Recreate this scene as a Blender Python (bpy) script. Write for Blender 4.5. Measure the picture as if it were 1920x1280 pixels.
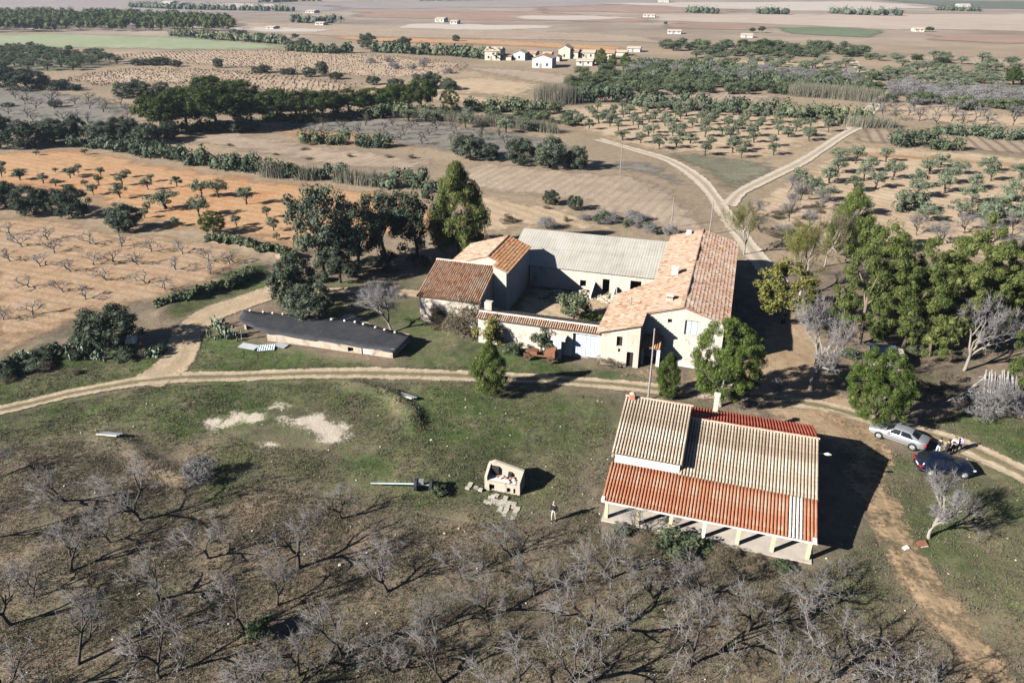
import bpy, bmesh, math, random
import numpy as np
from mathutils import Vector, Matrix
from mathutils.geometry import delaunay_2d_cdt

for o in list(bpy.data.objects):
    bpy.data.objects.remove(o)
SC = bpy.context.scene
COL = SC.collection
R = math.radians

# ------------------------------------------------------------------ camera, sky, sun, exposure
CAM_H, FPX, PITCH = 37.0, 1371.0, R(26.4)
cam_d = bpy.data.cameras.new('camera')
cam_d.sensor_width = 36.0
cam_d.lens = 36.0 * FPX / 1920.0
cam_d.clip_start, cam_d.clip_end = 0.5, 20000.0
cam = bpy.data.objects.new('camera', cam_d)
cam.location = (0, 0, CAM_H)
cam.rotation_euler = (R(90) - PITCH, 0, 0)
COL.objects.link(cam)
SC.camera = cam

SUN_EL, SUN_AZ = R(27.5), R(205.5)          # azimuth of the sun, counter-clockwise from +X
world = bpy.data.worlds.new('World')
SC.world = world
world.use_nodes = True
wn = world.node_tree.nodes
sky = wn.new('ShaderNodeTexSky')
sky.sky_type = 'NISHITA'
sky.sun_disc = False
sky.sun_elevation = SUN_EL
sky.sun_rotation = R(90) - SUN_AZ
sky.altitude = 600
sky.air_density = 0.45
sky.dust_density = 0.2
world.node_tree.links.new(sky.outputs[0], wn['Background'].inputs[0])
wn['Background'].inputs[1].default_value = 0.05

sun_d = bpy.data.lights.new('sun', 'SUN')
sun_d.energy = 5.0
sun_d.angle = R(0.5)
sun_d.color = (1.0, 0.965, 0.91)
sun = bpy.data.objects.new('sun', sun_d)
sdir = Vector((math.cos(SUN_AZ) * math.cos(SUN_EL), math.sin(SUN_AZ) * math.cos(SUN_EL), math.sin(SUN_EL)))
sun.rotation_euler = sdir.to_track_quat('Z', 'Y').to_euler()
sun.location = (-60, -30, 80)
COL.objects.link(sun)

SC.view_settings.view_transform = 'Standard'
SC.view_settings.look = 'None'
SC.view_settings.gamma = 1.0
SC.view_settings.use_curve_mapping = False
SC.view_settings.exposure = 1.1
SC.render.engine = 'CYCLES'
SC.cycles.max_bounces = 5
SC.cycles.diffuse_bounces = 0
SC.cycles.glossy_bounces = 2
SC.cycles.transmission_bounces = 2
SC.cycles.transparent_max_bounces = 24
SC.cycles.volume_bounces = 0
SC.cycles.use_denoising = True

# ------------------------------------------------------------------ helpers: survey of the ground
CP, SP = math.cos(PITCH), math.sin(PITCH)

def gx(px, py, z=0.0):
    """surveyed ground position of a point seen in the photograph (at height z)"""
    dx, dy = (px - 960) / FPX, -(py - 640) / FPX
    d = (dx, CP + dy * SP, -SP + dy * CP)
    t = (z - CAM_H) / d[2]
    return (t * d[0], t * d[1])

def depth_at(x, y, z=0.0):
    return y * CP + (CAM_H - z) * SP

def size_at(px, py, wpx, hpx):
    """metres for a width and a height measured in the photograph at a ground point"""
    x, y = gx(px, py)
    d = depth_at(x, y)
    w = wpx * d / FPX
    lo, hi = 0.0, 60.0
    for _ in range(40):
        m = (lo + hi) / 2
        q = CAM_H - m
        yy = 640 + FPX * (q * CP - y * SP) / (y * CP + q * SP)
        if py - yy < hpx:
            lo = m
        else:
            hi = m
    return w, lo

RNG = np.random.default_rng(7)
random.seed(7)

def vnoise(x, y, seed=0):
    """smooth value noise, wavelength about 1, range 0..1"""
    x = np.asarray(x, float); y = np.asarray(y, float)
    ix = np.floor(x).astype(np.int64); iy = np.floor(y).astype(np.int64)
    fx = x - ix; fy = y - iy
    fx = fx * fx * (3 - 2 * fx); fy = fy * fy * (3 - 2 * fy)
    def hsh(a, b):
        n = (a * 374761393 + b * 668265263 + seed * 982451653) & 0x7fffffff
        n = ((n ^ (n >> 13)) * 1274126177) & 0x7fffffff
        return ((n ^ (n >> 16)) & 0xffff) / 65535.0
    a = hsh(ix, iy); b = hsh(ix + 1, iy); c = hsh(ix, iy + 1); d = hsh(ix + 1, iy + 1)
    return (a * (1 - fx) + b * fx) * (1 - fy) + (c * (1 - fx) + d * fx) * fy

def fbm(x, y, seed=0, oct=3):
    s = 0; a = 0.5; t = 0
    for i in range(oct):
        s = s + a * vnoise(np.asarray(x) * 2 ** i, np.asarray(y) * 2 ** i, seed + i * 17); t += a; a *= 0.5
    return s / t

def seg_dist(x, y, pts):
    """distance to a polyline"""
    x = np.asarray(x, float); y = np.asarray(y, float)
    best = np.full(x.shape, 1e9)
    for (ax, ay), (bx, by) in zip(pts[:-1], pts[1:]):
        vx, vy = bx - ax, by - ay
        L2 = vx * vx + vy * vy + 1e-9
        t = np.clip(((x - ax) * vx + (y - ay) * vy) / L2, 0, 1)
        best = np.minimum(best, np.hypot(x - ax - t * vx, y - ay - t * vy))
    return best

def in_poly(x, y, poly):
    x = np.asarray(x, float); y = np.asarray(y, float)
    inside = np.zeros(x.shape, bool)
    n = len(poly)
    for i in range(n):
        x1, y1 = poly[i]; x2, y2 = poly[(i + 1) % n]
        cond = (y1 > y) != (y2 > y)
        xi = (x2 - x1) * (y - y1) / (y2 - y1 + 1e-12) + x1
        inside ^= cond & (x < xi)
    return inside

def poly_soft(x, y, poly, soft):
    d = seg_dist(x, y, list(poly) + [poly[0]])
    ins = in_poly(x, y, poly)
    sd = np.where(ins, d, -d)
    return np.clip(0.5 + sd / (2 * soft), 0, 1)

PX = lambda pts: [gx(*p) for p in pts]

BERMS = [  # polyline in the photograph, height, half width
    ([(665, 722), (705, 730), (748, 752), (772, 775), (780, 800)], 0.55, 0.8),
    ([(190, 822), (245, 838), (290, 880), (345, 893)], 0.5, 0.8),
    ([(0, 690), (90, 655), (170, 640)], 0.7, 1.6),
    ([(300, 590), (400, 552), (480, 508)], 0.5, 1.6),
    ([(1040, 655), (975, 665), (900, 650)], 0.15, 1.0),
    ([(420, 452), (500, 472), (560, 480)], 0.6, 1.6),
]
BERMS_W = [(PX(p), a, w) for p, a, w in BERMS]

def terrain(x, y):
    x = np.asarray(x, float); y = np.asarray(y, float)
    h = 0.30 * (vnoise(x / 7.0, y / 7.0, 3) - 0.5) * np.clip((100 - y) / 20, 0, 1)
    h = h * np.clip((np.hypot((x - 15.5) / 1.15, y - 47.5) - 9.5) / 4, 0, 1)     # level ground round the porch house
    flat = np.clip(((np.hypot(x - 6, (y - 82) * 1.0)) - 32) / 25, 0, 1) * np.clip((480 - y) / 200, 0, 1)
    h = h + 1.1 * (fbm(x / 60.0, y / 60.0, 5, 2) - 0.5) * flat * np.clip((y - 70) / 30, 0, 1)
    for pts, a, w in BERMS_W:
        d = seg_dist(x, y, pts)
        h = h + a * np.exp(-(d / w) ** 2) * (0.55 + 0.9 * vnoise(x / 1.7, y / 1.7, 9))
    return h

def th(x, y):
    return float(terrain(np.array([x]), np.array([y]))[0])

# ------------------------------------------------------------------ helpers: objects
def tag(o, label=None, cat=None, group=None, kind=None):
    if label: o['label'] = label
    if cat: o['category'] = cat
    if group: o['group'] = group
    if kind: o['kind'] = kind
    return o

def empty(name, loc=(0, 0, 0), rz=0.0):
    o = bpy.data.objects.new(name, None)
    o.location = loc; o.rotation_euler = (0, 0, rz); o.empty_display_size = 0.3
    COL.objects.link(o)
    return o

def link(name, me, mat=None, parent=None, loc=None, rot=None, scale=None):
    if mat is not None and len(me.materials) == 0:
        me.materials.append(mat)
    o = bpy.data.objects.new(name, me)
    COL.objects.link(o)
    if parent is not None: o.parent = parent
    if loc is not None: o.location = loc
    if rot is not None: o.rotation_euler = rot
    if scale is not None: o.scale = scale
    return o

def np_mesh(name, V, Fq, smooth=False):
    """mesh from numpy arrays: V (n,3); Fq list of arrays (m,3) or (m,4)"""
    me = bpy.data.meshes.new(name)
    V = np.ascontiguousarray(V, dtype=np.float32)
    if not isinstance(Fq, (list, tuple)): Fq = [Fq]
    Fq = [np.asarray(f, dtype=np.int32) for f in Fq if len(f)]
    nl = sum(f.size for f in Fq); npoly = sum(len(f) for f in Fq)
    me.vertices.add(len(V)); me.vertices.foreach_set('co', V.ravel())
    me.loops.add(nl); me.polygons.add(npoly)
    me.loops.foreach_set('vertex_index', np.concatenate([f.ravel() for f in Fq]))
    starts = []; c = 0
    for f in Fq:
        starts.append(np.arange(len(f)) * f.shape[1] + c); c += f.size
    me.polygons.foreach_set('loop_start', np.concatenate(starts).astype(np.int32))
    if smooth: me.polygons.foreach_set('use_smooth', np.ones(npoly, bool))
    me.update(calc_edges=True)
    return me

class MB:
    """collects simple shapes into one mesh"""
    def __init__(s): s.v = []; s.f = []
    def add(s, vs, fs):
        b = len(s.v); s.v += [tuple(p) for p in vs]; s.f += [tuple(i + b for i in f) for f in fs]; return s
    def box(s, x0, x1, y0, y1, z0, z1):
        return s.add([(x0, y0, z0), (x1, y0, z0), (x1, y1, z0), (x0, y1, z0), (x0, y0, z1), (x1, y0, z1), (x1, y1, z1), (x0, y1, z1)],
                     [(3, 2, 1, 0), (4, 5, 6, 7), (0, 1, 5, 4), (1, 2, 6, 5), (2, 3, 7, 6), (3, 0, 4, 7)])
    def prism(s, poly, z0, z1):
        """poly: list of (x,y) counter-clockwise; z0/z1 a number or a list per vertex"""
        n = len(poly)
        z0 = z0 if isinstance(z0, (list, tuple)) else [z0] * n
        z1 = z1 if isinstance(z1, (list, tuple)) else [z1] * n
        vs = [(p[0], p[1], a) for p, a in zip(poly, z0)] + [(p[0], p[1], a) for p, a in zip(poly, z1)]
        fs = [tuple(range(n))[::-1], tuple(range(n, 2 * n))] + [(i, (i + 1) % n, n + (i + 1) % n, n + i) for i in range(n)]
        return s.add(vs, fs)
    def slab(s, quad, t):
        """a sloping sheet of four corners with thickness t below"""
        a = [Vector(q) for q in quad]
        nrm = (a[1] - a[0]).cross(a[2] - a[0]).normalized()
        if nrm.z < 0: nrm = -nrm; a = a[::-1]
        n = len(a)
        vs = [tuple(q) for q in a] + [tuple(q - nrm * t) for q in a]
        return s.add(vs, [tuple(range(n)), tuple(range(2 * n - 1, n - 1, -1))] + [(i, n + i, n + (i + 1) % n, (i + 1) % n) for i in range(n)])
    def tube(s, pts, radii, n=6, cap=True):
        pts = [Vector(p) for p in pts]
        if not isinstance(radii, (list, tuple)): radii = [radii] * len(pts)
        rings = []
        b0 = len(s.v)
        for i, p in enumerate(pts):
            d = (pts[min(i + 1, len(pts) - 1)] - pts[max(i - 1, 0)])
            d = d.normalized() if d.length > 1e-9 else Vector((0, 0, 1))
            a = d.cross(Vector((0, 0, 1)))
            if a.length < 0.05: a = d.cross(Vector((1, 0, 0)))
            a.normalize(); c = d.cross(a)
            for k in range(n):
                t = 2 * math.pi * k / n
                s.v.append(tuple(p + (a * math.cos(t) + c * math.sin(t)) * radii[i]))
        for i in range(len(pts) - 1):
            for k in range(n):
                s.f.append((b0 + i * n + k, b0 + i * n + (k + 1) % n, b0 + (i + 1) * n + (k + 1) % n, b0 + (i + 1) * n + k))
        if cap:
            s.f.append(tuple(b0 + k for k in range(n))[::-1])
            s.f.append(tuple(b0 + (len(pts) - 1) * n + k for k in range(n)))
        return s
    def cyl(s, c, r, h, n=12, axis='z'):
        c = Vector(c)
        d = {'x': Vector((h / 2, 0, 0)), 'y': Vector((0, h / 2, 0)), 'z': Vector((0, 0, h / 2))}[axis]
        return s.tube([c - d, c + d], r, n)
    def mesh(s, name, smooth=False):
        me = bpy.data.meshes.new(name); me.from_pydata(s.v, [], s.f); me.update()
        if smooth: me.polygons.foreach_set('use_smooth', [True] * len(me.polygons))
        return me
    def build(s, name, mat, parent=None, smooth=False, **k):
        return link(name, s.mesh(name, smooth), mat, parent, **k)

# ------------------------------------------------------------------ helpers: materials
MATS = {}
class NT:
    def __init__(s, name):
        s.m = bpy.data.materials.new(name); s.m.use_nodes = True
        s.t = s.m.node_tree; s.n = s.t.nodes
        s.n.clear()
        s.out = s.n.new('ShaderNodeOutputMaterial')
        MATS[name] = s.m
    def node(s, typ, **kw):
        n = s.n.new(typ)
        for k, v in kw.items():
            setattr(n, k, v)
        return n
    def set(s, n, name, v):
        if hasattr(v, 'node') or isinstance(v, bpy.types.NodeSocket): s.t.links.new(v, n.inputs[name])
        else: n.inputs[name].default_value = v
    def noise(s, vec, scale, detail=3, rough=0.6, dist=0.0):
        n = s.node('ShaderNodeTexNoise'); s.set(n, 'Vector', vec); n.inputs['Scale'].default_value = scale
        n.inputs['Detail'].default_value = detail; n.inputs['Roughness'].default_value = rough; n.inputs['Distortion'].default_value = dist
        return n.outputs[0]
    def math(s, op, a, b=0.0, clamp=False):
        n = s.node('ShaderNodeMath', operation=op, use_clamp=clamp)
        s.set(n, 0, a); s.set(n, 1, b)
        return n.outputs[0]
    def ramp(s, f, stops, interp='LINEAR'):
        n = s.node('ShaderNodeValToRGB'); s.set(n, 0, f)
        cr = n.color_ramp; cr.interpolation = interp
        while len(cr.elements) < len(stops): cr.elements.new(0.5)
        for e, (p, c) in zip(cr.elements, stops):
            e.position = p; e.color = (c[0], c[1], c[2], 1) if isinstance(c, (tuple, list)) else (c, c, c, 1)
        return n.outputs[0]
    def step(s, f, lo, hi):
        n = s.node('ShaderNodeMapRange', interpolation_type='SMOOTHSTEP'); s.set(n, 0, f)
        n.inputs[1].default_value = lo; n.inputs[2].default_value = hi
        return n.outputs[0]
    def mix(s, f, a, b, blend='MIX'):
        n = s.node('ShaderNodeMix', data_type='RGBA', blend_type=blend)
        s.set(n, 0, f)
        for idx, v in ((6, a), (7, b)):
            if isinstance(v, bpy.types.NodeSocket): s.t.links.new(v, n.inputs[idx])
            else: n.inputs[idx].default_value = (v[0], v[1], v[2], 1)
        return n.outputs[2]
    def attr(s, name):
        return s.node('ShaderNodeAttribute', attribute_name=name).outputs['Fac']
    def obj_co(s): return s.node('ShaderNodeTexCoord').outputs['Object']
    def world_co(s): return s.node('ShaderNodeNewGeometry').outputs['Position']
    def bump(s, h, strength=0.5, dist=0.1):
        n = s.node('ShaderNodeBump'); s.set(n, 'Height', h); n.inputs['Strength'].default_value = strength; n.inputs['Distance'].default_value = dist
        return n.outputs[0]
    def bsdf(s, col, rough=0.85, bump=None, metal=0.0, spec=0.3, alpha=None, trans=None):
        p = s.node('ShaderNodeBsdfPrincipled')
        s.set(p, 'Base Color', col if isinstance(col, bpy.types.NodeSocket) else (col[0], col[1], col[2], 1))
        s.set(p, 'Roughness', rough); s.set(p, 'Metallic', metal)
        p.inputs['Specular IOR Level'].default_value = spec
        if bump is not None: s.t.links.new(bump, p.inputs['Normal'])
        sh = p.outputs[0]
        if trans:
            tr = s.node('ShaderNodeBsdfTranslucent')
            s.set(tr, 'Color', col if isinstance(col, bpy.types.NodeSocket) else (col[0], col[1], col[2], 1))
            mx = s.node('ShaderNodeMixShader'); mx.inputs[0].default_value = trans
            s.t.links.new(sh, mx.inputs[1]); s.t.links.new(tr.outputs[0], mx.inputs[2]); sh = mx.outputs[0]
        if alpha is not None:
            tp = s.node('ShaderNodeBsdfTransparent'); mx = s.node('ShaderNodeMixShader')
            s.set(mx, 0, alpha)
            s.t.links.new(tp.outputs[0], mx.inputs[1]); s.t.links.new(sh, mx.inputs[2]); sh = mx.outputs[0]
        s.t.links.new(sh, s.out.inputs[0])
        return s.m

def mat_plain(name, col, rough=0.8, var=0.12, scale=3.0, metal=0.0, spec=0.3, bump=0.0):
    if name in MATS: return MATS[name]
    t = NT(name); co = t.obj_co()
    n = t.noise(co, scale, 4)
    f = t.ramp(n, [(0.25, tuple(c * (1 - var) for c in col)), (0.75, tuple(min(1, c * (1 + var)) for c in col))])
    return t.bsdf(f, rough, t.bump(n, bump, 0.05) if bump else None, metal, spec)

def mat_foliage(name, dark, mid, light, trans=0.12):
    t = NT(name)
    g = t.node('ShaderNodeNewGeometry'); oi = t.node('ShaderNodeObjectInfo')
    f = t.math('ADD', t.math('MULTIPLY', g.outputs['Random Per Island'], 0.65), t.math('MULTIPLY', oi.outputs['Random'], 0.35))
    c = t.ramp(f, [(0.08, dark), (0.5, mid), (0.92, light)])
    return t.bsdf(c, 0.75, None, 0, 0.15, trans=trans)

def mat_bark(name, a, b):
    t = NT(name); oi = t.node('ShaderNodeObjectInfo')
    n = t.noise(t.obj_co(), 6, 3)
    c = t.mix(t.math('ADD', t.math('MULTIPLY', n, 0.6), t.math('MULTIPLY', oi.outputs['Random'], 0.4)), a, b)
    return t.bsdf(c, 0.9, None, 0, 0.1)

def mat_plaster(name, col, stain, amount=0.5):
    """limewashed wall with stains and patches"""
    t = NT(name); co = t.obj_co()
    big = t.noise(co, 0.45, 5, 0.65, 0.6); fine = t.noise(co, 5.0, 4)
    sc = t.node('ShaderNodeMapping'); t.set(sc, 'Vector', co); sc.inputs['Scale'].default_value = (2.2, 2.2, 0.25)
    run = t.noise(sc.outputs[0], 1.4, 4)
    f = t.math('MULTIPLY', t.step(t.math('ADD', t.math('MULTIPLY', big, 0.65), t.math('MULTIPLY', run, 0.45)), 0.5, 0.75), amount)
    c = t.mix(f, col, stain)
    c = t.mix(t.math('MULTIPLY', t.step(t.noise(co, 0.9, 6, 0.7, 0.8), 0.60, 0.66), amount), c, tuple(x * 0.72 for x in stain))
    c = t.mix(t.step(fine, 0.3, 0.8), c, tuple(x * 0.86 for x in col), 'MIX') if False else c
    h = t.math('ADD', t.math('MULTIPLY', fine, 0.6), big)
    return t.bsdf(c, 0.9, t.bump(h, 0.35, 0.06), 0, 0.15)

def mat_tile(name, stops, lichen=None, lich_amt=0.3):
    """fired roof tiles: every tile its own tone, lichen in patches"""
    t = NT(name)
    g = t.node('ShaderNodeNewGeometry'); oi = t.node('ShaderNodeObjectInfo')
    f = t.math('ADD', t.math('MULTIPLY', g.outputs['Random Per Island'], 0.7), t.math('MULTIPLY', oi.outputs['Random'], 0.3))
    c = t.ramp(f, stops)
    w = t.world_co()
    n = t.noise(w, 0.55, 5, 0.65)
    fine = t.noise(w, 9.0, 3)
    if lichen:
        c = t.mix(t.math('MULTIPLY', t.step(t.math('ADD', t.math('MULTIPLY', n, 0.7), t.math('MULTIPLY', fine, 0.3)), 0.46, 0.62), lich_amt), c, lichen)
    c = t.mix(t.math('MULTIPLY', t.step(fine, 0.35, 0.8), 0.25), c, tuple(x * 0.55 for x in stops[0][1]))
    return t.bsdf(c, 0.88, t.bump(fine, 0.3, 0.02), 0, 0.15)

# ------------------------------------------------------------------ ground
def grow(start, first, rate, end):
    out = [start]; st = first
    while out[-1] < end:
        out.append(out[-1] + st); st *= rate
    return out[1:]

def make_ground():
    xr = grow(66, 0.6, 1.07, 9000)
    xs = np.array([-a for a in xr[::-1]] + list(np.arange(-66, 66.01, 0.5)) + xr)
    ys = np.array([-400, -120, -30, 0, 10] + list(np.arange(15, 92.01, 0.5)) + grow(92, 0.55, 1.021, 9000))
    X, Y = np.meshgrid(xs, ys)
    Z = terrain(X, Y)
    nx, ny = len(xs), len(ys)
    V = np.stack([X.ravel(), Y.ravel(), Z.ravel()], 1)
    i = np.arange(nx * ny).reshape(ny, nx)
    Q = np.stack([i[:-1, :-1].ravel(), i[:-1, 1:].ravel(), i[1:, 1:].ravel(), i[1:, :-1].ravel()], 1)
    me = np_mesh('ground', V, Q, True)
    x, y = X.ravel(), Y.ravel()
    n1 = fbm(x / 6, y / 6, 21, 3) - 0.5
    green = np.zeros(len(x)) + 0.25
    for poly, val, soft in [
        ([(360, 690), (372, 640), (470, 655), (740, 690), (890, 680), (1040, 680), (1190, 704), (1100, 716), (880, 702), (450, 702)], 0.95, 1.5),
        ([(-60, 715), (60, 690), (150, 660), (320, 660), (310, 700), (200, 725), (-60, 780)], 1.0, 1.5),
        ([(-60, 790), (150, 745), (300, 722), (600, 712), (880, 716), (1130, 745), (1160, 830), (1120, 950), (900, 985), (640, 930), (420, 900), (330, 850), (150, 820), (-60, 860)], 0.85, 3.0),
        ([(800, 740), (1120, 760), (1100, 820), (900, 850), (780, 820)], 1.15, 3.0),
        ([(1655, 900), (1980, 860), (1980, 1200), (1790, 1180), (1690, 1010)], 0.85, 2.5),
        ([(1740, 790), (1980, 880), (1980, 800), (1800, 770)], 1.1, 1.5),
        ([(1570, 850), (1740, 850), (1720, 930), (1640, 950)], 0.8, 1.5),
        ([(1100, 1130), (1250, 1120), (1220, 1220), (1080, 1200)], 0.7, 2.5),
        ([(1500, 1090), (1640, 1010), (1700, 1120), (1600, 1160)], 0.75, 2.0),
        ([(300, 560), (490, 490), (520, 540), (420, 565), (330, 600)], 1.0, 1.0),
        ([(600, 520), (790, 520), (790, 545), (600, 545)], 0.7, 1.5),
        ([(720, 640), (790, 600), (900, 640), (1040, 660), (1040, 690), (740, 700)], 0.9, 1.5),
        ([(380, 600), (470, 640), (740, 690), (740, 700), (380, 690)], 0.95, 1.2),
        ([(560, 560), (790, 560), (790, 615), (600, 610)], 0.8, 1.5),
    ]:
        m = poly_soft(x, y, PX(poly), soft)
        green = green * (1 - m) + val * m
    green += n1 * 0.9
    sand = np.zeros(len(x))
    for poly, val, soft in [
        ([(1380, 690), (1480, 640), (1580, 740), (1700, 780), (1600, 850), (1480, 790), (1380, 740)], 0.9, 2.0),
        ([(1290, 700), (1400, 660), (1480, 560), (1520, 560), (1560, 700), (1400, 760), (1280, 745)], 0.8, 1.5),
        ([(1140, 690), (1300, 680), (1300, 720), (1150, 715)], 0.5, 1.5),
        ([(1500, 1110), (1700, 1090), (1740, 1260), (1560, 1290)], 0.35, 4.0),
    ]:
        sand = np.maximum(sand, val * poly_soft(x, y, PX(poly), soft))
    bare = np.zeros(len(x))
    for poly, soft in [
        ([(370, 795), (395, 775), (415, 800), (440, 770), (490, 768), (520, 758), (570, 765), (600, 775), (605, 790), (660, 795), (655, 815), (615, 840), (600, 850), (590, 805), (545, 800), (500, 790), (450, 788), (400, 805)], 0.9),
        ([(475, 825), (500, 820), (530, 832), (525, 840), (490, 838)], 0.5),
        ([(620, 600), (660, 590), (700, 612), (690, 640)], 0.6),
    ]:
        bare = np.maximum(bare, poly_soft(x, y, PX(poly), soft))
    bare = np.clip(bare * (0.35 + 3.0 * (fbm(x / 2.2, y / 2.2, 61, 3) - 0.28)), 0, 1.2)
    far = np.clip((y - 95) / 10, 0, 1)
    # behind the farm and on both sides of it the open country starts earlier
    far = np.maximum(far, 1 - np.clip((PXY(x, y) - 470) / 45, 0, 1))
    for nme, a in (('green', green), ('sand', sand), ('bare', bare), ('far', far)):
        at = me.attributes.new(nme, 'FLOAT', 'POINT'); at.data.foreach_set('value', a.astype(np.float32))
    t = NT('ground')
    w = t.world_co()
    fine = t.noise(w, 6.0, 4, 0.75); mid = t.noise(w, 0.85, 5, 0.7); big = t.noise(w, 0.16, 3, 0.6)
    speck = t.noise(w, 9.0, 2, 0.6)
    mixn = t.math('ADD', t.math('ADD', t.math('MULTIPLY', fine, 0.42), t.math('MULTIPLY', mid, 0.48)), t.math('MULTIPLY', t.math('SUBTRACT', big, 0.4), 0.35))
    scrub = t.ramp(mixn, [(0.34, (0.085, 0.07, 0.05)), (0.45, (0.165, 0.132, 0.096)), (0.55, (0.25, 0.198, 0.142)), (0.68, (0.41, 0.315, 0.22))])
    redd = t.mix(t.math('MULTIPLY', t.step(big, 0.45, 0.65), 0.4), scrub, (0.225, 0.15, 0.098))
    grass = t.ramp(mixn, [(0.34, (0.035, 0.046, 0.02)), (0.44, (0.08, 0.094, 0.042)), (0.54, (0.135, 0.143, 0.068)), (0.66, (0.25, 0.222, 0.125))])
    c = t.mix(t.step(t.math('ADD', t.attr('green'), t.math('MULTIPLY', t.math('SUBTRACT', mid, 0.5), 1.3)), 0.2, 0.95), redd, grass)
    c = t.mix(t.math('MULTIPLY', t.step(t.noise(w, 0.33, 4, 0.7), 0.52, 0.66), 0.55), c, redd)
    c = t.mix(t.math('MULTIPLY', t.step(t.math('ADD', t.attr('green'), t.math('MULTIPLY', t.math('SUBTRACT', t.noise(w, 0.22, 4, 0.65), 0.5), 2.4)), 0.75, 1.25), 0.75), c, t.ramp(mixn, [(0.34, (0.03, 0.055, 0.016)), (0.46, (0.068, 0.108, 0.03)), (0.6, (0.13, 0.165, 0.055))]))
    sandc = t.ramp(mixn, [(0.3, (0.22, 0.15, 0.09)), (0.5, (0.37, 0.265, 0.165)), (0.7, (0.47, 0.36, 0.24))])
    c = t.mix(t.step(t.math('ADD', t.attr('sand'), t.math('MULTIPLY', t.math('SUBTRACT', mixn, 0.5), 1.6)), 0.3, 0.65), c, sandc)
    barec = t.ramp(mixn, [(0.3, (0.44, 0.37, 0.28)), (0.6, (0.57, 0.5, 0.4))])
    c = t.mix(t.step(t.math('ADD', t.attr('bare'), t.math('MULTIPLY', t.math('SUBTRACT', mixn, 0.5), 3.4)), 0.35, 0.85), c, barec)
    big2 = t.noise(w, 0.02, 4, 0.6)
    farc = t.ramp(t.math('ADD', t.math('MULTIPLY', mid, 0.5), t.math('MULTIPLY', big2, 0.5)), [(0.3, (0.15, 0.13, 0.09)), (0.46, (0.27, 0.21, 0.145)), (0.6, (0.38, 0.285, 0.19)), (0.78, (0.5, 0.40, 0.28))])
    sep = t.node('ShaderNodeSeparateXYZ'); t.set(sep, 0, w)
    plain = t.ramp(t.math('ADD', t.math('MULTIPLY', t.noise(w, 0.006, 4, 0.6), 0.7), t.math('MULTIPLY', big2, 0.3)), [(0.35, (0.20, 0.16, 0.13)), (0.5, (0.30, 0.24, 0.19)), (0.65, (0.40, 0.325, 0.265))])
    farc = t.mix(t.step(t.math('ADD', sep.outputs[1], t.math('MULTIPLY', big2, 200.0)), 480, 800), farc, plain)
    c = t.mix(t.step(t.math('ADD', t.attr('far'), t.math('MULTIPLY', t.math('SUBTRACT', mid, 0.5), 0.8)), 0.3, 0.7), c, farc)
    c = t.mix(t.math('MULTIPLY', t.step(speck, 0.70, 0.76), 0.6), c, (0.42, 0.38, 0.31))
    hgt = t.math('ADD', t.math('MULTIPLY', fine, 0.6), t.math('MULTIPLY', mid, 1.0))
    m = t.bsdf(c, 0.95, t.bump(hgt, 0.7, 0.16), 0, 0.1)
    o = link('ground', me, m); tag(o, kind='structure')
    return o

def PXY(x, y):
    """row of the photograph in which a ground point lies (used only to split near and far country on the map)"""
    x = np.asarray(x, float); y = np.maximum(np.asarray(y, float), 5.0)
    return 640 + FPX * (CAM_H * CP - y * SP) / (y * CP + CAM_H * SP)

make_ground()

# ------------------------------------------------------------------ fields and tracks (sheets laid on the ground)
def soil_mat(name, a, b, c2=None, patch=None, bump=0.5, rows=None, sc=1.0):
    t = NT(name); w = t.world_co()
    n = t.noise(w, 1.5 * sc, 4, 0.7); m = t.noise(w, 0.28 * sc, 4, 0.6); g = t.noise(w, 0.045 * sc, 3, 0.6)
    f = t.math('ADD', t.math('ADD', t.math('MULTIPLY', n, 0.35), t.math('MULTIPLY', m, 0.35)), t.math('MULTIPLY', g, 0.3))
    st = [(0.36, a), (0.60, b)]
    if c2: st = [(0.32, a), (0.5, b), (0.68, c2)]
    col = t.ramp(f, st)
    if patch:
        col = t.mix(t.math('MULTIPLY', t.step(t.math('ADD', t.math('MULTIPLY', g, 0.6), t.math('MULTIPLY', m, 0.4)), 0.48, 0.62), 0.8), col, patch)
    h = t.math('ADD', n, m)
    if rows:
        ang, spacing, dark, amt = rows if len(rows) == 4 else tuple(rows) + (0.75,)
        mp = t.node('ShaderNodeMapping'); t.set(mp, 'Vector', w); mp.inputs['Rotation'].default_value = (0, 0, ang)
        wv = t.node('ShaderNodeTexWave', wave_type='BANDS', bands_direction='X')
        t.set(wv, 'Vector', mp.outputs[0]); wv.inputs['Scale'].default_value = 0.314 / spacing; wv.inputs['Distortion'].default_value = 0.6; wv.inputs['Detail'].default_value = 1
        col = t.mix(t.math('MULTIPLY', t.step(t.math('ADD', wv.outputs['Fac'], t.math('MULTIPLY', t.math('SUBTRACT', n, 0.5), 0.9)), 0.5, 0.9), amt), col, dark)
    al = t.step(t.math('ADD', t.attr('edge'), t.math('MULTIPLY', t.math('SUBTRACT', m, 0.5), 1.5)), 0.05, 0.75)
    return t.bsdf(col, 0.95, t.bump(h, bump, 0.25), 0, 0.1, alpha=al)

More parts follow.
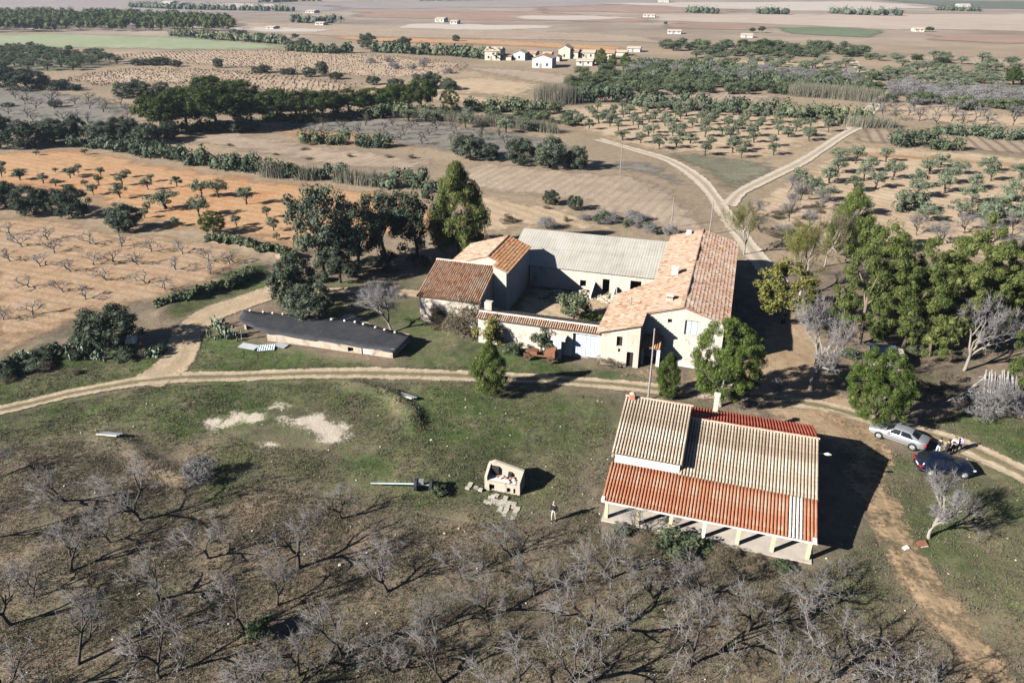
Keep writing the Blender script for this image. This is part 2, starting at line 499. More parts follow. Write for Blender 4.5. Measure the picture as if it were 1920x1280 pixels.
def sheet(name, poly, mat, step, zoff, jitter=0.5, edge_w=None):
    """polygon (world) filled with triangles that follow the terrain"""
    P = []
    n = len(poly)
    for i in range(n):
        ax, ay = poly[i]; bx, by = poly[(i + 1) % n]
        L = math.hypot(bx - ax, by - ay); k = max(1, int(L / step))
        for j in range(k):
            t = j / k
            P.append((ax + (bx - ax) * t + random.uniform(-1, 1) * jitter * step * 0.4, ay + (by - ay) * t + random.uniform(-1, 1) * jitter * step * 0.4))
    nb = len(P)
    pa = np.array(P)
    xs = np.arange(pa[:, 0].min(), pa[:, 0].max(), step); ys = np.arange(pa[:, 1].min(), pa[:, 1].max(), step)
    X, Y = np.meshgrid(xs, ys); X = X.ravel(); Y = Y.ravel()
    ins = in_poly(X, Y, P)
    X, Y = X[ins], Y[ins]
    if len(X):
        d = seg_dist(X, Y, P + [P[0]]); k = d > step * 0.45
        X, Y, d = X[k], Y[k], d[k]
    else:
        d = X
    pts = [Vector(p) for p in P] + [Vector((a, b)) for a, b in zip(X, Y)]
    res = delaunay_2d_cdt(pts, [(i, (i + 1) % nb) for i in range(nb)], [list(range(nb))], 1, 1e-4)
    V = np.array([(v.x, v.y) for v in res[0]])
    F = np.array([f for f in res[2] if len(f) == 3])
    ew = edge_w or (step * 2.6 if step < 10 else step * 0.6)
    dd = np.zeros(len(V))
    for idx, orig in enumerate(res[3]):
        if orig and max(orig) >= nb:
            dd[idx] = d[max(orig) - nb]
    edge = np.clip(dd / ew, 0, 1)
    Z = terrain(V[:, 0], V[:, 1]) + zoff
    me = np_mesh(name, np.column_stack([V, Z]), F, True)
    at = me.attributes.new('edge', 'FLOAT', 'POINT'); at.data.foreach_set('value', edge.astype(np.float32))
    o = link(name, me, mat); tag(o, kind='structure')
    return o

ORANGE = soil_mat('soil_orange', (0.32, 0.175, 0.09), (0.48, 0.30, 0.165), (0.55, 0.395, 0.25), (0.43, 0.19, 0.08), rows=(R(-62), 2.2, (0.35, 0.20, 0.105), 0.4))
TAN = soil_mat('soil_tan', (0.325, 0.235, 0.157), (0.470, 0.353, 0.235), (0.582, 0.470, 0.336), rows=(R(-40), 2.4, (0.30, 0.22, 0.15), 0.4))
GREYTAN = soil_mat('soil_grey_tan', (0.235, 0.178, 0.13), (0.37, 0.285, 0.21), (0.50, 0.39, 0.285), rows=(R(25), 2.0, (0.24, 0.185, 0.138), 0.35))
LILAC = soil_mat('soil_scrub_grey', (0.115, 0.109, 0.086), (0.207, 0.190, 0.161), (0.299, 0.259, 0.207))
ALMOND = soil_mat('soil_almond_field', (0.25, 0.155, 0.09), (0.40, 0.27, 0.165), (0.53, 0.40, 0.27), (0.36, 0.27, 0.2), rows=(R(-70), 1.7, (0.27, 0.18, 0.11), 0.45))
PASTURE = soil_mat('soil_pasture', (0.11, 0.11, 0.07), (0.17, 0.165, 0.11), (0.30, 0.26, 0.18))
GREEN = soil_mat('soil_young_crop', (0.21, 0.245, 0.145), (0.28, 0.31, 0.19), (0.40, 0.37, 0.25), sc=0.4)
CROP2 = soil_mat('soil_winter_crop', (0.10, 0.14, 0.085), (0.15, 0.18, 0.11), (0.22, 0.21, 0.14), sc=0.4)
VINE = soil_mat('soil_vineyard', (0.330, 0.231, 0.160), (0.462, 0.341, 0.242), (0.550, 0.418, 0.308))
PLOUGH = soil_mat('soil_ploughed', (0.24, 0.175, 0.125), (0.34, 0.26, 0.185), (0.42, 0.33, 0.24), rows=(R(18), 3.0, (0.17, 0.125, 0.09)))
PINK = soil_mat('soil_pale_pink', (0.34, 0.265, 0.21), (0.43, 0.345, 0.28), (0.50, 0.41, 0.34), sc=0.12)
BROWN = soil_mat('soil_red_brown', (0.24, 0.155, 0.115), (0.31, 0.21, 0.16), (0.38, 0.27, 0.21), sc=0.12)
MAUVE = soil_mat('soil_mauve', (0.22, 0.185, 0.175), (0.29, 0.245, 0.23), (0.36, 0.30, 0.27), sc=0.12)
PALE = soil_mat('soil_pale', (0.40, 0.34, 0.28), (0.48, 0.41, 0.35), (0.53, 0.47, 0.41), sc=0.12)
DUSK = soil_mat('soil_dark_crop', (0.09, 0.11, 0.085), (0.13, 0.145, 0.11), (0.18, 0.18, 0.14), sc=0.12)

FIELDS = [  # outline in the photograph, material, mesh step, height above the ground
    ([(-60, 398), (150, 412), (235, 434), (300, 437), (380, 447), (450, 462), (490, 482), (478, 500), (400, 540), (290, 572), (170, 602), (90, 640), (-60, 700)], ALMOND, 2.2, 0.05),
    ([(-80, 300), (0, 288), (150, 279), (330, 308), (500, 334), (760, 362), (850, 395), (840, 440), (560, 478), (490, 470), (390, 443), (250, 432), (190, 405), (120, 370), (-80, 350)], ORANGE, 3.0, 0.05),
    ([(275, 262), (400, 243), (470, 246), (600, 268), (730, 282), (840, 302), (800, 330), (640, 322), (480, 290), (350, 272)], GREYTAN, 3.5, 0.05),
    ([(480, 245), (560, 240), (700, 250), (830, 290), (840, 302), (730, 282), (600, 268)], ORANGE, 3.5, 0.06),
    ([(480, 243), (560, 220), (700, 215), (830, 226), (1000, 250), (1110, 282), (1110, 310), (960, 300), (850, 290), (700, 270), (600, 255)], LILAC, 4.0, 0.05),
    ([(820, 330), (900, 302), (1100, 320), (1200, 325), (1265, 350), (1325, 395), (1345, 440), (1270, 452), (1200, 425), (1060, 380), (960, 370), (870, 360)], GREYTAN, 2.5, 0.05),
    ([(1085, 315), (1190, 295), (1250, 312), (1300, 345), (1262, 350), (1200, 325)], LILAC, 2.5, 0.06),
    ([(870, 362), (960, 372), (1060, 385), (1150, 420), (1200, 440), (990, 432), (925, 446), (890, 470), (840, 440)], TAN, 2.2, 0.06),
    ([(1215, 288), (1300, 282), (1440, 300), (1480, 315), (1420, 350), (1372, 372), (1340, 345), (1290, 310)], PASTURE, 2.5, 0.05),
    ([(1010, 205), (1110, 190), (1250, 195), (1400, 205), (1600, 228), (1590, 245), (1480, 300), (1420, 300), (1200, 285), (1110, 262), (1040, 235)], TAN, 4.0, 0.05),
    ([(1380, 372), (1500, 310), (1570, 270), (1700, 270), (1990, 300), (1990, 500), (1650, 480), (1450, 430), (1385, 400)], TAN, 3.0, 0.05),
    ([(1600, 236), (1750, 245), (2000, 262), (2000, 300), (1700, 272), (1575, 268)], PLOUGH, 3.0, 0.06),
    ([(1560, 280), (1700, 285), (1990, 310), (1990, 325), (1700, 298), (1540, 295)], ORANGE, 3.0, 0.065),
    ([(-100, 166), (60, 164), (180, 178), (270, 200), (265, 240), (100, 262), (-100, 250)], LILAC, 5.0, 0.05),
    ([(95, 150), (160, 136), (260, 125), (420, 130), (540, 140), (700, 155), (680, 172), (560, 178), (470, 172), (300, 160), (190, 165)], VINE, 6.0, 0.08),
    ([(170, 105), (330, 95), (540, 92), (760, 105), (900, 118), (880, 140), (720, 150), (540, 138), (420, 128), (230, 112)], VINE, 7.0, 0.08),
    ([(560, 160), (750, 152), (900, 140), (1050, 155), (1000, 190), (900, 180), (780, 175)], TAN, 6.0, 0.08),
    ([(-150, 68), (100, 62), (330, 68), (540, 82), (560, 94), (330, 96), (150, 92), (-150, 88)], GREEN, 8.0, 0.10),
    ([(-150, 90), (60, 88), (200, 100), (245, 122), (130, 136), (-150, 140)], PASTURE, 8.0, 0.10),
    ([(690, 175), (860, 170), (1000, 190), (1030, 210), (900, 205), (780, 190)], TAN, 5.0, 0.07),
    ([(800, 120), (1000, 128), (1180, 150), (1060, 165), (950, 150)], GREYTAN, 6.0, 0.09),
    ([(1180, 160), (1420, 172), (1500, 180), (1480, 200), (1330, 200), (1220, 185)], GREYTAN, 6.0, 0.09),
    ([(1640, 185), (1780, 195), (2000, 225), (2000, 250), (1720, 235), (1640, 215)], TAN, 5.0, 0.08),
    ([(1290, 105), (1600, 118), (1620, 150), (1450, 142), (1300, 128)], TAN, 7.0, 0.10),
    ([(1640, 100), (2050, 112), (2050, 135), (1800, 125), (1660, 122)], GREYTAN, 8.0, 0.10),
    # the plain behind
    ([(430, 42), (640, 45), (900, 52), (1250, 70), (1280, 84), (900, 74), (640, 70), (420, 60)], GREYTAN, 16.0, 0.16),
    ([(560, 66), (900, 74), (1200, 88), (1150, 98), (880, 84), (700, 80)], ORANGE, 14.0, 0.18),
    ([(750, 44), (1000, 47), (1090, 52), (900, 58), (740, 55)], PALE, 16.0, 0.20),
    ([(650, 20), (1000, 22), (1240, 35), (1240, 44), (900, 40), (660, 33)], BROWN, 30.0, 0.16),
    ([(940, 28), (1120, 28), (1230, 36), (1060, 40), (950, 37)], PALE, 30.0, 0.22),
    ([(1000, 8), (1380, 14), (1450, 24), (1200, 26), (1000, 22)], BROWN, 40.0, 0.16),
    ([(1180, 26), (1920, 26), (2100, 34), (2100, 62), (1700, 58), (1500, 50), (1220, 40)], PINK, 30.0, 0.18),
    ([(1235, 41), (1400, 46), (1480, 52), (1380, 60), (1240, 52)], BROWN, 20.0, 0.22),
    ([(1445, 52), (1560, 50), (1665, 58), (1640, 72), (1470, 64)], CROP2, 14.0, 0.24),
    ([(1740, 64), (2100, 68), (2100, 84), (1850, 82), (1735, 76)], BROWN, 14.0, 0.24),
    ([(1630, 0), (1900, 2), (2200, 6), (2200, 22), (1780, 16)], DUSK, 40.0, 0.22),
    ([(1100, 6), (1640, 2), (1780, 16), (1560, 24), (1300, 16)], PALE, 40.0, 0.20),
    ([(-200, 0), (300, 2), (640, 8), (660, 20), (420, 26), (-200, 24)], MAUVE, 40.0, 0.16),
    ([(300, 12), (440, 6), (560, 10), (450, 17)], PALE, 30.0, 0.22),
    ([(400, 52), (520, 50), (640, 56), (630, 62), (440, 60)], PALE, 16.0, 0.22),
    ([(500, 8), (900, -4), (1300, 2), (1080, 14), (700, 18)], MAUVE, 50.0, 0.18),
    ([(-400, -18), (1200, -20), (2400, -18), (2400, 2), (1600, -4), (600, -4), (-400, 0)], PALE, 120.0, 0.16),
]
for poly, mt, stp, zo in FIELDS:
    sheet('field', PX(poly), mt, stp, zo)

def smooth_line(pts, step):
    """Catmull-Rom through the points, resampled"""
    P = [np.array(p, float) for p in pts]
    P = [2 * P[0] - P[1]] + P + [2 * P[-1] - P[-2]]
    out = []
    for i in range(1, len(P) - 2):
        L = np.linalg.norm(P[i + 1] - P[i]); k = max(2, int(L / step))
        for j in range(k):
            t = j / k
            out.append(0.5 * ((2 * P[i]) + (-P[i - 1] + P[i + 1]) * t + (2 * P[i - 1] - 5 * P[i] + 4 * P[i + 1] - P[i + 2]) * t * t + (-P[i - 1] + 3 * P[i] - 3 * P[i + 1] + P[i + 2]) * t ** 3))
    out.append(P[-2])
    return np.array(out)

def track_mat(name, a, b, centre, cw, rough_edge=1.0, lo=0.12, hi=0.42):
    t = NT(name); w = t.world_co()
    n = t.noise(w, 2.5, 4, 0.7); m = t.noise(w, 0.6, 4, 0.6)
    f = t.math('ADD', t.math('MULTIPLY', n, 0.5), t.math('MULTIPLY', m, 0.5))
    col = t.ramp(f, [(0.3, a), (0.65, b)])
    ac = t.math('ABSOLUTE', t.attr('across'))
    cen = t.math('SUBTRACT', 1.0, t.step(t.math('ADD', ac, t.math('MULTIPLY', t.math('SUBTRACT', f, 0.5), 0.7)), 0.12, 0.42))
    col = t.mix(t.math('MULTIPLY', cen, cw), col, centre)
    al = t.step(t.math('ADD', t.attr('edge'), t.math('MULTIPLY', t.math('SUBTRACT', f, 0.5), 1.5 * rough_edge)), lo, hi)
    return t.bsdf(col, 0.95, t.bump(t.math('ADD', n, m), 0.5, 0.12), 0, 0.1, alpha=al)

def track(name, px, width, mat, zoff, step=1.0):
    C = smooth_line(PX(px), step)
    T = np.gradient(C, axis=0); T /= np.linalg.norm(T, axis=1)[:, None] + 1e-9
    N = np.stack([-T[:, 1], T[:, 0]], 1)
    k = np.linspace(-1, 1, 11)
    wd = width * (0.85 + 0.3 * vnoise(np.arange(len(C)) * step / 9.0, np.zeros(len(C)), 31))
    if isinstance(px[0], tuple) and len(px[0]) == 3: pass
    XY = C[:, None, :] + N[:, None, :] * (k[None, :, None] * wd[:, None, None] / 2)
    V = XY.reshape(-1, 2)
    rut = -0.05 * np.exp(-((np.abs(k) - 0.5) / 0.18) ** 2)
    Z = terrain(V[:, 0], V[:, 1]) + zoff + np.tile(rut, len(C)) * (zoff > 0.05)
    i = np.arange(len(C) * 11).reshape(len(C), 11)
    Q = np.stack([i[:-1, :-1].ravel(), i[:-1, 1:].ravel(), i[1:, 1:].ravel(), i[1:, :-1].ravel()], 1)
    me = np_mesh(name, np.column_stack([V, Z]), Q[:, ::-1], True)
    for nm, arr in (('across', np.tile(k, len(C))), ('edge', np.tile(np.clip((1 - np.abs(k)) * 2.0, 0, 1), len(C)))):
        at = me.attributes.new(nm, 'FLOAT', 'POINT'); at.data.foreach_set('value', arr.astype(np.float32))
    o = link(name, me, mat); tag(o, kind='structure')
    return o

TRACK = track_mat('track_pale', (0.33, 0.245, 0.165), (0.52, 0.42, 0.30), (0.155, 0.135, 0.07), 0.9, 1.3, 0.2, 0.5)
LANE = track_mat('lane_tan', (0.32, 0.23, 0.145), (0.50, 0.39, 0.265), (0.35, 0.27, 0.17), 0.4)
ROAD = track_mat('road_white', (0.44, 0.36, 0.27), (0.58, 0.50, 0.40), (0.30, 0.25, 0.17), 0.7, 1.3, 0.2, 0.5)
PATH = track_mat('path_sandy', (0.25, 0.17, 0.10), (0.44, 0.31, 0.19), (0.22, 0.17, 0.10), 0.5, 2.2, 0.55, 1.15)
track('dirt_track', [(-80, 790), (60, 756), (150, 735), (300, 712), (450, 705), (600, 701), (750, 702), (880, 706), (1000, 710), (1100, 717), (1200, 726), (1300, 737), (1400, 742), (1480, 752)], 2.6, TRACK, 0.08, 0.6)
track('dirt_track', [(1440, 748), (1520, 758), (1580, 772), (1650, 792), (1750, 818), (1850, 856), (2000, 925)], 3.0, TRACK, 0.10, 0.6)
track('dirt_lane', [(270, 722), (318, 690), (340, 660), (352, 625), (395, 590), (455, 568), (520, 548), (600, 545)], 4.6, LANE, 0.075, 0.7)
track('dirt_lane', [(500, 560), (530, 520), (545, 500), (535, 480)], 3.2, LANE, 0.07, 0.7)
track('dirt_lane', [(560, 550), (640, 546), (720, 546), (800, 552)], 2.6, LANE, 0.065, 0.7)
track('dirt_road', [(1120, 262), (1190, 281), (1255, 300), (1305, 330), (1335, 362), (1362, 405), (1395, 450), (1425, 490), (1460, 530)], 3.6, ROAD, 0.12, 1.2)
track('dirt_road', [(1365, 385), (1390, 358), (1440, 332), (1505, 300), (1565, 262), (1605, 240)], 3.4, ROAD, 0.14, 1.5)
track('dirt_road', [(1600, 243), (1625, 215), (1645, 190), (1640, 165), (1615, 135), (1600, 115)], 4.5, ROAD, 0.15, 3.0)
track('dirt_path', [(1600, 880), (1640, 930), (1665, 985), (1700, 1060), (1745, 1120), (1790, 1170), (1830, 1225), (1860, 1290)], 4.2, PATH, 0.06, 0.5)
track('dirt_path', [(1665, 930), (1690, 1000), (1720, 1050), (1760, 1110), (1800, 1150)], 2.6, PATH, 0.066, 0.5)
track('dirt_path', [(1560, 770), (1600, 800), (1640, 850), (1620, 890)], 5.0, PATH, 0.07, 0.6)

# ------------------------------------------------------------------ building helpers
def barrel(L, seg, r0, r1, prof=5, rise=0.85, jit=0.0, rng=None):
    """one row of overlapping barrel tiles along +Y, unrotated; returns V, F"""
    n = max(1, int(round(L / seg))); sl = L / n
    V = []; F = []
    for i in range(n):
        ox = (rng.random() - 0.5) * jit if jit else 0.0
        oz = (rng.random() - 0.5) * jit * 0.6 if jit else 0.0
        for (y, r, z) in ((i * sl, r0, 0.025), ((i + 1) * sl + 0.05, r1, 0.0)):
            for k in range(prof):
                a = math.pi * k / (prof - 1)
                V.append((r * math.cos(a) + ox, y, r * math.sin(a) * rise + z + oz))
        b = i * prof * 2
        for k in range(prof - 1):
            F.append((b + k, b + k + 1, b + prof + k + 1, b + prof + k))
    return np.array(V), np.array(F)

def tile_roof_rows(name, house, deck_mat, row_mat, eave_l, eave_r, ridge_l, spacing=0.245, seg=0.42, r=(0.110, 0.092), row_mats=None, thick=0.08):
    """roof deck with one object for each row of cover tiles; corners in the house frame"""
    el, er, rl = Vector(eave_l), Vector(eave_r), Vector(ridge_l)
    xa = (er - el).normalized(); W = (er - el).length
    ya = (rl - el); ya = ya - xa * ya.dot(xa); L = ya.length; ya.normalize(); za = xa.cross(ya)
    M = Matrix((xa, ya, za)).transposed().to_4x4(); M.translation = el
    deck = MB().box(0, W, 0, L, -thick, 0).build(name, deck_mat, house)
    deck.matrix_basis = M
    n = int(round(W / spacing)); sp = W / n
    meshes = []
    for j in range(3):
        V, F = barrel(L + 0.06, seg, r[0], r[1], 5, 0.85, 0.012, np.random.default_rng(40 + j))
        V[:, 1] -= 0.06
        meshes.append(np_mesh('tile_row', V, F, True))
    for i in range(n):
        me = meshes[i % 3]
        mt = row_mats(i, n) if row_mats else row_mat
        o = link('tile_row', me, None, deck, loc=((i + 0.5) * sp, 0, 0.004))
        if len(me.materials) == 0: me.materials.append(row_mat)
        o.material_slots[0].link = 'OBJECT'; o.material_slots[0].material = mt
    return deck

def tile_roof_joined(name, house, row_mat, rows, seg=0.42, r=(0.10, 0.08), jit=0.03, seed=1, lift=0.0):
    """rows: list of (eave point, ridge point) in the house frame; one mesh"""
    rng = np.random.default_rng(seed); AV = []; AF = []; c = 0
    for e, g in rows:
        e, g = Vector(e), Vector(g); d = g - e; L = d.length; d.normalize()
        s = d.cross(Vector((0, 0, 1))).normalized(); n = s.cross(d)
        V, F = barrel(L, seg, r[0], r[1], 5, 0.8, jit, rng)
        B = np.array([s, d, n]); V = V @ B + np.array(e + n * lift)
        AV.append(V); AF.append(F + c); c += len(V)
    return link(name, np_mesh(name, np.concatenate(AV), np.concatenate(AF), True), row_mat, house)

def wall_holes(mb, u0, u1, v0, v1, z0, top, holes, breaks=()):
    """wall in the u-z plane from v0 to v1; top(u) gives its height; holes (ua, ub, za, zb)"""
    br = sorted(set([u0, u1] + [h[0] for h in holes] + [h[1] for h in holes] + list(breaks)))
    for a, b in zip(br[:-1], br[1:]):
        hs = sorted([h for h in holes if h[0] <= a + 1e-6 and h[1] >= b - 1e-6], key=lambda h: h[2])
        z = z0
        for h in hs:
            if h[2] > z + 0.01: mb.box(a, b, v0, v1, z, h[2])
            z = h[3]
        vs = [(a, v0, z), (b, v0, z), (b, v1, z), (a, v1, z), (a, v0, top(a)), (b, v0, top(b)), (b, v1, top(b)), (a, v1, top(a))]
        mb.add(vs, [(3, 2, 1, 0), (4, 5, 6, 7), (0, 1, 5, 4), (1, 2, 6, 5), (2, 3, 7, 6), (3, 0, 4, 7)])
    return mb

def ridge_caps(name, house, mat, a, b, r=0.13, seg=0.42):
    a, b = Vector(a), Vector(b)
    return tile_roof_joined(name, house, mat, [(a, b)], seg, (r, r * 0.88), 0.02, 5)

WHITE = mat_plaster('lime_white', (0.70, 0.67, 0.61), (0.52, 0.45, 0.36), 0.45)
CREAM = mat_plaster('lime_cream', (0.58, 0.505, 0.42), (0.46, 0.37, 0.27), 0.6)
STONEW = mat_plaster('old_render', (0.60, 0.53, 0.44), (0.40, 0.32, 0.24), 0.75)
EARTHW = mat_plaster('earth_render', (0.50, 0.42, 0.33), (0.30, 0.23, 0.165), 0.85)
FACADE = mat_plaster('facade_render', (0.58, 0.53, 0.45), (0.42, 0.34, 0.26), 0.7)
YELLOW = mat_plain('post_yellow', (0.58, 0.50, 0.33), 0.8, 0.1)
CONCRETE = mat_plain('porch_concrete', (0.50, 0.44, 0.37), 0.9, 0.18, 1.2, bump=0.2)
DECK_D = mat_plain('channel_lichen_shade', (0.16, 0.12, 0.083), 0.95, 0.35, 6)  # dark tone holds both lichen and the shadow between the tile ribs
DECK_R = mat_plain('channel_tiles_red', (0.20, 0.065, 0.033), 0.95, 0.3, 6)
DECK_O = mat_plain('channel_tiles_old', (0.30, 0.20, 0.14), 0.95, 0.35, 5)
T_RED = mat_tile('tiles_red', [(0.08, (0.28, 0.095, 0.05)), (0.45, (0.43, 0.16, 0.082)), (0.75, (0.49, 0.20, 0.11)), (0.95, (0.56, 0.33, 0.22))], (0.46, 0.33, 0.24), 0.3)
T_REDB = mat_tile('tiles_dark_red', [(0.1, (0.30, 0.06, 0.035)), (0.5, (0.38, 0.085, 0.05)), (0.9, (0.45, 0.13, 0.08))])
T_CREAM = mat_tile('tiles_cream', [(0.1, (0.30, 0.225, 0.16)), (0.4, (0.44, 0.345, 0.25)), (0.7, (0.51, 0.415, 0.315)), (0.92, (0.60, 0.52, 0.42))], (0.42, 0.33, 0.23), 0.35)
T_PALE = mat_tile('tiles_pale', [(0.1, (0.55, 0.49, 0.42)), (0.9, (0.68, 0.62, 0.55))])
T_PINK = mat_tile('ridge_pink', [(0.1, (0.55, 0.33, 0.24)), (0.9, (0.66, 0.44, 0.34))])
T_BARN = mat_tile('tiles_barn', [(0.05, (0.28, 0.12, 0.06)), (0.35, (0.45, 0.23, 0.135)), (0.65, (0.53, 0.33, 0.215)), (0.92, (0.62, 0.52, 0.41))], (0.42, 0.40, 0.33), 0.55)
T_ORNG = mat_tile('tiles_barn_orange', [(0.05, (0.34, 0.16, 0.075)), (0.5, (0.52, 0.26, 0.125)), (0.95, (0.60, 0.36, 0.2))], (0.36, 0.27, 0.18), 0.4)
T_OLD = mat_tile('tiles_weathered', [(0.05, (0.25, 0.14, 0.09)), (0.35, (0.42, 0.27, 0.18)), (0.7, (0.52, 0.385, 0.28)), (0.97, (0.60, 0.51, 0.41))], (0.42, 0.33, 0.26), 0.65)
T_OLDR = mat_tile('tiles_weathered_red', [(0.05, (0.28, 0.15, 0.095)), (0.4, (0.40, 0.24, 0.165)), (0.75, (0.47, 0.325, 0.24)), (0.97, (0.55, 0.45, 0.36))], (0.54, 0.46, 0.38), 0.7)
T_GREY = mat_tile('tiles_grey_brown', [(0.05, (0.13, 0.105, 0.08)), (0.5, (0.20, 0.165, 0.13)), (0.95, (0.28, 0.23, 0.18))], (0.2, 0.2, 0.15), 0.4)
MORTAR = mat_plain('mortar', (0.66, 0.60, 0.50), 0.9, 0.12)
DARKIN = mat_plain('opening_shade', (0.03, 0.026, 0.022), 0.9, 0.2)  # near-black colour stands in for the shade inside openings and recesses
GATEBLUE = mat_plain('gate_pale_blue', (0.55, 0.62, 0.68), 0.55, 0.06)
SHUTTER = mat_plain('shutter_blue_grey', (0.42, 0.50, 0.54), 0.5, 0.08)
WOODG = mat_plain('wood_weathered', (0.30, 0.27, 0.23), 0.9, 0.3, 8)
BRICK = mat_plain('brick_red', (0.45, 0.17, 0.11), 0.9, 0.25, 4)
STEEL = mat_plain('galvanised_steel', (0.50, 0.54, 0.55), 0.4, 0.1, metal=0.6)

# ------------------------------------------------------------------ the house with the porch
def porch_house():
    h = empty('porch_house', (7.06, 44.19, -0.02), R(-17.85))
    tag(h, 'house with cream and red tile roofs and a front porch on yellow posts', 'house')
    Lw = 14.76
    # walls: low main part and taller part, each closed
    mb = MB()
    wall_holes(mb, 5.0, Lw, 3.35, 3.65, -0.4, lambda u: 2.88, [(6.3, 7.3, 0.1, 2.2), (8.6, 9.7, 0.95, 2.1), (11.3, 12.4, 0.95, 2.1)])
    mb.add([(Lw - 0.3, 3.65, -0.4), (Lw, 3.65, -0.4), (Lw, 12.3, -0.4), (Lw - 0.3, 12.3, -0.4),
            (Lw - 0.3, 3.65, 3.02), (Lw, 3.65, 3.02), (Lw, 12.3, 3.42), (Lw - 0.3, 12.3, 3.42), (Lw - 0.3, 8.53, 4.68), (Lw, 8.53, 4.68)],
           [(0, 3, 2, 1), (0, 1, 5, 4), (2, 3, 7, 6), (1, 2, 6, 9, 5), (3, 0, 4, 8, 7), (4, 5, 9, 8), (8, 9, 6, 7)])
    mb.box(5.0, Lw - 0.3, 12.0, 12.3, -0.4, 3.40)
    mb.build('wall', CREAM, h)
    mb = MB()
    prof = [(3.25, -0.4), (8.72, -0.4), (8.72, 5.74), (3.25, 3.9)]
    n = len(prof)
    mb.add([(0, v, z) for v, z in prof] + [(5.0, v, z) for v, z in prof], [tuple(range(n))[::-1], tuple(range(n, 2 * n))] + [(i, (i + 1) % n, n + (i + 1) % n, n + i) for i in range(n)])
    mb.build('wall', WHITE, h)
    for ua, ub, za, zb, nm in ((6.3, 7.3, 0.1, 2.2, 'door'), (8.6, 9.7, 0.95, 2.1, 'window'), (11.3, 12.4, 0.95, 2.1, 'window')):
        d = MB().box(ua, ub, 3.48, 3.54, za, zb).build(nm, WOODG if nm == 'door' else SHUTTER, h)
        MB().box(ua, ub, 3.4, 3.48, zb - 0.07, zb).box(ua, ua + 0.07, 3.4, 3.48, za, zb - 0.07).box(ub - 0.07, ub, 3.4, 3.48, za, zb - 0.07).build('frame', MORTAR, d)
    # porch
    MB().box(-0.15, Lw + 0.15, -0.45, 3.35, -0.4, 0.12).build('porch_floor', CONCRETE, h)
    for i in range(7):
        u = 0.02 + i * (Lw - 0.3) / 6
        MB().box(u, u + 0.26, -0.13, 0.13, 0.12, 1.60).build('porch_post', WHITE if i == 3 else YELLOW, h)
    MB().box(-0.1, Lw + 0.1, -0.17, 0.17, 1.60, 1.84).build('porch_beam', WHITE, h)
    MB().box(-0.25, Lw + 0.25, -0.43, -0.35, 1.80, 1.93).build('gutter', WHITE, h)
    MB().box(Lw - 0.12, Lw + 0.16, -0.5, -0.1, 1.93, 2.15).build('gutter_end', WHITE, h)
    MB().box(-0.25, 0.0, -0.45, -0.1, 1.93, 2.15).build('gutter_end', WHITE, h)
    MB().prism([(-0.05, 0.17), (0.2, 0.17), (0.2, 3.25), (-0.05, 3.25)], [1.62, 1.62, 1.62, 1.62], [1.84, 1.84, 2.70, 2.70]).build('porch_beam', WHITE, h)
    tile_roof_rows('roof', h, DECK_R, T_RED, (-0.25, -0.36, 1.95), (Lw + 0.25, -0.36, 1.95), (-0.25, 3.22, 2.94),
                   row_mats=lambda i, n: T_PALE if n - 8 <= i <= n - 5 else T_RED)
    tile_roof_rows('roof', h, DECK_D, T_CREAM, (5.02, 3.05, 3.03), (Lw + 0.25, 3.05, 3.03), (5.02, 8.53, 4.85))
    tile_roof_rows('roof', h, DECK_R, T_REDB, (Lw + 0.22, 12.55, 3.5), (5.02, 12.55, 3.5), (Lw + 0.22, 8.55, 4.84))
    tile_roof_rows('roof', h, DECK_D, T_CREAM, (-0.25, 3.0, 3.98), (5.2, 3.0, 3.98), (-0.25, 8.75, 5.87))
    ridge_caps('ridge_tiles', h, T_PINK, (5.1, 8.54, 4.86), (Lw + 0.25, 8.54, 4.86))
    ridge_caps('ridge_tiles', h, T_PINK, (-0.28, 8.76, 5.88), (5.22, 8.76, 5.88))
    MB().box(-0.27, -0.1, 3.0, 8.7, -0.02, 0.1).build('verge_tiles', T_CREAM, h).matrix_basis = Matrix.Translation((0, 0, 3.99 - 3.0 * 0.3287)) @ Matrix(((1, 0, 0, 0), (0, 1, 0, 0), (0, 0.3287, 1, 0), (0, 0, 0, 1)))
    c = MB().box(6.8, 7.2, 12.0, 12.4, 3.2, 5.3).build('chimney', CREAM, h)
    MB().box(6.74, 7.26, 11.94, 12.46, 5.3, 5.42).build('chimney_cap', MORTAR, c)
    c = MB().box(0.1, 0.55, 8.3, 8.7, 5.4, 6.3).build('chimney', BRICK, h)
    MB().tube([(0.32, 8.5, 6.3), (0.32, 8.5, 6.45)], [0.28, 0.12], 8).build('chimney_cap', T_PINK, c)
    l = MB().tube([(Lw, 7.6, 4.0), (Lw + 0.3, 7.6, 4.15), (Lw + 0.9, 7.6, 4.2)], 0.025, 5).build('wall_lamp', STEEL, h)
    MB().tube([(Lw + 0.7, 7.6, 4.17), (Lw + 0.95, 7.6, 4.2), (Lw + 1.2, 7.6, 4.19)], [0.06, 0.13, 0.05], 8).build('lamp_head', WHITE, l)
    return h
porch_house()

# ------------------------------------------------------------------ the farm
FO, FY = (-3.8, 74.4), R(-17.4)
FU = (math.cos(FY), math.sin(FY)); FV = (-math.sin(FY), math.cos(FY))
def farm(name, label, cat='building'):
    return tag(empty(name, (FO[0], FO[1], 0), FY), label, cat)
def fw(u, v):
    return (FO[0] + FU[0] * u + FV[0] * v, FO[1] + FU[1] * u + FV[1] * v)

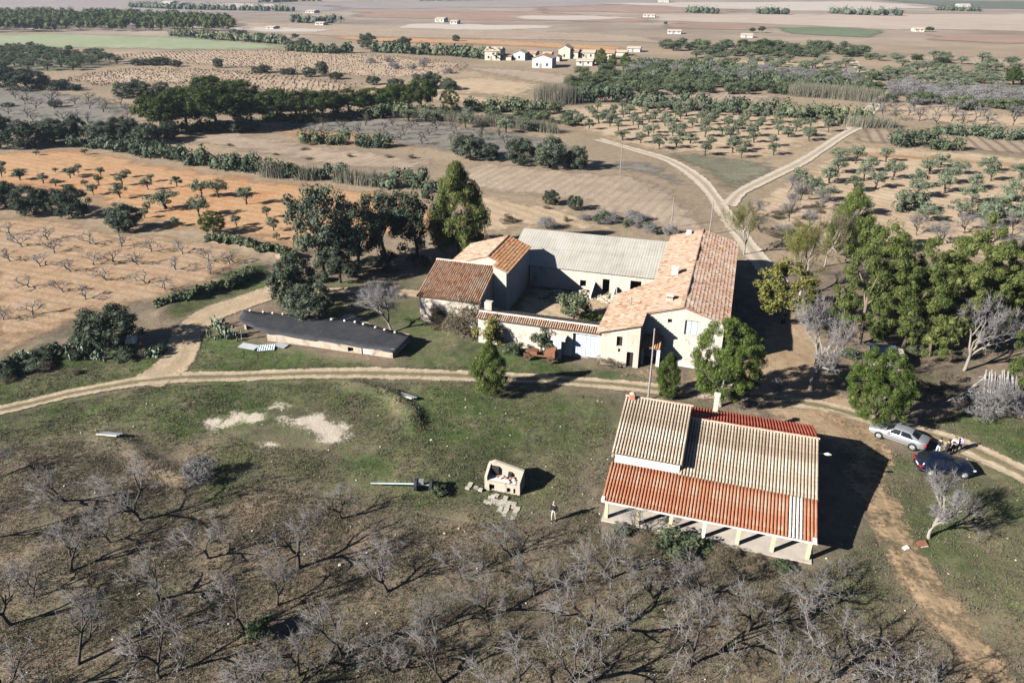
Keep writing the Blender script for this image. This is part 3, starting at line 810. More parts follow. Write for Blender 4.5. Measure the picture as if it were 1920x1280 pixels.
def farmhouse():
    h = farm('farmhouse', 'long old farmhouse with weathered pink tile gable roof and whitewashed end wall', 'house')
    S = 0.31
    zl = lambda u: 6.4 - S * abs(22.1 - u)
    zw = lambda u: zl(u) - 0.14
    mb = wall_holes(MB(), 18.2, 26.4, 2.0, 2.45, -0.4, zw, [(22.4, 23.75, 3.3, 4.95), (20.6, 21.05, 4.4, 4.85)], (22.1,))
    mb.build('wall', FACADE, h)
    mb = MB()
    mb.prism([(25.95, 2.45), (26.4, 2.45), (26.4, 29.2), (25.95, 29.2)], -0.4, [zw(25.95), zw(26.4), zw(26.4), zw(25.95)])
    wall_holes(mb, 18.2, 25.95, 28.75, 29.2, -0.4, zw, [], (22.1,))
    mb.prism([(18.2, 11.3), (18.6, 11.3), (18.6, 28.75), (18.2, 28.75)], -0.4, [zw(18.2), zw(18.6), zw(18.6), zw(18.2)])
    mb.build('wall', STONEW, h)
    # wing in front
    mb = wall_holes(MB(), 14.2, 18.2, -1.0, -0.6, -0.4, zw, [(15.8, 16.4, 2.35, 3.5), (16.0, 16.25, 1.7, 2.1), (16.95, 17.65, -0.1, 1.85)])
    mb.prism([(17.8, -0.6), (18.2, -0.6), (18.2, 2.0), (17.8, 2.0)], -0.4, [zw(17.8), zw(18.2), zw(18.2), zw(17.8)])
    mb.prism([(14.2, -0.6), (14.6, -0.6), (14.6, 9.3), (14.2, 9.3)], -0.4, [zw(14.2), zw(14.6), zw(14.6), zw(14.2)])
    mb.prism([(14.6, 8.9), (18.2, 10.9), (18.2, 11.3), (14.6, 9.3)], -0.4, [zw(14.6), zw(18.2), zw(18.2), zw(14.6)])
    mb.build('wall', CREAM, h)
    for (ua, ub, va, za, zb, nm, mt) in ((22.4, 23.75, 2.2, 3.3, 4.95, 'window', SHUTTER), (20.6, 21.05, 2.25, 4.4, 4.85, 'window', DARKIN), (15.8, 16.4, -0.75, 2.35, 3.5, 'window', DARKIN), (16.0, 16.25, -0.8, 1.7, 2.1, 'window', DARKIN), (16.95, 17.65, -0.7, -0.1, 1.85, 'door', DARKIN)):
        w = MB().box(ua, ub, va, va + 0.06, za, zb).build(nm, mt, h)
        if ub - ua > 1:
            for k in range(2):
                MB().box(ua + 0.08 + k * 0.64, ua + 0.63 + k * 0.64, va - 0.03, va - 0.002, za + 0.08, zb - 0.08).build('shutter', mat_plain('shutter_light', (0.5, 0.58, 0.62), 0.5, 0.08), w)
            MB().box(ua - 0.1, ub + 0.1, 1.9, 2.2, za - 0.08, za - 0.002).build('sill', MORTAR, h)
    # roof decks and tiles
    d = MB()
    def sl(quad): d.slab(quad, 0.1)
    zr = lambda u: zl(u) - 0.02
    sl([(13.7, -1.25, zr(13.7)), (22.1, 1.85, zr(22.1)), (22.1, 11.5, zr(22.1)), (13.7, 9.4, zr(13.7))])
    d.v = []; d.f = []
    left = [(13.7, -1.25), (18.35, -1.25), (18.35, 1.85), (22.1, 1.85), (22.1, 29.4), (17.9, 29.4), (17.9, 11.6), (13.7, 9.4)]
    d.prism(left, [zr(u) - 0.1 for u, v in left], [zr(u) for u, v in left])
    right = [(22.1, 1.85), (26.8, 1.85), (26.8, 29.4), (22.1, 29.4)]
    d.prism(right, [zr(u) - 0.1 for u, v in right], [zr(u) for u, v in right])
    rf = d.build('roof', DECK_O, h)
    rows_l = []; rows_r = []
    v = -1.15
    while v < 29.4:
        ue = 13.65 if v < 9.3 else (13.7 + (v - 9.3) * 1.9 if v < 11.6 else 17.85)
        ur = 18.35 if v < 1.85 else 22.1
        sag = 0.05 * math.sin(v * 0.55) + 0.03 * math.sin(v * 1.7)
        rows_l.append(((ue, v, zl(ue) + sag * 0.3), (ur, v, zl(ur) + sag)))
        if v > 1.85: rows_r.append(((26.85, v, zl(26.85) + sag * 0.5), (22.15, v, zl(22.15) + sag)))
        v += 0.235
    tile_roof_joined('tiles', rf, T_OLD, rows_l, 0.4, (0.105, 0.08), 0.06, 3)
    tile_roof_joined('tiles', rf, T_OLDR, rows_r, 0.4, (0.105, 0.08), 0.07, 4)
    ridge_caps('ridge_tiles', rf, T_OLDR, (22.1, 1.8, 6.4), (22.1, 29.4, 6.4), 0.14)
    # chimneys and small things on the roof
    c = MB().box(19.7, 20.45, 12.3, 12.9, 5.4, 6.75).build('chimney', WHITE, h)
    MB().box(19.62, 20.53, 12.22, 12.98, 6.75, 6.85).build('chimney_cap', MORTAR, c)
    c = MB().box(20.0, 20.75, 4.1, 4.75, 5.4, 6.3).build('chimney', CREAM, h)
    for k in range(3): MB().box(20.05 + k * 0.25, 20.2 + k * 0.25, 4.15, 4.7, 6.3, 6.5).build('brick', BRICK, c)
    MB().box(19.96, 20.79, 4.06, 4.79, 6.5, 6.6).build('chimney_cap', MORTAR, c)
    c = MB().box(19.9, 20.6, 28.0, 29.0, 5.3, 6.3).build('chimney', WHITE, h)
    MB().tube([(16.3, 4.5, 4.6), (16.3, 4.5, 5.5), (16.25, 4.5, 5.75)], 0.05, 6).build('flue_pipe', WOODG, h)
    # lean-to in the corner between wing and end wall
    MB().slab([(18.35, -0.1, 2.15), (20.3, -0.1, 2.15), (20.3, 1.95, 2.85), (18.35, 1.95, 2.85)], 0.08).build('lean_to_roof', DECK_O, h)
    tile_roof_joined('lean_to_tiles', h, T_ORNG, [((u, -0.15, 2.16), (u, 1.9, 2.86)) for u in np.arange(18.5, 20.3, 0.24)], 0.4, (0.1, 0.08), 0.03, 8)
    MB().box(19.95, 20.3, -0.05, 0.3, -0.3, 2.1).build('pillar', WHITE, h)
    MB().box(18.35, 18.6, -0.05, 0.3, -0.3, 2.1).build('pillar', WHITE, h)
    MB().box(19.3, 19.85, 1.3, 1.85, 2.6, 3.7).build('chimney', BRICK, h)
    MB().box(20.9, 24.6, 0.9, 1.99, -0.3, 0.28).build('terrace', WHITE, h)
    return h
farmhouse()

def courtyard_front():
    h = farm('courtyard_range', 'low whitewashed courtyard front with tile coping and pale blue double gate', 'building')
    mb = wall_holes(MB(), 0.0, 14.18, 0.0, 0.45, -0.4, lambda u: 3.12, [(10.9, 13.75, -0.1, 2.72)])
    mb.box(0.0, 0.4, 0.45, 3.4, -0.4, 2.5)
    mb.build('wall', FACADE, h)
    for k in range(2):
        g = MB().box(10.92 + k * 1.415, 12.32 + k * 1.415, 0.28, 0.34, -0.05, 2.7).build('gate_leaf', GATEBLUE, h)
        for j in range(3):
            MB().box(10.96 + k * 1.415 + j * 0.46, 11.38 + k * 1.415 + j * 0.46, 0.255, 0.279, 0.05, 2.6).build('plank', GATEBLUE, g)
    MB().box(10.8, 13.85, -0.04, 0.0, 2.74, 2.9).build('lintel', WHITE, h)
    MB().slab([(-0.1, -0.3, 3.1), (14.0, -0.3, 3.1), (14.0, 0.8, 3.46), (-0.1, 0.8, 3.46)], 0.07).build('roof', DECK_D, h)
    MB().slab([(14.0, 3.7, 2.55), (-0.1, 3.7, 2.55), (-0.1, 0.8, 3.46), (14.0, 0.8, 3.46)], 0.07).build('roof', DECK_D, h)
    tile_roof_joined('coping_tiles', h, T_BARN, [((u, -0.34, 3.1), (u, 0.76, 3.47)) for u in np.arange(0.0, 14.0, 0.255)], 0.55, (0.11, 0.085), 0.03, 11)
    tile_roof_joined('back_tiles', h, T_GREY, [((u, 3.72, 2.56), (u, 0.84, 3.47)) for u in np.arange(0.0, 14.0, 0.245)], 0.42, (0.105, 0.085), 0.04, 12)
    MB().tube([(-0.1, 0.8, 3.5), (14.0, 0.8, 3.5)], 0.13, 6).build('ridge_mortar', MORTAR, h)
    for u in (3.5, 7.0, 10.5): MB().box(u, u + 0.2, 3.2, 3.4, -0.2, 2.55).build('post', WOODG, h)
    MB().box(0.1, 0.95, 1.9, 2.6, 2.3, 4.15).build('pier', STONEW, h)
    return h
courtyard_front()

def white_pillar():
    h = farm('masonry_pillar', 'stubby white masonry pillar with a slab cap beside the blue gate', 'pillar')
    MB().box(8.95, 9.85, -1.0, -0.05, -0.3, 2.05).build('shaft', WHITE, h)
    MB().box(8.7, 10.3, -1.1, -0.03, 2.05, 2.35).build('cap', WHITE, h)
white_pillar()

def barn_front():
    h = farm('barn', 'square barn with ribbed red and cream tile roof and pale rubble front wall', 'barn')
    mb = MB(); prof = [(3.5, -0.4), (9.75, -0.4), (9.75, 5.38), (3.5, 3.2)]
    n = 4
    mb.add([(-8.7, v, z) for v, z in prof] + [(-1.1, v, z) for v, z in prof], [tuple(range(n))[::-1], tuple(range(n, 2 * n))] + [(i, (i + 1) % n, n + (i + 1) % n, n + i) for i in range(n)])
    mb.build('wall', STONEW, h)
    rf = MB().slab([(-8.95, 3.25, 3.24), (-0.95, 3.25, 3.24), (-0.95, 9.85, 5.55), (-8.95, 9.85, 5.55)], 0.1).build('roof', DECK_D, h)
    tile_roof_joined('tiles', rf, T_BARN, [((u, 3.2, 3.24), (u, 9.8, 5.55)) for u in np.arange(-8.83, -0.95, 0.275)], 0.40, (0.115, 0.09), 0.02, 21)
    MB().box(-9.0, -0.9, 9.72, 9.95, 5.5, 5.68).build('ridge_mortar', MORTAR, h)
    return h
barn_front()

def barn_back():
    h = farm('barn', 'taller barn with orange tile gable roof behind the ribbed red roof', 'barn')
    mb = MB()
    prof = [(-7.2, -0.4), (0.6, -0.4), (0.6, 5.38), (-2.2, 6.5), (-7.2, 4.95)]
    n = 5
    mb.add([(u, 10.0, z) for u, z in prof] + [(u, 18.3, z) for u, z in prof], [tuple(range(n)), tuple(range(n, 2 * n))[::-1]] + [(i, n + i, n + (i + 1) % n, (i + 1) % n) for i in range(n)])
    mb.prism([(-1.05, 8.5), (0.6, 8.5), (0.6, 10.0), (-1.05, 10.0)], -0.4, [6.0, 5.38, 5.38, 6.0])
    mb.build('wall', STONEW, h)
    d = MB()
    zr = lambda u: 6.6 - (0.40 * (u + 2.2) if u > -2.2 else 0.31 * (-2.2 - u))
    def pr(poly): d.prism(poly, [zr(u) - 0.12 for u, v in poly], [zr(u) - 0.02 for u, v in poly])
    pr([(-2.2, 9.98), (0.85, 9.98), (0.85, 18.5), (-2.2, 18.5)])
    pr([(-1.0, 8.35), (0.85, 8.35), (0.85, 9.97), (-1.0, 9.97)])
    pr([(-7.5, 9.98), (-2.2, 9.98), (-2.2, 18.5), (-7.5, 18.5)])
    rf = d.build('roof', DECK_O, h)
    rr = []; rl = []
    for v in np.arange(8.45, 18.5, 0.24):
        ut = -1.0 if v < 9.95 else -2.15
        rr.append(((0.88, v, zr(0.88)), (ut, v, zr(ut))))
        if v > 9.95: rl.append(((-7.55, v, zr(-7.55)), (-2.25, v, zr(-2.25))))
    tile_roof_joined('tiles', rf, T_ORNG, rr, 0.4, (0.105, 0.08), 0.03, 22)
    tile_roof_joined('tiles', rf, T_OLD, rl, 0.4, (0.105, 0.08), 0.05, 23)
    ridge_caps('ridge_tiles', rf, T_OLDR, (-2.2, 9.95, 6.6), (-2.2, 18.5, 6.6), 0.13)
    return h
barn_back()

def shed():
    h = farm('shed', 'long shed with pale grey corrugated sheet roof closing the courtyard', 'shed')
    mb = wall_holes(MB(), 0.7, 18.1, 18.4, 18.8, -0.4, lambda u: 2.72, [(7.6, 8.4, 0.6, 1.5), (10.6, 11.5, -0.1, 2.0), (14.2, 15.6, -0.1, 2.2)])
    mb.box(-2.2, 18.1, 25.6, 26.0, -0.4, 4.85)
    mb.prism([(-2.2, 18.8), (-1.8, 18.8), (-1.8, 25.6), (-2.2, 25.6)], -0.4, [2.85, 2.85, 4.75, 4.75])
    mb.prism([(17.7, 18.8), (18.1, 18.8), (18.1, 25.6), (17.7, 25.6)], -0.4, [2.85, 2.85, 4.75, 4.75])
    mb.build('wall', mat_plaster('shed_render', (0.58, 0.53, 0.45), (0.38, 0.31, 0.23), 0.85), h)
    MB().box(0.8, 17.6, 19.6, 19.7, -0.2, 2.3).build('inner_shade_sheet', DARKIN, h)  # added dark sheet, standing for the shade inside the shed
    t = NT('fibre_cement'); w = t.obj_co()
    a = t.noise(w, 0.35, 5, 0.65, 0.5); b = t.noise(w, 4, 4)
    mp = t.node('ShaderNodeMapping'); t.set(mp, 'Vector', w); mp.inputs['Scale'].default_value = (3.0, 0.25, 0.25)
    stk = t.noise(mp.outputs[0], 1.2, 4)
    c = t.ramp(t.math('ADD', t.math('MULTIPLY', a, 0.6), t.math('MULTIPLY', stk, 0.4)), [(0.3, (0.31, 0.28, 0.235)), (0.5, (0.40, 0.375, 0.325)), (0.7, (0.48, 0.455, 0.405))])
    c = t.mix(t.math('MULTIPLY', t.step(b, 0.6, 0.75), 0.35), c, (0.30, 0.27, 0.2))
    m = t.bsdf(c, 0.85, t.bump(b, 0.2, 0.02), 0, 0.2)
    # corrugated sheets, four courses that lap each other
    V = []; F = []; k = 0
    us = np.arange(-2.5, 18.36, 0.09)
    prof = 0.018 * np.sin(us * 2 * math.pi / 0.36)
    for ci in range(4):
        for (vv, up) in ((18.15 + ci * 2.03, 0.03), (18.15 + ci * 2.03 + 2.12, 0.0)):
            z = 2.83 + (vv - 18.15) * 0.29 + up
            V.append(np.column_stack([us, np.full(len(us), vv), prof + z]))
        i = np.arange(len(us) - 1) + k
        F.append(np.column_stack([i, i + 1, i + 1 + len(us), i + len(us)])); k += 2 * len(us)
    link('roof', np_mesh('roof', np.concatenate(V), np.concatenate(F), True), m, h)
    MB().slab([(-2.5, 26.0, 5.07), (18.35, 26.0, 5.07), (18.35, 26.35, 5.17), (-2.5, 26.35, 5.17)], 0.12).build('ridge_flashing', MORTAR, h)
    return h
shed()

def tarp_ruin():
    h = farm('low_shed', 'low roofless-looking shed under a flat black felt roof by the track', 'shed')
    t = NT('black_felt'); w = t.obj_co()
    n = t.noise(w, 1.3, 5, 0.7); b = t.noise(w, 7, 3)
    c = t.ramp(t.math('ADD', t.math('MULTIPLY', n, 0.6), t.math('MULTIPLY', b, 0.4)), [(0.32, (0.022, 0.023, 0.027)), (0.52, (0.042, 0.043, 0.048)), (0.66, (0.075, 0.073, 0.07)), (0.75, (0.16, 0.15, 0.14))])
    felt = t.bsdf(c, 0.75, t.bump(n, 0.5, 0.1), 0, 0.3)
    poly = [(-29.2, -2.6), (-28.0, -5.2), (-23.5, -6.85), (-7.2, -6.85), (-6.9, -2.9), (-14.8, -1.3)]
    P = []
    for i in range(len(poly)):
        a = np.array(poly[i]); b2 = np.array(poly[(i + 1) % len(poly)])
        k = max(1, int(np.linalg.norm(b2 - a) / 0.7))
        for j in range(k):
            q = a + (b2 - a) * j / k + RNG.uniform(-0.1, 0.1, 2); P.append((float(q[0]), float(q[1])))
    X, Y = np.meshgrid(np.arange(-29, -7, 0.8), np.arange(-6.6, -1.5, 0.8)); X = X.ravel(); Y = Y.ravel()
    ins = in_poly(X, Y, P) & (seg_dist(X, Y, P + [P[0]]) > 0.35)
    pts = [Vector(p) for p in P] + [Vector((a, b2)) for a, b2 in zip(X[ins], Y[ins])]
    res = delaunay_2d_cdt(pts, [(i, (i + 1) % len(P)) for i in range(len(P))], [list(range(len(P)))], 1, 1e-4)
    V2 = np.array([(v.x, v.y) for v in res[0]])
    z = 0.98 + 0.04 * (V2[:, 1] + 6.8) + 0.07 * (fbm(V2[:, 0] / 1.6, V2[:, 1] / 1.6, 51) - 0.5)
    F2 = np.array([f for f in res[2] if len(f) == 3])
    nv = len(V2)
    V3 = np.concatenate([np.column_stack([V2, z]), np.column_stack([V2, z - 0.05])])
    nbv = len(P)
    bidx = [i for i, og in enumerate(res[3]) if og and max(og) < nbv]
    order = sorted(bidx, key=lambda i: min(res[3][i]))
    side = np.array([(order[i], order[i] + nv, order[(i + 1) % len(order)] + nv, order[(i + 1) % len(order)]) for i in range(len(order))])
    link('roof', np_mesh('roof', V3, [np.concatenate([F2, F2[:, ::-1] + nv]), side]), felt, h)
    mb = wall_holes(MB(), -23.2, -7.45, -6.7, -6.35, -0.4, lambda u: 0.90 + 0.05 * math.sin(u * 3.1), [(-12.9, -12.2, 0.1, 0.65), (-11.2, -10.2, -0.1, 0.75)], [float(a) for a in np.arange(-22.5, -7.6, 0.75)])
    mb.build('wall', EARTHW, h)
    MB().box(-7.8, -7.45, -6.35, -3.0, -0.4, 1.0).box(-27.5, -7.45, -2.6, -2.3, -0.4, 1.0).box(-27.5, -27.2, -5.0, -2.6, -0.4, 0.93).build('wall', EARTHW, h)
    MB().box(-11.15, -10.25, -6.6, -6.52, -0.1, 0.72).build('door', WHITE, h)
    return h
tarp_ruin()

# ------------------------------------------------------------------ vegetation: shapes
def unit(v): return v / (np.linalg.norm(v, axis=-1, keepdims=True) + 1e-9)

ICO = None
def ico():
    global ICO
    if ICO is None:
        bm = bmesh.new(); bmesh.ops.create_icosphere(bm, subdivisions=2, radius=1.0)
        ICO = (np.array([v.co[:] for v in bm.verts]), np.array([[v.index for v in f.verts] for f in bm.faces])); bm.free()
    return ICO

def leaf_cloud(rng, C, Rr, n, size, out=0.65, sq=0.8, core=0.72, aspect=0.6, up=0.0, upcut=None):
    """clumps of leaf-sized faces: C centres (k,3), Rr radii (k,), n faces a clump; returns V, quads, tris"""
    C = np.asarray(C, float); Rr = np.asarray(Rr, float); k = len(C)
    d = unit(rng.normal(size=(k, n, 3)))
    if upcut is not None: d[..., 2] = np.maximum(d[..., 2], upcut)
    rad = Rr[:, None, None] * (0.62 + 0.45 * rng.random((k, n, 1)) ** 0.7)
    sc = np.array([1, 1, sq])
    p = C[:, None, :] + d * rad * sc
    nrm = unit(d * out + rng.normal(size=d.shape) * (1 - out) * 0.8 + np.array([0, 0, up]))
    t = unit(np.cross(nrm, rng.normal(size=nrm.shape))); b = np.cross(nrm, t)
    a = size * (0.6 + 0.8 * rng.random((k, n, 1)))
    q = np.stack([p + t * a, p + b * a * aspect, p - t * a, p - b * a * aspect], 2).reshape(-1, 3)
    Q = np.arange(len(q)).reshape(-1, 4)
    Tn = np.zeros((0, 3), int)
    if core:
        iv, jf = ico()
        wob = 0.8 + 0.4 * rng.random((k, len(iv), 1))
        cv = (C[:, None, :] + iv[None] * Rr[:, None, None] * core * sc * wob).reshape(-1, 3)
        Tn = (jf[None] + (np.arange(k) * len(iv))[:, None, None]).reshape(-1, 3) + len(q)
        q = np.concatenate([q, cv])
    return q, Q, Tn

def cloud_mesh(name, *a, **k):
    V, Q, T = leaf_cloud(*a, **k)
    return np_mesh(name, V, [Q, T])

def shell_points(rng, k, rx, rz, cz, low=-0.6, fill=0.25, jitter=0.1):
    d = unit(rng.normal(size=(k * 3, 3))); d = d[d[:, 2] > low][:k]
    f = np.where(rng.random(len(d)) < fill, rng.random(len(d)) * 0.7, 1.0)[:, None]
    p = d * f * np.array([rx, rx, rz]) * (1 + rng.normal(size=(len(d), 1)) * jitter)
    p[:, 2] += cz
    return p

def trunk_mesh(rng, h, r, lean=0.05, limbs=0, spread=0.3, top=None):
    mb = MB(); a = rng.random() * 6.28
    pts = [(0, 0, -0.06)]
    for i in range(1, 5):
        t = i / 4
        pts.append((math.cos(a) * lean * t + rng.normal() * 0.012, math.sin(a) * lean * t + rng.normal() * 0.012, h * t))
    mb.tube(pts, [r * 1.35, r, r * 0.85, r * 0.7, r * 0.5], 7)
    for i in range(limbs):
        an = 6.28 * i / max(1, limbs) + rng.random(); z0 = h * (0.45 + 0.4 * rng.random())
        e = (math.cos(an) * spread, math.sin(an) * spread, z0 + (top or h * 0.5) * (0.4 + 0.5 * rng.random()))
        s = (pts[3][0] * 0.7, pts[3][1] * 0.7, z0)
        m = tuple((s[j] + e[j]) / 2 + rng.normal() * 0.02 for j in range(3))
        mb.tube([s, m, e], [r * 0.55, r * 0.4, r * 0.2], 5)
    return mb.mesh('trunk', True)

def bare_tree(rng, levels=5, height=1.0, spread=0.8, trunk=0.20, r0=0.035, split=(3, 3), upward=0.25, twig=0.006, twigs_per=5, wob=0.16):
    """leafless tree, unit height: limbs as tapering tubes, twigs as thin three-sided rods"""
    mb = MB(); tv = []; tf = []
    ends = []
    def rod(a, b, r):
        d = (b - a).normalized(); s = d.cross(Vector((0.31, 0.2, 0.93))); s.normalize(); u = d.cross(s)
        base = len(tv)
        for k in range(3):
            t = 2.094 * k; o = s * math.cos(t) + u * math.sin(t)
            tv.append(tuple(a + o * r))
        tv.append(tuple(b))
        for k in range(3): tf.append((base + k, base + (k + 1) % 3, base + 3))
    def go(p, d, L, r, lv):
        pts = [p]; dd = d.copy()
        segs = 3 if lv < 3 else 2
        for i in range(segs):
            dd = (dd + Vector(rng.normal(size=3)) * wob).normalized()
            pts.append(pts[-1] + dd * L / segs)
        if lv < 3:
            mb.tube(pts, [r * (1 - 0.45 * i / segs) for i in range(segs + 1)], 6 if lv == 0 else 5, False)
        else:
            for a, b in zip(pts[:-1], pts[1:]): rod(a, b + (b - a) * 0.2, r)
        if lv >= levels: return
        n = split[0] if lv == 0 else int(rng.integers(split[1], split[1] + 2))
        for i in range(n):
            an = 2 * math.pi * i / n + rng.random() * 1.5
            side = dd.cross(Vector((0, 0, 1)))
            if side.length < 0.1: side = Vector((1, 0, 0))
            side.normalize(); oth = dd.cross(side)
            sp = spread * (0.75 + 0.5 * rng.random())
            nd = (dd + (side * math.cos(an) + oth * math.sin(an)) * sp + Vector((0, 0, upward))).normalized()
            t = 1.0 if lv == 0 else 0.45 + 0.55 * rng.random()
            st = pts[-1] if t > 0.95 else pts[0].lerp(pts[-1], t)
            go(st, nd, L * (0.62 + 0.28 * rng.random()) if lv else L * 1.35, max(r * 0.58, twig), lv + 1)
        if lv >= 3:
            for i in range(twigs_per):
                t = rng.random(); st = pts[0].lerp(pts[-1], t)
                nd = (dd * 0.5 + Vector(rng.normal(size=3)) * 0.8 + Vector((0, 0, 0.25))).normalized()
                rod(st, st + nd * L * (0.5 + 0.6 * rng.random()), twig)
    go(Vector((0, 0, -0.03)), Vector((rng.normal() * 0.12, rng.normal() * 0.12, 1)).normalized(), trunk, r0, 0)
    V = np.array(mb.v); TV = np.array(tv)
    top = max(V[:, 2].max(), TV[:, 2].max()); wid = max(np.percentile(np.abs(TV[:, 0]), 98), np.percentile(np.abs(TV[:, 1]), 98)) * 2
    s = np.array([1 / wid, 1 / wid, 1 / top])
    me1 = np_mesh('trunk', V * s, [np.array([f for f in mb.f if len(f) == 4])], True)
    me2 = np_mesh('crown', TV * s, np.array(tf))
    return me1, me2

# foliage and bark materials
M_PINE = mat_foliage('pine_needles', (0.039, 0.055, 0.014), (0.094, 0.121, 0.032), (0.193, 0.205, 0.067))
M_PINEY = mat_foliage('young_pine_needles', (0.038, 0.063, 0.012), (0.090, 0.128, 0.027), (0.174, 0.209, 0.058))
M_STONEP = mat_foliage('stone_pine_needles', (0.02, 0.035, 0.009), (0.045, 0.068, 0.016), (0.095, 0.12, 0.03))
M_OAK = mat_foliage('oak_leaves', (0.034, 0.048, 0.029), (0.086, 0.106, 0.067), (0.172, 0.196, 0.132))
M_OLIVE = mat_foliage('olive_leaves', (0.086, 0.106, 0.063), (0.161, 0.190, 0.115), (0.276, 0.299, 0.201))
M_BUSH = mat_foliage('bush_leaves', (0.052, 0.069, 0.034), (0.103, 0.129, 0.067), (0.196, 0.218, 0.121))
M_HEDGE = mat_foliage('hedge_leaves', (0.036, 0.054, 0.032), (0.082, 0.108, 0.062), (0.156, 0.186, 0.120))
M_YELL = mat_foliage('autumn_leaves', (0.10, 0.11, 0.03), (0.20, 0.19, 0.05), (0.32, 0.27, 0.07))
M_REED = mat_foliage('dry_reeds', (0.15, 0.14, 0.1), (0.24, 0.225, 0.165), (0.34, 0.31, 0.23))
M_DRY = mat_foliage('dry_scrub', (0.10, 0.085, 0.055), (0.19, 0.155, 0.105), (0.30, 0.24, 0.16))
M_GREYB = mat_foliage('grey_scrub', (0.161, 0.155, 0.149), (0.265, 0.253, 0.247), (0.380, 0.356, 0.345))
M_CACT = mat_foliage('cactus_pads', (0.14, 0.18, 0.11), (0.25, 0.30, 0.20), (0.38, 0.42, 0.31), 0.0)
B_PINE = mat_bark('pine_bark', (0.13, 0.09, 0.065), (0.26, 0.20, 0.155))
B_OAK = mat_bark('oak_bark', (0.055, 0.045, 0.036), (0.12, 0.10, 0.08))
B_ALM = mat_bark('almond_bark', (0.05, 0.043, 0.037), (0.125, 0.107, 0.092))
B_TWIG = mat_bark('almond_twigs', (0.15, 0.138, 0.13), (0.28, 0.262, 0.25))
B_PALE = mat_bark('pale_bark', (0.22, 0.19, 0.155), (0.38, 0.335, 0.28))
B_PTWIG = mat_bark('pale_twigs', (0.17, 0.157, 0.155), (0.29, 0.27, 0.268))

PROTO = {}
def proto(kind, variants):
    PROTO[kind] = variants      # list of [(part name, mesh, material), ...], unit size

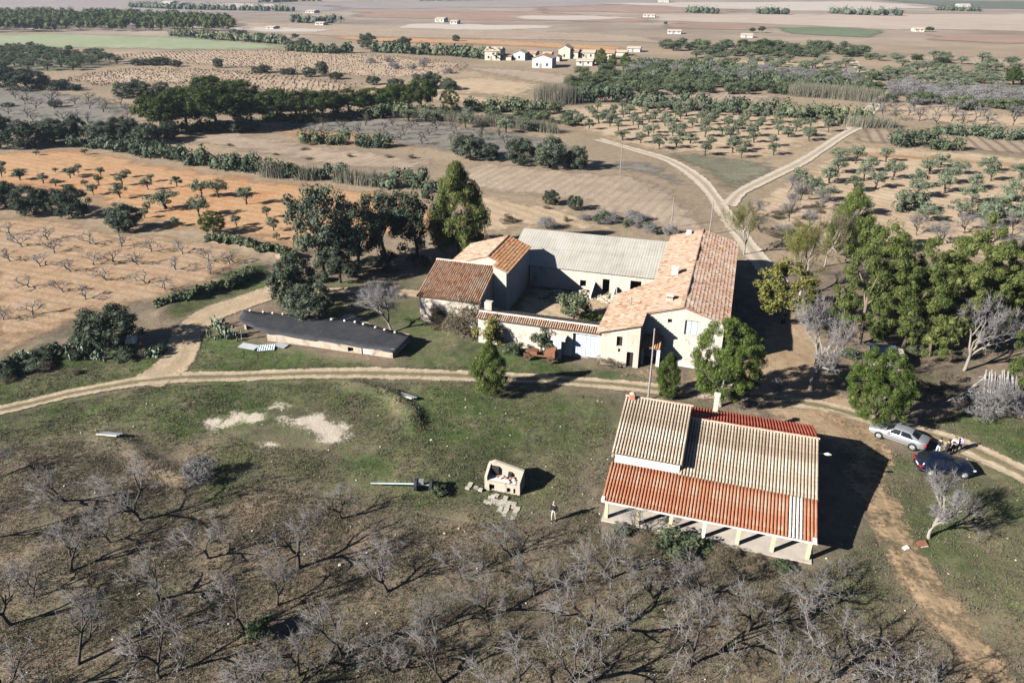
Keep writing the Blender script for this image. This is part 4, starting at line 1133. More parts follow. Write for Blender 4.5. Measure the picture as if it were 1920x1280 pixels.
def setup_trees():
    # young pointed pine
    out = []
    for s in range(3):
        rng = np.random.default_rng(100 + s)
        n = 170; t = rng.random(n) ** 1.1
        prof = np.sin(np.pi * (t * 0.84 + 0.15)) ** 0.8 * (0.50 - 0.16 * t)
        prof = prof * (0.85 + 0.3 * vnoise(t * 6 + s * 9, np.full(n, s * 3.3), 77))
        an = rng.random(n) * 6.283; rr = prof * (0.55 + 0.5 * rng.random(n))
        C = np.column_stack([np.cos(an) * rr, np.sin(an) * rr, 0.12 + t * 0.84])
        me = cloud_mesh('crown', rng, C, 0.05 + 0.06 * (1 - t) * rng.random(n) + 0.02, 200, 0.0175, 0.45, 0.75, 0.42, 0.2, 0.2)
        out.append([('trunk', trunk_mesh(rng, 0.5, 0.022), B_PINE), ('crown', me, M_PINEY)])
    proto('young_pine', out)
    # round-headed Aleppo pine with puffs
    out = []
    for s in range(4):
        rng = np.random.default_rng(120 + s)
        C = shell_points(rng, 150, 0.40, 0.43, 0.53, -0.92, 0.35, 0.10)
        C[:, 0] += 0.07 * np.sin(C[:, 2] * 7 + s); C[:, 1] += 0.07 * np.cos(C[:, 2] * 6 + s)
        rr = 0.045 + 0.065 * rng.random(len(C)) ** 2
        me = cloud_mesh('crown', rng, C, rr, 220, 0.0155, 0.5, 0.62, 0.45, 0.22, 0.25)
        out.append([('trunk', trunk_mesh(rng, 0.55, 0.024, 0.06, 4, 0.22, 0.3), B_PINE), ('crown', me, M_PINE)])
    proto('aleppo_pine', out)
    out = []
    for s in range(2):
        rng = np.random.default_rng(130 + s)
        C = shell_points(rng, 230, 0.43, 0.40, 0.55, -0.85, 0.25, 0.06)
        me = cloud_mesh('crown', rng, C, 0.04 + 0.04 * rng.random(len(C)), 190, 0.0145, 0.45, 0.8, 0.42, 0.2, 0.25)
        out.append([('trunk', trunk_mesh(rng, 0.45, 0.026, 0.08, 4, 0.2, 0.3), B_PALE), ('crown', me, M_PINEY)])
    proto('round_pine', out)
    # stone pine, umbrella crown
    out = []
    for s in range(3):
        rng = np.random.default_rng(140 + s)
        C = shell_points(rng, 95, 0.42, 0.33, 0.60, -0.7, 0.3, 0.08)
        me = cloud_mesh('crown', rng, C, 0.075 + 0.045 * rng.random(len(C)), 130, 0.022, 0.45, 0.85, 0.5, 0.35, 0.35)
        out.append([('trunk', trunk_mesh(rng, 0.6, 0.03, 0.03, 5, 0.25, 0.25), B_PINE), ('crown', me, M_STONEP)])
    proto('stone_pine', out)
    # holm oak
    out = []
    for s in range(4):
        rng = np.random.default_rng(160 + s)
        C = shell_points(rng, 90, 0.39, 0.40, 0.48, -0.9, 0.3, 0.10)
        rr = 0.07 + 0.06 * rng.random(len(C))
        me = cloud_mesh('crown', rng, C, rr, 150, 0.0165, 0.45, 0.9, 0.45, 0.6, 0.15)
        out.append([('trunk', trunk_mesh(rng, 0.5, 0.035, 0.04, 5, 0.25, 0.35), B_OAK), ('crown', me, M_OAK)])
    proto('holm_oak', out)
    # open oak with gaps that show its limbs
    out = []
    for s in range(3):
        rng = np.random.default_rng(180 + s)
        C = shell_points(rng, 62, 0.40, 0.36, 0.57, -0.7, 0.2, 0.14)
        me = cloud_mesh('crown', rng, C, 0.065 + 0.055 * rng.random(len(C)), 150, 0.015, 0.45, 0.85, 0.42, 0.6, 0.15)
        out.append([('trunk', trunk_mesh(rng, 0.6, 0.028, 0.06, 9, 0.3, 0.4), B_OAK), ('crown', me, M_OAK)])
    proto('open_oak', out)
    # olive
    out = []
    for s in range(4):
        rng = np.random.default_rng(200 + s)
        C = shell_points(rng, 22, 0.36, 0.27, 0.62, -0.6, 0.25, 0.16)
        me = cloud_mesh('crown', rng, C, 0.10 + 0.07 * rng.random(len(C)), 110, 0.030, 0.4, 0.85, 0.4, 0.4, 0.15)
        out.append([('trunk', trunk_mesh(rng, 0.5, 0.05, 0.06, 4, 0.22, 0.25), B_OAK), ('crown', me, M_OLIVE)])
    proto('olive_tree', out)
    # bushes
    for kind, mt, seed, core in (('bush', M_BUSH, 220, 0.7), ('dry_bush', M_DRY, 230, 0.4), ('grey_bush', M_GREYB, 240, 0.3), ('dark_bush', M_HEDGE, 250, 0.74), ('yellow_bush', M_YELL, 260, 0.4)):
        out = []
        for s in range(3):
            rng = np.random.default_rng(seed + s)
            C = shell_points(rng, 18, 0.33, 0.42, 0.38, -0.5, 0.3, 0.16); C[:, 2] = np.maximum(C[:, 2], 0.12)
            tw = kind in ('grey_bush', 'dry_bush')
            me = cloud_mesh('foliage', rng, C, 0.12 + 0.10 * rng.random(len(C)), 150 if tw else 140, 0.06 if tw else 0.032, 0.2 if tw else 0.45, 0.95, 0 if tw else 0.45, 0.10 if tw else 0.5, 0.1)
            out.append([('stem', trunk_mesh(rng, 0.3, 0.03), B_OAK), ('foliage', me, mt)])
        proto(kind, out)
    # leafless trees
    def bare(kind, seeds, bark, twigm, **kw):
        out = []
        for s in seeds:
            a, b = bare_tree(np.random.default_rng(s), **kw)
            out.append([('trunk', a, bark), ("crown", b, twigm)])
        proto(kind, out)
    bare('almond_tree', range(300, 306), B_ALM, B_TWIG, levels=5, spread=0.75, trunk=0.15, r0=0.021, split=(3, 2), upward=0.16, twig=0.0017, twigs_per=7)
    bare('small_almond', range(320, 323), B_ALM, B_ALM, levels=4, spread=0.8, trunk=0.22, r0=0.04, split=(3, 2), upward=0.25, twig=0.008, twigs_per=3)
    bare('bare_tree', range(340, 343), B_PALE, B_PTWIG, levels=6, spread=0.6, trunk=0.22, r0=0.03, split=(4, 2), upward=0.25, twig=0.0022, twigs_per=7)
setup_trees()

COUNT = {}
def plant(kind, loc, w, h, name=None, label=None, cat='tree', group=None, rz=None, variant=None, parts=True, mats=None, tilt=None):
    var = PROTO[kind]
    i = COUNT.get(kind, 0); COUNT[kind] = i + 1
    v = var[(variant if variant is not None else (i * 7 + i // 3)) % len(var)]
    root = empty(name or kind, loc, rz if rz is not None else random.random() * 6.28)
    root.scale = (w, w, h)
    if tilt: root.rotation_euler = (tilt[0], tilt[1], root.rotation_euler[2])
    tag(root, label, cat, group)
    for j, (pn, me, mt) in enumerate(v):
        if len(me.materials) == 0: me.materials.append(mt)
        o = link(pn, me, None, root)
        if mats and mats.get(pn):
            o.material_slots[0].link = 'OBJECT'; o.material_slots[0].material = mats[pn]
    return root

def plant_px(kind, px, py, wpx, hpx, **k):
    x, y = gx(px, py)
    w, h = size_at(px, py, wpx, hpx)
    return plant(kind, (x, y, th(x, y) - 0.05), w, h, **k)

# ------------------------------------------------------------------ vegetation: single trees
for kind, px, py, w, h, lab in [
    ('young_pine', 918, 740, 74, 102, 'small bright green pine standing alone beside the dirt track'),
    ('young_pine', 1250, 744, 56, 84, 'slim young pine between the utility pole and the broad farmhouse pine'),
    ('round_pine', 1352, 762, 130, 164, 'broad loose pine in front of the whitewashed farmhouse end wall'),
    ('round_pine', 1634, 800, 124, 142, 'dense round pine with pale trunk right behind the silver car'),
    ('aleppo_pine', 1612, 645, 145, 222, 'tall pine at the end of the big pine row nearest the farmhouse'),
    ('aleppo_pine', 1690, 660, 142, 208, 'tall pine with pale bare trunk, second in the big pine row'),
    ('aleppo_pine', 1742, 668, 135, 185, 'pine with low crown in the middle front of the big pine row'),
    ('aleppo_pine', 1800, 650, 152, 222, 'tallest pine in the middle of the big pine row'),
    ('aleppo_pine', 1882, 645, 140, 182, 'pine behind the leafless grey tree in the big pine row'),
    ('aleppo_pine', 1936, 760, 140, 250, 'pine cut by the picture edge above the wooden pole stack'),
    ('aleppo_pine', 1655, 612, 110, 160, 'pine in the back of the big row behind the gap of the first two'),
    ('aleppo_pine', 1845, 620, 110, 165, 'pine in the back of the big row right of the tallest'),
    ('young_pine', 1584, 482, 82, 134, 'pointed pine behind the big pine row near the leafless orchard'),
    ('young_pine', 860, 480, 124, 178, 'tall pointed pine with bright top beside the dark oak clump'),
    ('round_pine', 401, 442, 50, 44, 'small round bright pine on the orange olive field'),
    ('open_oak', 610, 516, 132, 172, 'largest grey green oak of the clump left of the barns'),
    ('open_oak', 672, 512, 100, 128, 'oak in the middle of the clump left of the barns'),
    ('open_oak', 722, 488, 112, 122, 'oak with visible limbs next to the middle of the clump'),
    ('open_oak', 782, 482, 112, 122, 'dark oak of the clump touching the tall pointed pine'),
    ('open_oak', 640, 530, 90, 80, 'low oak at the front foot of the oak clump'),
    ('holm_oak', 556, 572, 92, 96, 'dense holm oak behind another one beside the black felt roof'),
    ('holm_oak', 582, 602, 94, 74, 'low dense holm oak at the back edge of the black felt roof'),
    ('holm_oak', 208, 650, 114, 82, 'wide dark oak above the white box by the left field'),
    ('holm_oak', 12, 392, 66, 54, 'oak at the picture edge in the row between the two left fields'),
    ('holm_oak', 66, 405, 72, 58, 'oak second from the picture edge between the two left fields'),
    ('holm_oak', 137, 410, 72, 60, 'oak with long shadow, third from the edge between the left fields'),
    ('holm_oak', 236, 434, 70, 50, 'low round oak at the corner of the leafless almond field'),
    ('holm_oak', 880, 300, 66, 52, 'round oak left of the pair on the grey field behind the pines'),
    ('holm_oak', 916, 302, 48, 36, 'small oak touching the round oak on the grey field'),
    ('holm_oak', 975, 310, 62, 54, 'oak at the left of the oak row on the grey field edge'),
    ('holm_oak', 1031, 316, 74, 62, 'largest oak of the oak row on the grey field edge'),
    ('holm_oak', 1082, 318, 46, 44, 'last small oak of the oak row on the grey field edge'),
    ('holm_oak', 1033, 384, 34, 28, 'round bush-like oak behind the corrugated shed, left of two'),
    ('holm_oak', 1078, 394, 32, 30, 'round bush-like oak behind the corrugated shed, right of two'),
]:
    plant_px(kind, px, py, w, h, label=lab, mats={'crown': M_PINE} if px == 860 else None)

for px, py, w, h, vr in [(1523, 730, 195, 175, 0), ]:
    plant_px('bare_tree', px, py, w, h, label='large leafless pale tree in front of the big pine row', variant=vr)
plant_px('bare_tree', 1808, 694, 130, 160, label='leafless grey tree standing before the pines at the right', variant=1)
plant_px('bare_tree', 738, 624, 130, 100, label='leafless lilac grey tree between the felt roof and the barn', variant=2)
plant_px('bare_tree', 1742, 1010, 165, 118, label='leaning leafless tree on the grass in front of the blue car', variant=0, tilt=(R(-4), R(14)), rz=0.4)
plant_px('bare_tree', 1395, 478, 72, 112, label='pale trunked tree with yellowish twigs beside the road behind the farmhouse', variant=1, mats={'crown': M_YELL})
plant_px('open_oak', 1468, 604, 120, 112, label='yellow green tree at the edge of the farmhouse shadow', mats={'crown': M_YELL})
plant_px('bare_tree', 1500, 560, 140, 150, label='thin half bare yellowish tree behind the yellow green tree', variant=2, mats={'crown': M_YELL})
plant_px('bare_tree', 1545, 500, 90, 120, label='half bare tree beside the pointed pine', variant=0, mats={'crown': M_DRY})
plant_px('bare_tree', 1455, 750, 36, 48, label='tiny leafless tree in the dark shadow on the yard', variant=1)
plant_px('bare_tree', 1855, 770, 110, 70, label='grey twiggy shrub tree in front of the wooden pole stack', variant=2, mats={'crown': M_GREYB})
plant_px('bare_tree', 1320, 748, 60, 60, label='twiggy brown shrub at the foot of the farmhouse pine', variant=0)
plant_px('bush', 1015, 660, 52, 54, label='round green bush against the courtyard wall beside the white pillar', cat='bush')
plant_px('yellow_bush', 920, 650, 62, 56, label='yellowish bush against the left end of the courtyard wall', cat='bush')
plant_px('dry_bush', 868, 626, 86, 70, label='brown bush in front of the barn corner', cat='bush')
plant_px('dry_bush', 820, 608, 60, 36, label='low dry bush at the foot of the barn front wall', cat='bush')
plant_px('bush', 962, 664, 48, 22, label='low dark bush behind the rusty cart', cat='bush')
plant_px('bush', 1075, 603, 64, 62, label='dense green bush growing inside the courtyard', cat='bush')
plant_px('bush', 1108, 602, 46, 22, label='low bright green bush beside the courtyard bush', cat='bush', mats={'foliage': M_PINEY})
plant_px('yellow_bush', 1180, 664, 34, 44, label='yellow climbing vine on the farmhouse wing corner', cat='climber')
plant_px('dry_bush', 1140, 682, 60, 18, label='low dry weeds beside the blue gate', cat='bush')
plant_px('dry_bush', 952, 418, 34, 18, label='tan dry bush on the pale slope behind the barns', cat='bush')
plant_px('grey_bush', 1025, 428, 44, 26, label='grey twiggy bush right behind the corrugated shed', cat='bush')
plant_px('bush', 1268, 1030, 90, 34, label='green shrub spreading along the front of the porch', cat='bush')
for k, (px, py) in enumerate([(1165, 1000), (1215, 1012), (1325, 1032), (1410, 1058), (1470, 1066)]):
    plant_px('dry_bush' if k % 2 else 'bush', px, py, 46, 15, label='%s low weed clump counted from the left along the porch front' % ['first', 'second', 'third', 'fourth', 'fifth'][k], cat='bush', group='weeds along the porch front')
plant_px('dry_bush', 1360, 1050, 60, 24, label='dry shrub in front of the porch steps', cat='bush')
plant_px('grey_bush', 378, 898, 70, 52, label='grey shrub at the end of the small earth bank', cat='bush')
plant_px('bush', 490, 1190, 62, 38, label='solitary dark green shrub among the foreground almond trees', cat='bush')
plant_px('bush', 822, 926, 40, 18, label='dark weeds grown around the rusty drums', cat='bush')
plant_px('grey_bush', 1830, 775, 90, 40, label='grey brushwood heap beside the wooden pole stack', cat='bush')
plant_px('grey_bush', 1900, 770, 60, 44, label='grey bramble at the picture edge by the pole stack', cat='bush')
plant_px('dry_bush', 1700, 740, 60, 36, label='brown bush behind the round pine by the cars', cat='bush')
plant_px('bush', 1395, 738, 50, 40, label='low green shrub beside the farmhouse pine', cat='bush')

for i, (px, py, w, h) in enumerate([(306, 252, 84, 80), (352, 240, 84, 76), (398, 206, 62, 62), (408, 246, 104, 84), (448, 210, 74, 58), (470, 240, 70, 66)]):
    plant_px('stone_pine', px, py, w * 1.15, h, label='dark umbrella pine, %s from the left in the dense pine group' % ['first', 'second', 'third', 'fourth', 'fifth', 'sixth'][i], group='umbrella pines in the left group')
for i, (px, py, w, h) in enumerate([(520, 224, 62, 56), (560, 226, 72, 58), (606, 226, 70, 56), (652, 220, 72, 52), (700, 214, 66, 48), (745, 212, 62, 52), (790, 212, 56, 62)]):
    plant_px('stone_pine', px, py, w * 1.2, h, label='dark umbrella pine, %s from the left in the long pine row' % ['first', 'second', 'third', 'fourth', 'fifth', 'sixth', 'last'][i], group='umbrella pines in the row')
plant_px('aleppo_pine', 846, 214, 40, 46, label='small pine standing at the end of the umbrella pine row')
for i, (px, py, w, h) in enumerate([(2, 280, 54, 74), (56, 278, 84, 56), (102, 272, 72, 50), (146, 266, 46, 48), (192, 270, 62, 42), (236, 268, 62, 54), (278, 270, 52, 44), (318, 262, 40, 36), (450, 248, 46, 32)]):
    plant_px('holm_oak', px, py, w, h, label='dark oak, %s from the left in the belt behind the orange field' % ['first', 'second', 'third', 'fourth', 'fifth', 'sixth', 'seventh', 'eighth', 'last'][i], group='oaks of the belt behind the orange field')
for px, py, w, h in [(14, 168, 50, 50), (52, 168, 84, 40), (108, 168, 54, 22), (142, 170, 26, 14), (250, 184, 72, 36), (305, 184, 36, 32), (335, 186, 40, 24), (15, 200, 26, 8), (105, 201, 26, 16)]:
    plant_px('holm_oak', px, py, w, h, label='dark oak at the edge of the grey scrub field far left', group='oaks around the grey scrub field')
for px, py, w, h in [(490, 137, 40, 17), (540, 140, 34, 14), (580, 144, 30, 20), (605, 140, 28, 26), (630, 148, 30, 14), (700, 158, 28, 20), (743, 162, 34, 18), (800, 165, 60, 34), (840, 168, 36, 24), (330, 125, 26, 13), (300, 122, 50, 16), (262, 122, 40, 14), (410, 128, 20, 22)]:
    plant_px('holm_oak', px, py, w, h, label='oak or bush standing among the pale vineyards', group='oaks among the vineyards')
for px, py, w, h in [(36, 96, 26, 14), (130, 106, 28, 12), (190, 108, 24, 10), (690, 92, 38, 30), (735, 94, 40, 20), (760, 92, 26, 26), (855, 78, 16, 14), (1248, 46, 8, 6), (570, 95, 34, 24), (625, 100, 36, 12)]:
    plant_px('holm_oak', px, py, w, h, label='lone dark tree far out in the open fields', group='lone trees in the far fields')
for px, py, w, h in [(1126, 122, 26, 32), (1148, 124, 20, 22), (1172, 126, 22, 28)]:
    plant_px('young_pine', px, py, w, h, label='dark pointed pine beside the white hamlet houses', group='hamlet pines')
for px, py, w, h in [(1392, 92, 22, 18), (1430, 95, 42, 20), (1520, 86, 14, 10), (1765, 126, 32, 18), (1410, 62, 12, 10), (1428, 62, 14, 13), (1742, 60, 16, 10), (1718, 118, 20, 14), (1895, 165, 26, 40)]:
    plant_px('stone_pine', px, py, w, h, label='dark round tree in the far groves at the right', group='dark trees in the far right groves')

# leafless almonds of the foreground orchard
ORD = ['first', 'second', 'third', 'fourth', 'fifth', 'sixth', 'seventh', 'eighth', 'ninth', 'tenth', 'eleventh', 'twelfth']
ALMONDS = [(120, 936, 130, 110), (258, 976, 170, 140), (133, 1072, 150, 130), (297, 1122, 140, 110), (560, 1066, 165, 135), (641, 971, 90, 80), (727, 1111, 150, 130), (459, 1178, 150, 140), (641, 1226, 160, 150), (147, 1248, 170, 140), (302, 1272, 180, 150), (958, 1045, 110, 100), (908, 1158, 130, 120), (1094, 1204, 190, 170), (1137, 1088, 130, 130), (833, 1282, 150, 140), (1296, 1253, 190, 170), (1321, 1116, 150, 120), (1515, 1166, 190, 110), (1565, 1270, 190, 130), (1075, 1300, 170, 150), (-30, 1010, 150, 120), (20, 1170, 150, 130), (-10, 900, 100, 80), (960, 1330, 190, 150), (1450, 1330, 190, 160), (480, 1340, 190, 150), (1210, 1010, 90, 70), (1225, 1120, 110, 90), (1700, 1330, 190, 160), (20, 1330, 190, 150), (1578, 1085, 60, 50), (1000, 1118, 110, 95), (1400, 1184, 130, 110), (800, 1196, 120, 105), (866, 1088, 100, 90), (205, 1018, 110, 90), (392, 1046, 120, 100), (520, 1136, 120, 105), (70, 1118, 110, 95), (735, 1262, 130, 115), (560, 1266, 130, 115)]
ROWS = [(0, 985, 'the farthest row, next to the meadow'), (985, 1085, 'the second row from the meadow'), (1085, 1140, 'the third row from the meadow'), (1140, 1215, 'the fourth row from the meadow'), (1215, 1275, 'the fifth row from the meadow'), (1275, 2000, 'the nearest row at the lower edge')]
for lo, hi, rn in ROWS:
    for k, (px, py, w, h) in enumerate(sorted(a for a in ALMONDS if lo <= a[1] < hi)):
        plant_px('almond_tree', px, py, w * 1.02, h * 0.82, label='leafless almond tree, %s from the left in %s' % (ORD[k], rn), group='foreground almond trees')
for px, py in [(43, 466), (102, 478), (170, 460), (228, 465), (285, 475), (343, 480), (55, 542), (120, 550), (202, 528), (216, 495), (135, 513), (75, 503), (20, 493), (272, 533), (330, 508), (392, 492), (160, 563), (5, 602), (60, 592), (90, 452), (20, 445), (260, 500), (310, 545), (395, 515), (430, 498), (175, 500)]:
    plant_px('small_almond', px, py, 52, 28, mats={'crown': B_TWIG, 'trunk': B_TWIG}, label='small leafless almond tree in the tan field at the left', group='small almond trees in the left field')

# olives on the orange field
for px, py, w, h in [(8, 324, 18, 22), (5, 335, 20, 22), (38, 340, 24, 20), (70, 294, 14, 10), (40, 340, 26, 22), (105, 326, 12, 10), (132, 336, 24, 22), (140, 332, 22, 18), (148, 322, 14, 14), (82, 346, 26, 20), (176, 368, 24, 22), (187, 350, 18, 22), (190, 332, 18, 18), (226, 374, 30, 30), (230, 350, 24, 26), (238, 334, 20, 16), (278, 358, 24, 24), (284, 342, 18, 16), (310, 394, 66, 36), (332, 352, 24, 22), (378, 372, 40, 34), (410, 372, 40, 36), (374, 408, 44, 38), (462, 386, 34, 36), (502, 412, 20, 24), (514, 436, 26, 28), (272, 412, 18, 20), (160, 292, 14, 12), (278, 402, 16, 22), (330, 428, 18, 20), (445, 428, 22, 24), (520, 452, 18, 14), (105, 352, 22, 16), (160, 352, 16, 14)]:
    lab = {(310, 394): 'widest olive tree with a flat crown on the orange field', (378, 372): 'olive on the left of the touching pair on the orange field', (410, 372): 'olive on the right of the touching pair on the orange field', (374, 408): 'umbrella shaped olive with a clear trunk behind the small round pine', (462, 386): 'lone olive right of the touching pair on the orange field', (226, 374): 'olive with a dense crown left of the widest olive', (514, 436): 'olive nearest the oak clump on the orange field'}.get((px, py), 'small olive tree on the orange soil of the left field')
    plant_px('olive_tree', px, py, w, h, label=lab, group='olives on the orange field')

def fill(kind, poly, spacing, wr, hr, label, group, cat='tree', ang=0.0, jit=0.25, skip=0.08, maxn=300, name=None, mats=None, sx=1.0, rowmod=None):
    P = PX(poly); pa = np.array(P); c = pa.mean(0); ca, sa = math.cos(ang), math.sin(ang)
    r = np.abs(pa - c).max() * 1.5; n = 0
    pts = []
    for i in np.arange(-r, r, spacing * sx):
        for j in np.arange(-r, r, spacing):
            a = i + random.uniform(-jit, jit) * spacing; b = j + random.uniform(-jit, jit) * spacing
            pts.append((c[0] + a * ca - b * sa, c[1] + a * sa + b * ca))
    pts = np.array(pts); k = in_poly(pts[:, 0], pts[:, 1], P)
    for x, y in pts[k]:
        if random.random() < skip or n >= maxn: continue
        n += 1
        w = random.uniform(*wr); h = random.uniform(*hr)
        plant(kind, (x, y, th(x, y) - 0.05), w, h, label=label, group=group, cat=cat, name=name, mats=mats)
    return n

nn = {}
nn['grove'] = fill('olive_tree', [(1085, 205), (1250, 200), (1400, 210), (1580, 235), (1470, 292), (1400, 296), (1200, 280), (1110, 260), (1060, 232)], 5.8, (2.6, 4.4), (2.4, 3.8), 'olive tree in the sandy grove between the two pale roads', 'olives between the roads', ang=R(28), sx=1.15)
nn['grove2'] = fill('olive_tree', [(1505, 330), (1575, 290), (1700, 302), (1990, 335), (1990, 440), (1640, 412), (1480, 352)], 6.4, (3.4, 5.2), (3.0, 4.4), 'olive tree in the grove right of the forked road', 'olives right of the fork', ang=R(14), sx=1.25)
nn['bareR'] = fill('bare_tree', [(1385, 410), (1480, 352), (1620, 415), (1980, 445), (1990, 500), (1880, 490), (1640, 440), (1560, 430), (1440, 480)], 6.2, (4.0, 6.0), (3.0, 4.6), 'leafless lilac grey tree in the orchard behind the pine row', 'leafless orchard behind the pines', mats={'crown': B_TWIG, 'trunk': B_ALM})
nn['bareFR'] = fill('small_almond', [(1640, 195), (1800, 205), (1990, 228), (1990, 250), (1720, 236), (1620, 222)], 7.5, (4.5, 6.5), (3.5, 5), 'small leafless tree on the pale strip above the ploughed field', 'leafless trees above the ploughed field', mats={'crown': B_TWIG})
nn['f9'] = fill('small_almond', [(0, 172), (170, 184), (260, 205), (255, 235), (100, 258), (0, 245)], 8.5, (4.5, 6.5), (2.8, 3.8), 'small leafless tree in the grey scrub field far left', 'leafless trees of the grey scrub field', mats={'crown': B_TWIG})
nn['f15'] = fill('small_almond', [(560, 226), (700, 222), (820, 232), (960, 262), (1000, 290), (850, 285), (720, 270), (600, 255)], 6.5, (3.5, 5), (2.4, 3.2), 'small dark leafless tree in the grey orchard behind the oaks', 'leafless trees of the grey orchard')
nn['scrub'] = fill('bush', [(1060, 160), (1180, 148), (1400, 150), (1640, 172), (1640, 186), (1400, 178), (1200, 178), (1080, 185)], 7.0, (5, 9), (3, 5), 'green bush in the dense scrub belt behind the olive grove', 'bushes of the scrub belt', 'bush', jit=0.45)
nn['scrubg'] = fill('grey_bush', [(1180, 118), (1400, 132), (1650, 150), (1640, 172), (1400, 160), (1180, 150)], 10.0, (6, 10), (3, 5), 'grey leafless bush in the scrub behind the hamlet road', 'grey bushes behind the scrub belt', 'bush', jit=0.45)
nn['scrubr'] = fill('grey_bush', [(1660, 160), (1990, 180), (1990, 205), (1780, 196), (1670, 182)], 6.5, (6, 8.5), (3, 4.5), 'lilac grey bush in the wide leafless plantation at far right', 'grey plantation bushes at far right', 'bush', jit=0.4)
nn['rightb'] = fill('bush', [(1640, 185), (1780, 195), (1990, 205), (1990, 218), (1780, 206), (1660, 196)], 6.5, (5, 7.5), (3.2, 4.6), 'green bush in the belt in front of the leafless plantation', 'green bushes at far right', 'bush', jit=0.4)
nn['farol'] = fill('olive_tree', [(1290, 108), (1400, 112), (1600, 122), (1620, 140), (1450, 140), (1300, 130)], 11.5, (5, 7), (3.2, 4.4), 'olive tree in the far grove in front of the winter crops', 'olives of the far grove', ang=R(60), sx=0.7)
nn['farol2'] = fill('bush', [(1240, 84), (1420, 84), (1600, 92), (1640, 104), (1400, 104), (1250, 98)], 15, (8, 12), (4, 6), 'grey green tree in the far belt of groves', 'trees of the far belt', 'tree', jit=0.45)
nn['farR'] = fill('olive_tree', [(1660, 128), (1990, 135), (1990, 165), (1800, 160), (1660, 158)], 11, (5, 8), (3, 5), 'olive tree in the far groves at the right edge', 'olives at the far right', jit=0.35)
nn['leftol'] = fill('olive_tree', [(-60, 94), (60, 92), (190, 104), (235, 122), (130, 134), (-60, 138)], 9.0, (5.5, 7.5), (3.5, 4.5), 'olive tree in the dense green plantation far left', 'olives of the far left plantation', jit=0.25, mats={'crown': M_BUSH})
nn['midscrub'] = fill('bush', [(870, 205), (1000, 200), (1090, 215), (1110, 250), (1000, 240), (900, 222)], 8.0, (4, 7), (2.5, 4), 'bush in the mixed belt left of the sandy olive grove', 'bushes left of the grove', 'bush', jit=0.45)
nn['midol'] = fill('olive_tree', [(690, 218), (850, 222), (1000, 240), (1060, 262), (1000, 262), (850, 240), (700, 230)], 9.0, (4.5, 6.5), (3, 4), 'olive tree in the row along the grey orchard', 'olives along the grey orchard', jit=0.3)
nn['bare_mid'] = fill('grey_bush', [(640, 112), (850, 120), (880, 138), (700, 140)], 16, (4, 6), (2.5, 3.5), 'leafless bush in the pale field before the hamlet', 'bushes before the hamlet', 'bush', jit=0.45)
nn['gr1'] = fill('olive_tree', [(1640, 138), (1800, 142), (1990, 152), (1990, 182), (1780, 178), (1660, 160)], 8.5, (5, 8), (2.5, 4), 'olive in the loose far grove above the grey plantation', 'loose far grove', 'tree', jit=0.45)
nn['gr9'] = fill('bush', [(1180, 118), (1400, 132), (1650, 150), (1640, 172), (1400, 160), (1180, 150)], 8.5, (6, 9), (3, 5), 'green bush mixed into the grey scrub behind the hamlet road', 'green bushes in the grey scrub', 'bush', jit=0.45)
nn['gr2'] = fill('bush', [(1300, 92), (1620, 98), (1640, 112), (1300, 108)], 13, (7, 11), (3.5, 5), 'grey green tree in the second far belt of groves', 'trees of the second far belt', 'tree', jit=0.45)
nn['gr3'] = fill('bush', [(1090, 135), (1180, 130), (1300, 140), (1300, 155), (1180, 158), (1090, 160)], 8.5, (5, 9), (3, 5), 'bush in the scrub just below the hamlet', 'bushes below the hamlet', 'bush', jit=0.45)
nn['gr4'] = fill('olive_tree', [(1640, 108), (1990, 118), (1990, 136), (1650, 126)], 13, (6, 9), (3, 5), 'olive tree in the farthest grove at the right edge', 'olives of the farthest grove', jit=0.4)
nn['gr5'] = fill('bush', [(440, 62), (560, 68), (640, 80), (560, 92), (440, 78)], 22, (6, 10), (3, 5), 'bush scattered behind the pale green field', 'bushes behind the green field', 'bush', jit=0.45)
nn['gr6'] = fill('dry_bush', [(880, 375), (1000, 380), (1100, 410), (990, 428), (900, 440)], 6.5, (1.2, 2.6), (0.5, 1.0), 'low dry tussock on the pale slope behind the barns', 'tussocks behind the barns', 'bush', jit=0.45, skip=0.4)
nn['gr7'] = fill('dry_bush', [(560, 250), (820, 300), (760, 325), (480, 285), (300, 265)], 9, (1.5, 3.0), (0.6, 1.2), 'low dry tussock on the grey field below the umbrella pines', 'tussocks on the grey field', 'bush', jit=0.45, skip=0.5)
nn['gr8'] = fill('dry_bush', [(1410, 400), (1500, 345), (1640, 420), (1560, 440), (1440, 470)], 4.5, (1.5, 3.2), (0.7, 1.4), 'dry undergrowth between the leafless orchard trees', 'undergrowth of the leafless orchard', 'bush', jit=0.45, skip=0.35)
nn['yardscrub'] = fill('dry_bush', [(1640, 690), (1760, 690), (1830, 720), (1800, 780), (1720, 740), (1650, 720)], 2.6, (1.4, 2.4), (0.7, 1.3), 'dry brown bush under the big pines', 'dry bushes under the pines', 'bush', jit=0.45)
nn['shedscrub'] = fill('grey_bush', [(1090, 400), (1170, 402), (1265, 438), (1255, 452), (1180, 430), (1100, 420)], 2.6, (2.4, 3.8), (1.3, 2.2), 'lilac grey bush in the strip behind the corrugated shed', 'grey bushes behind the shed', 'bush', jit=0.45, skip=0.25)
nn['shedscrub2'] = fill('bush', [(1090, 400), (1170, 402), (1265, 438), (1255, 452), (1180, 430), (1100, 420)], 4.2, (2.0, 3.2), (1.2, 2.0), 'dark green bush in the strip behind the corrugated shed', 'green bushes behind the shed', 'bush', jit=0.45, skip=0.25)
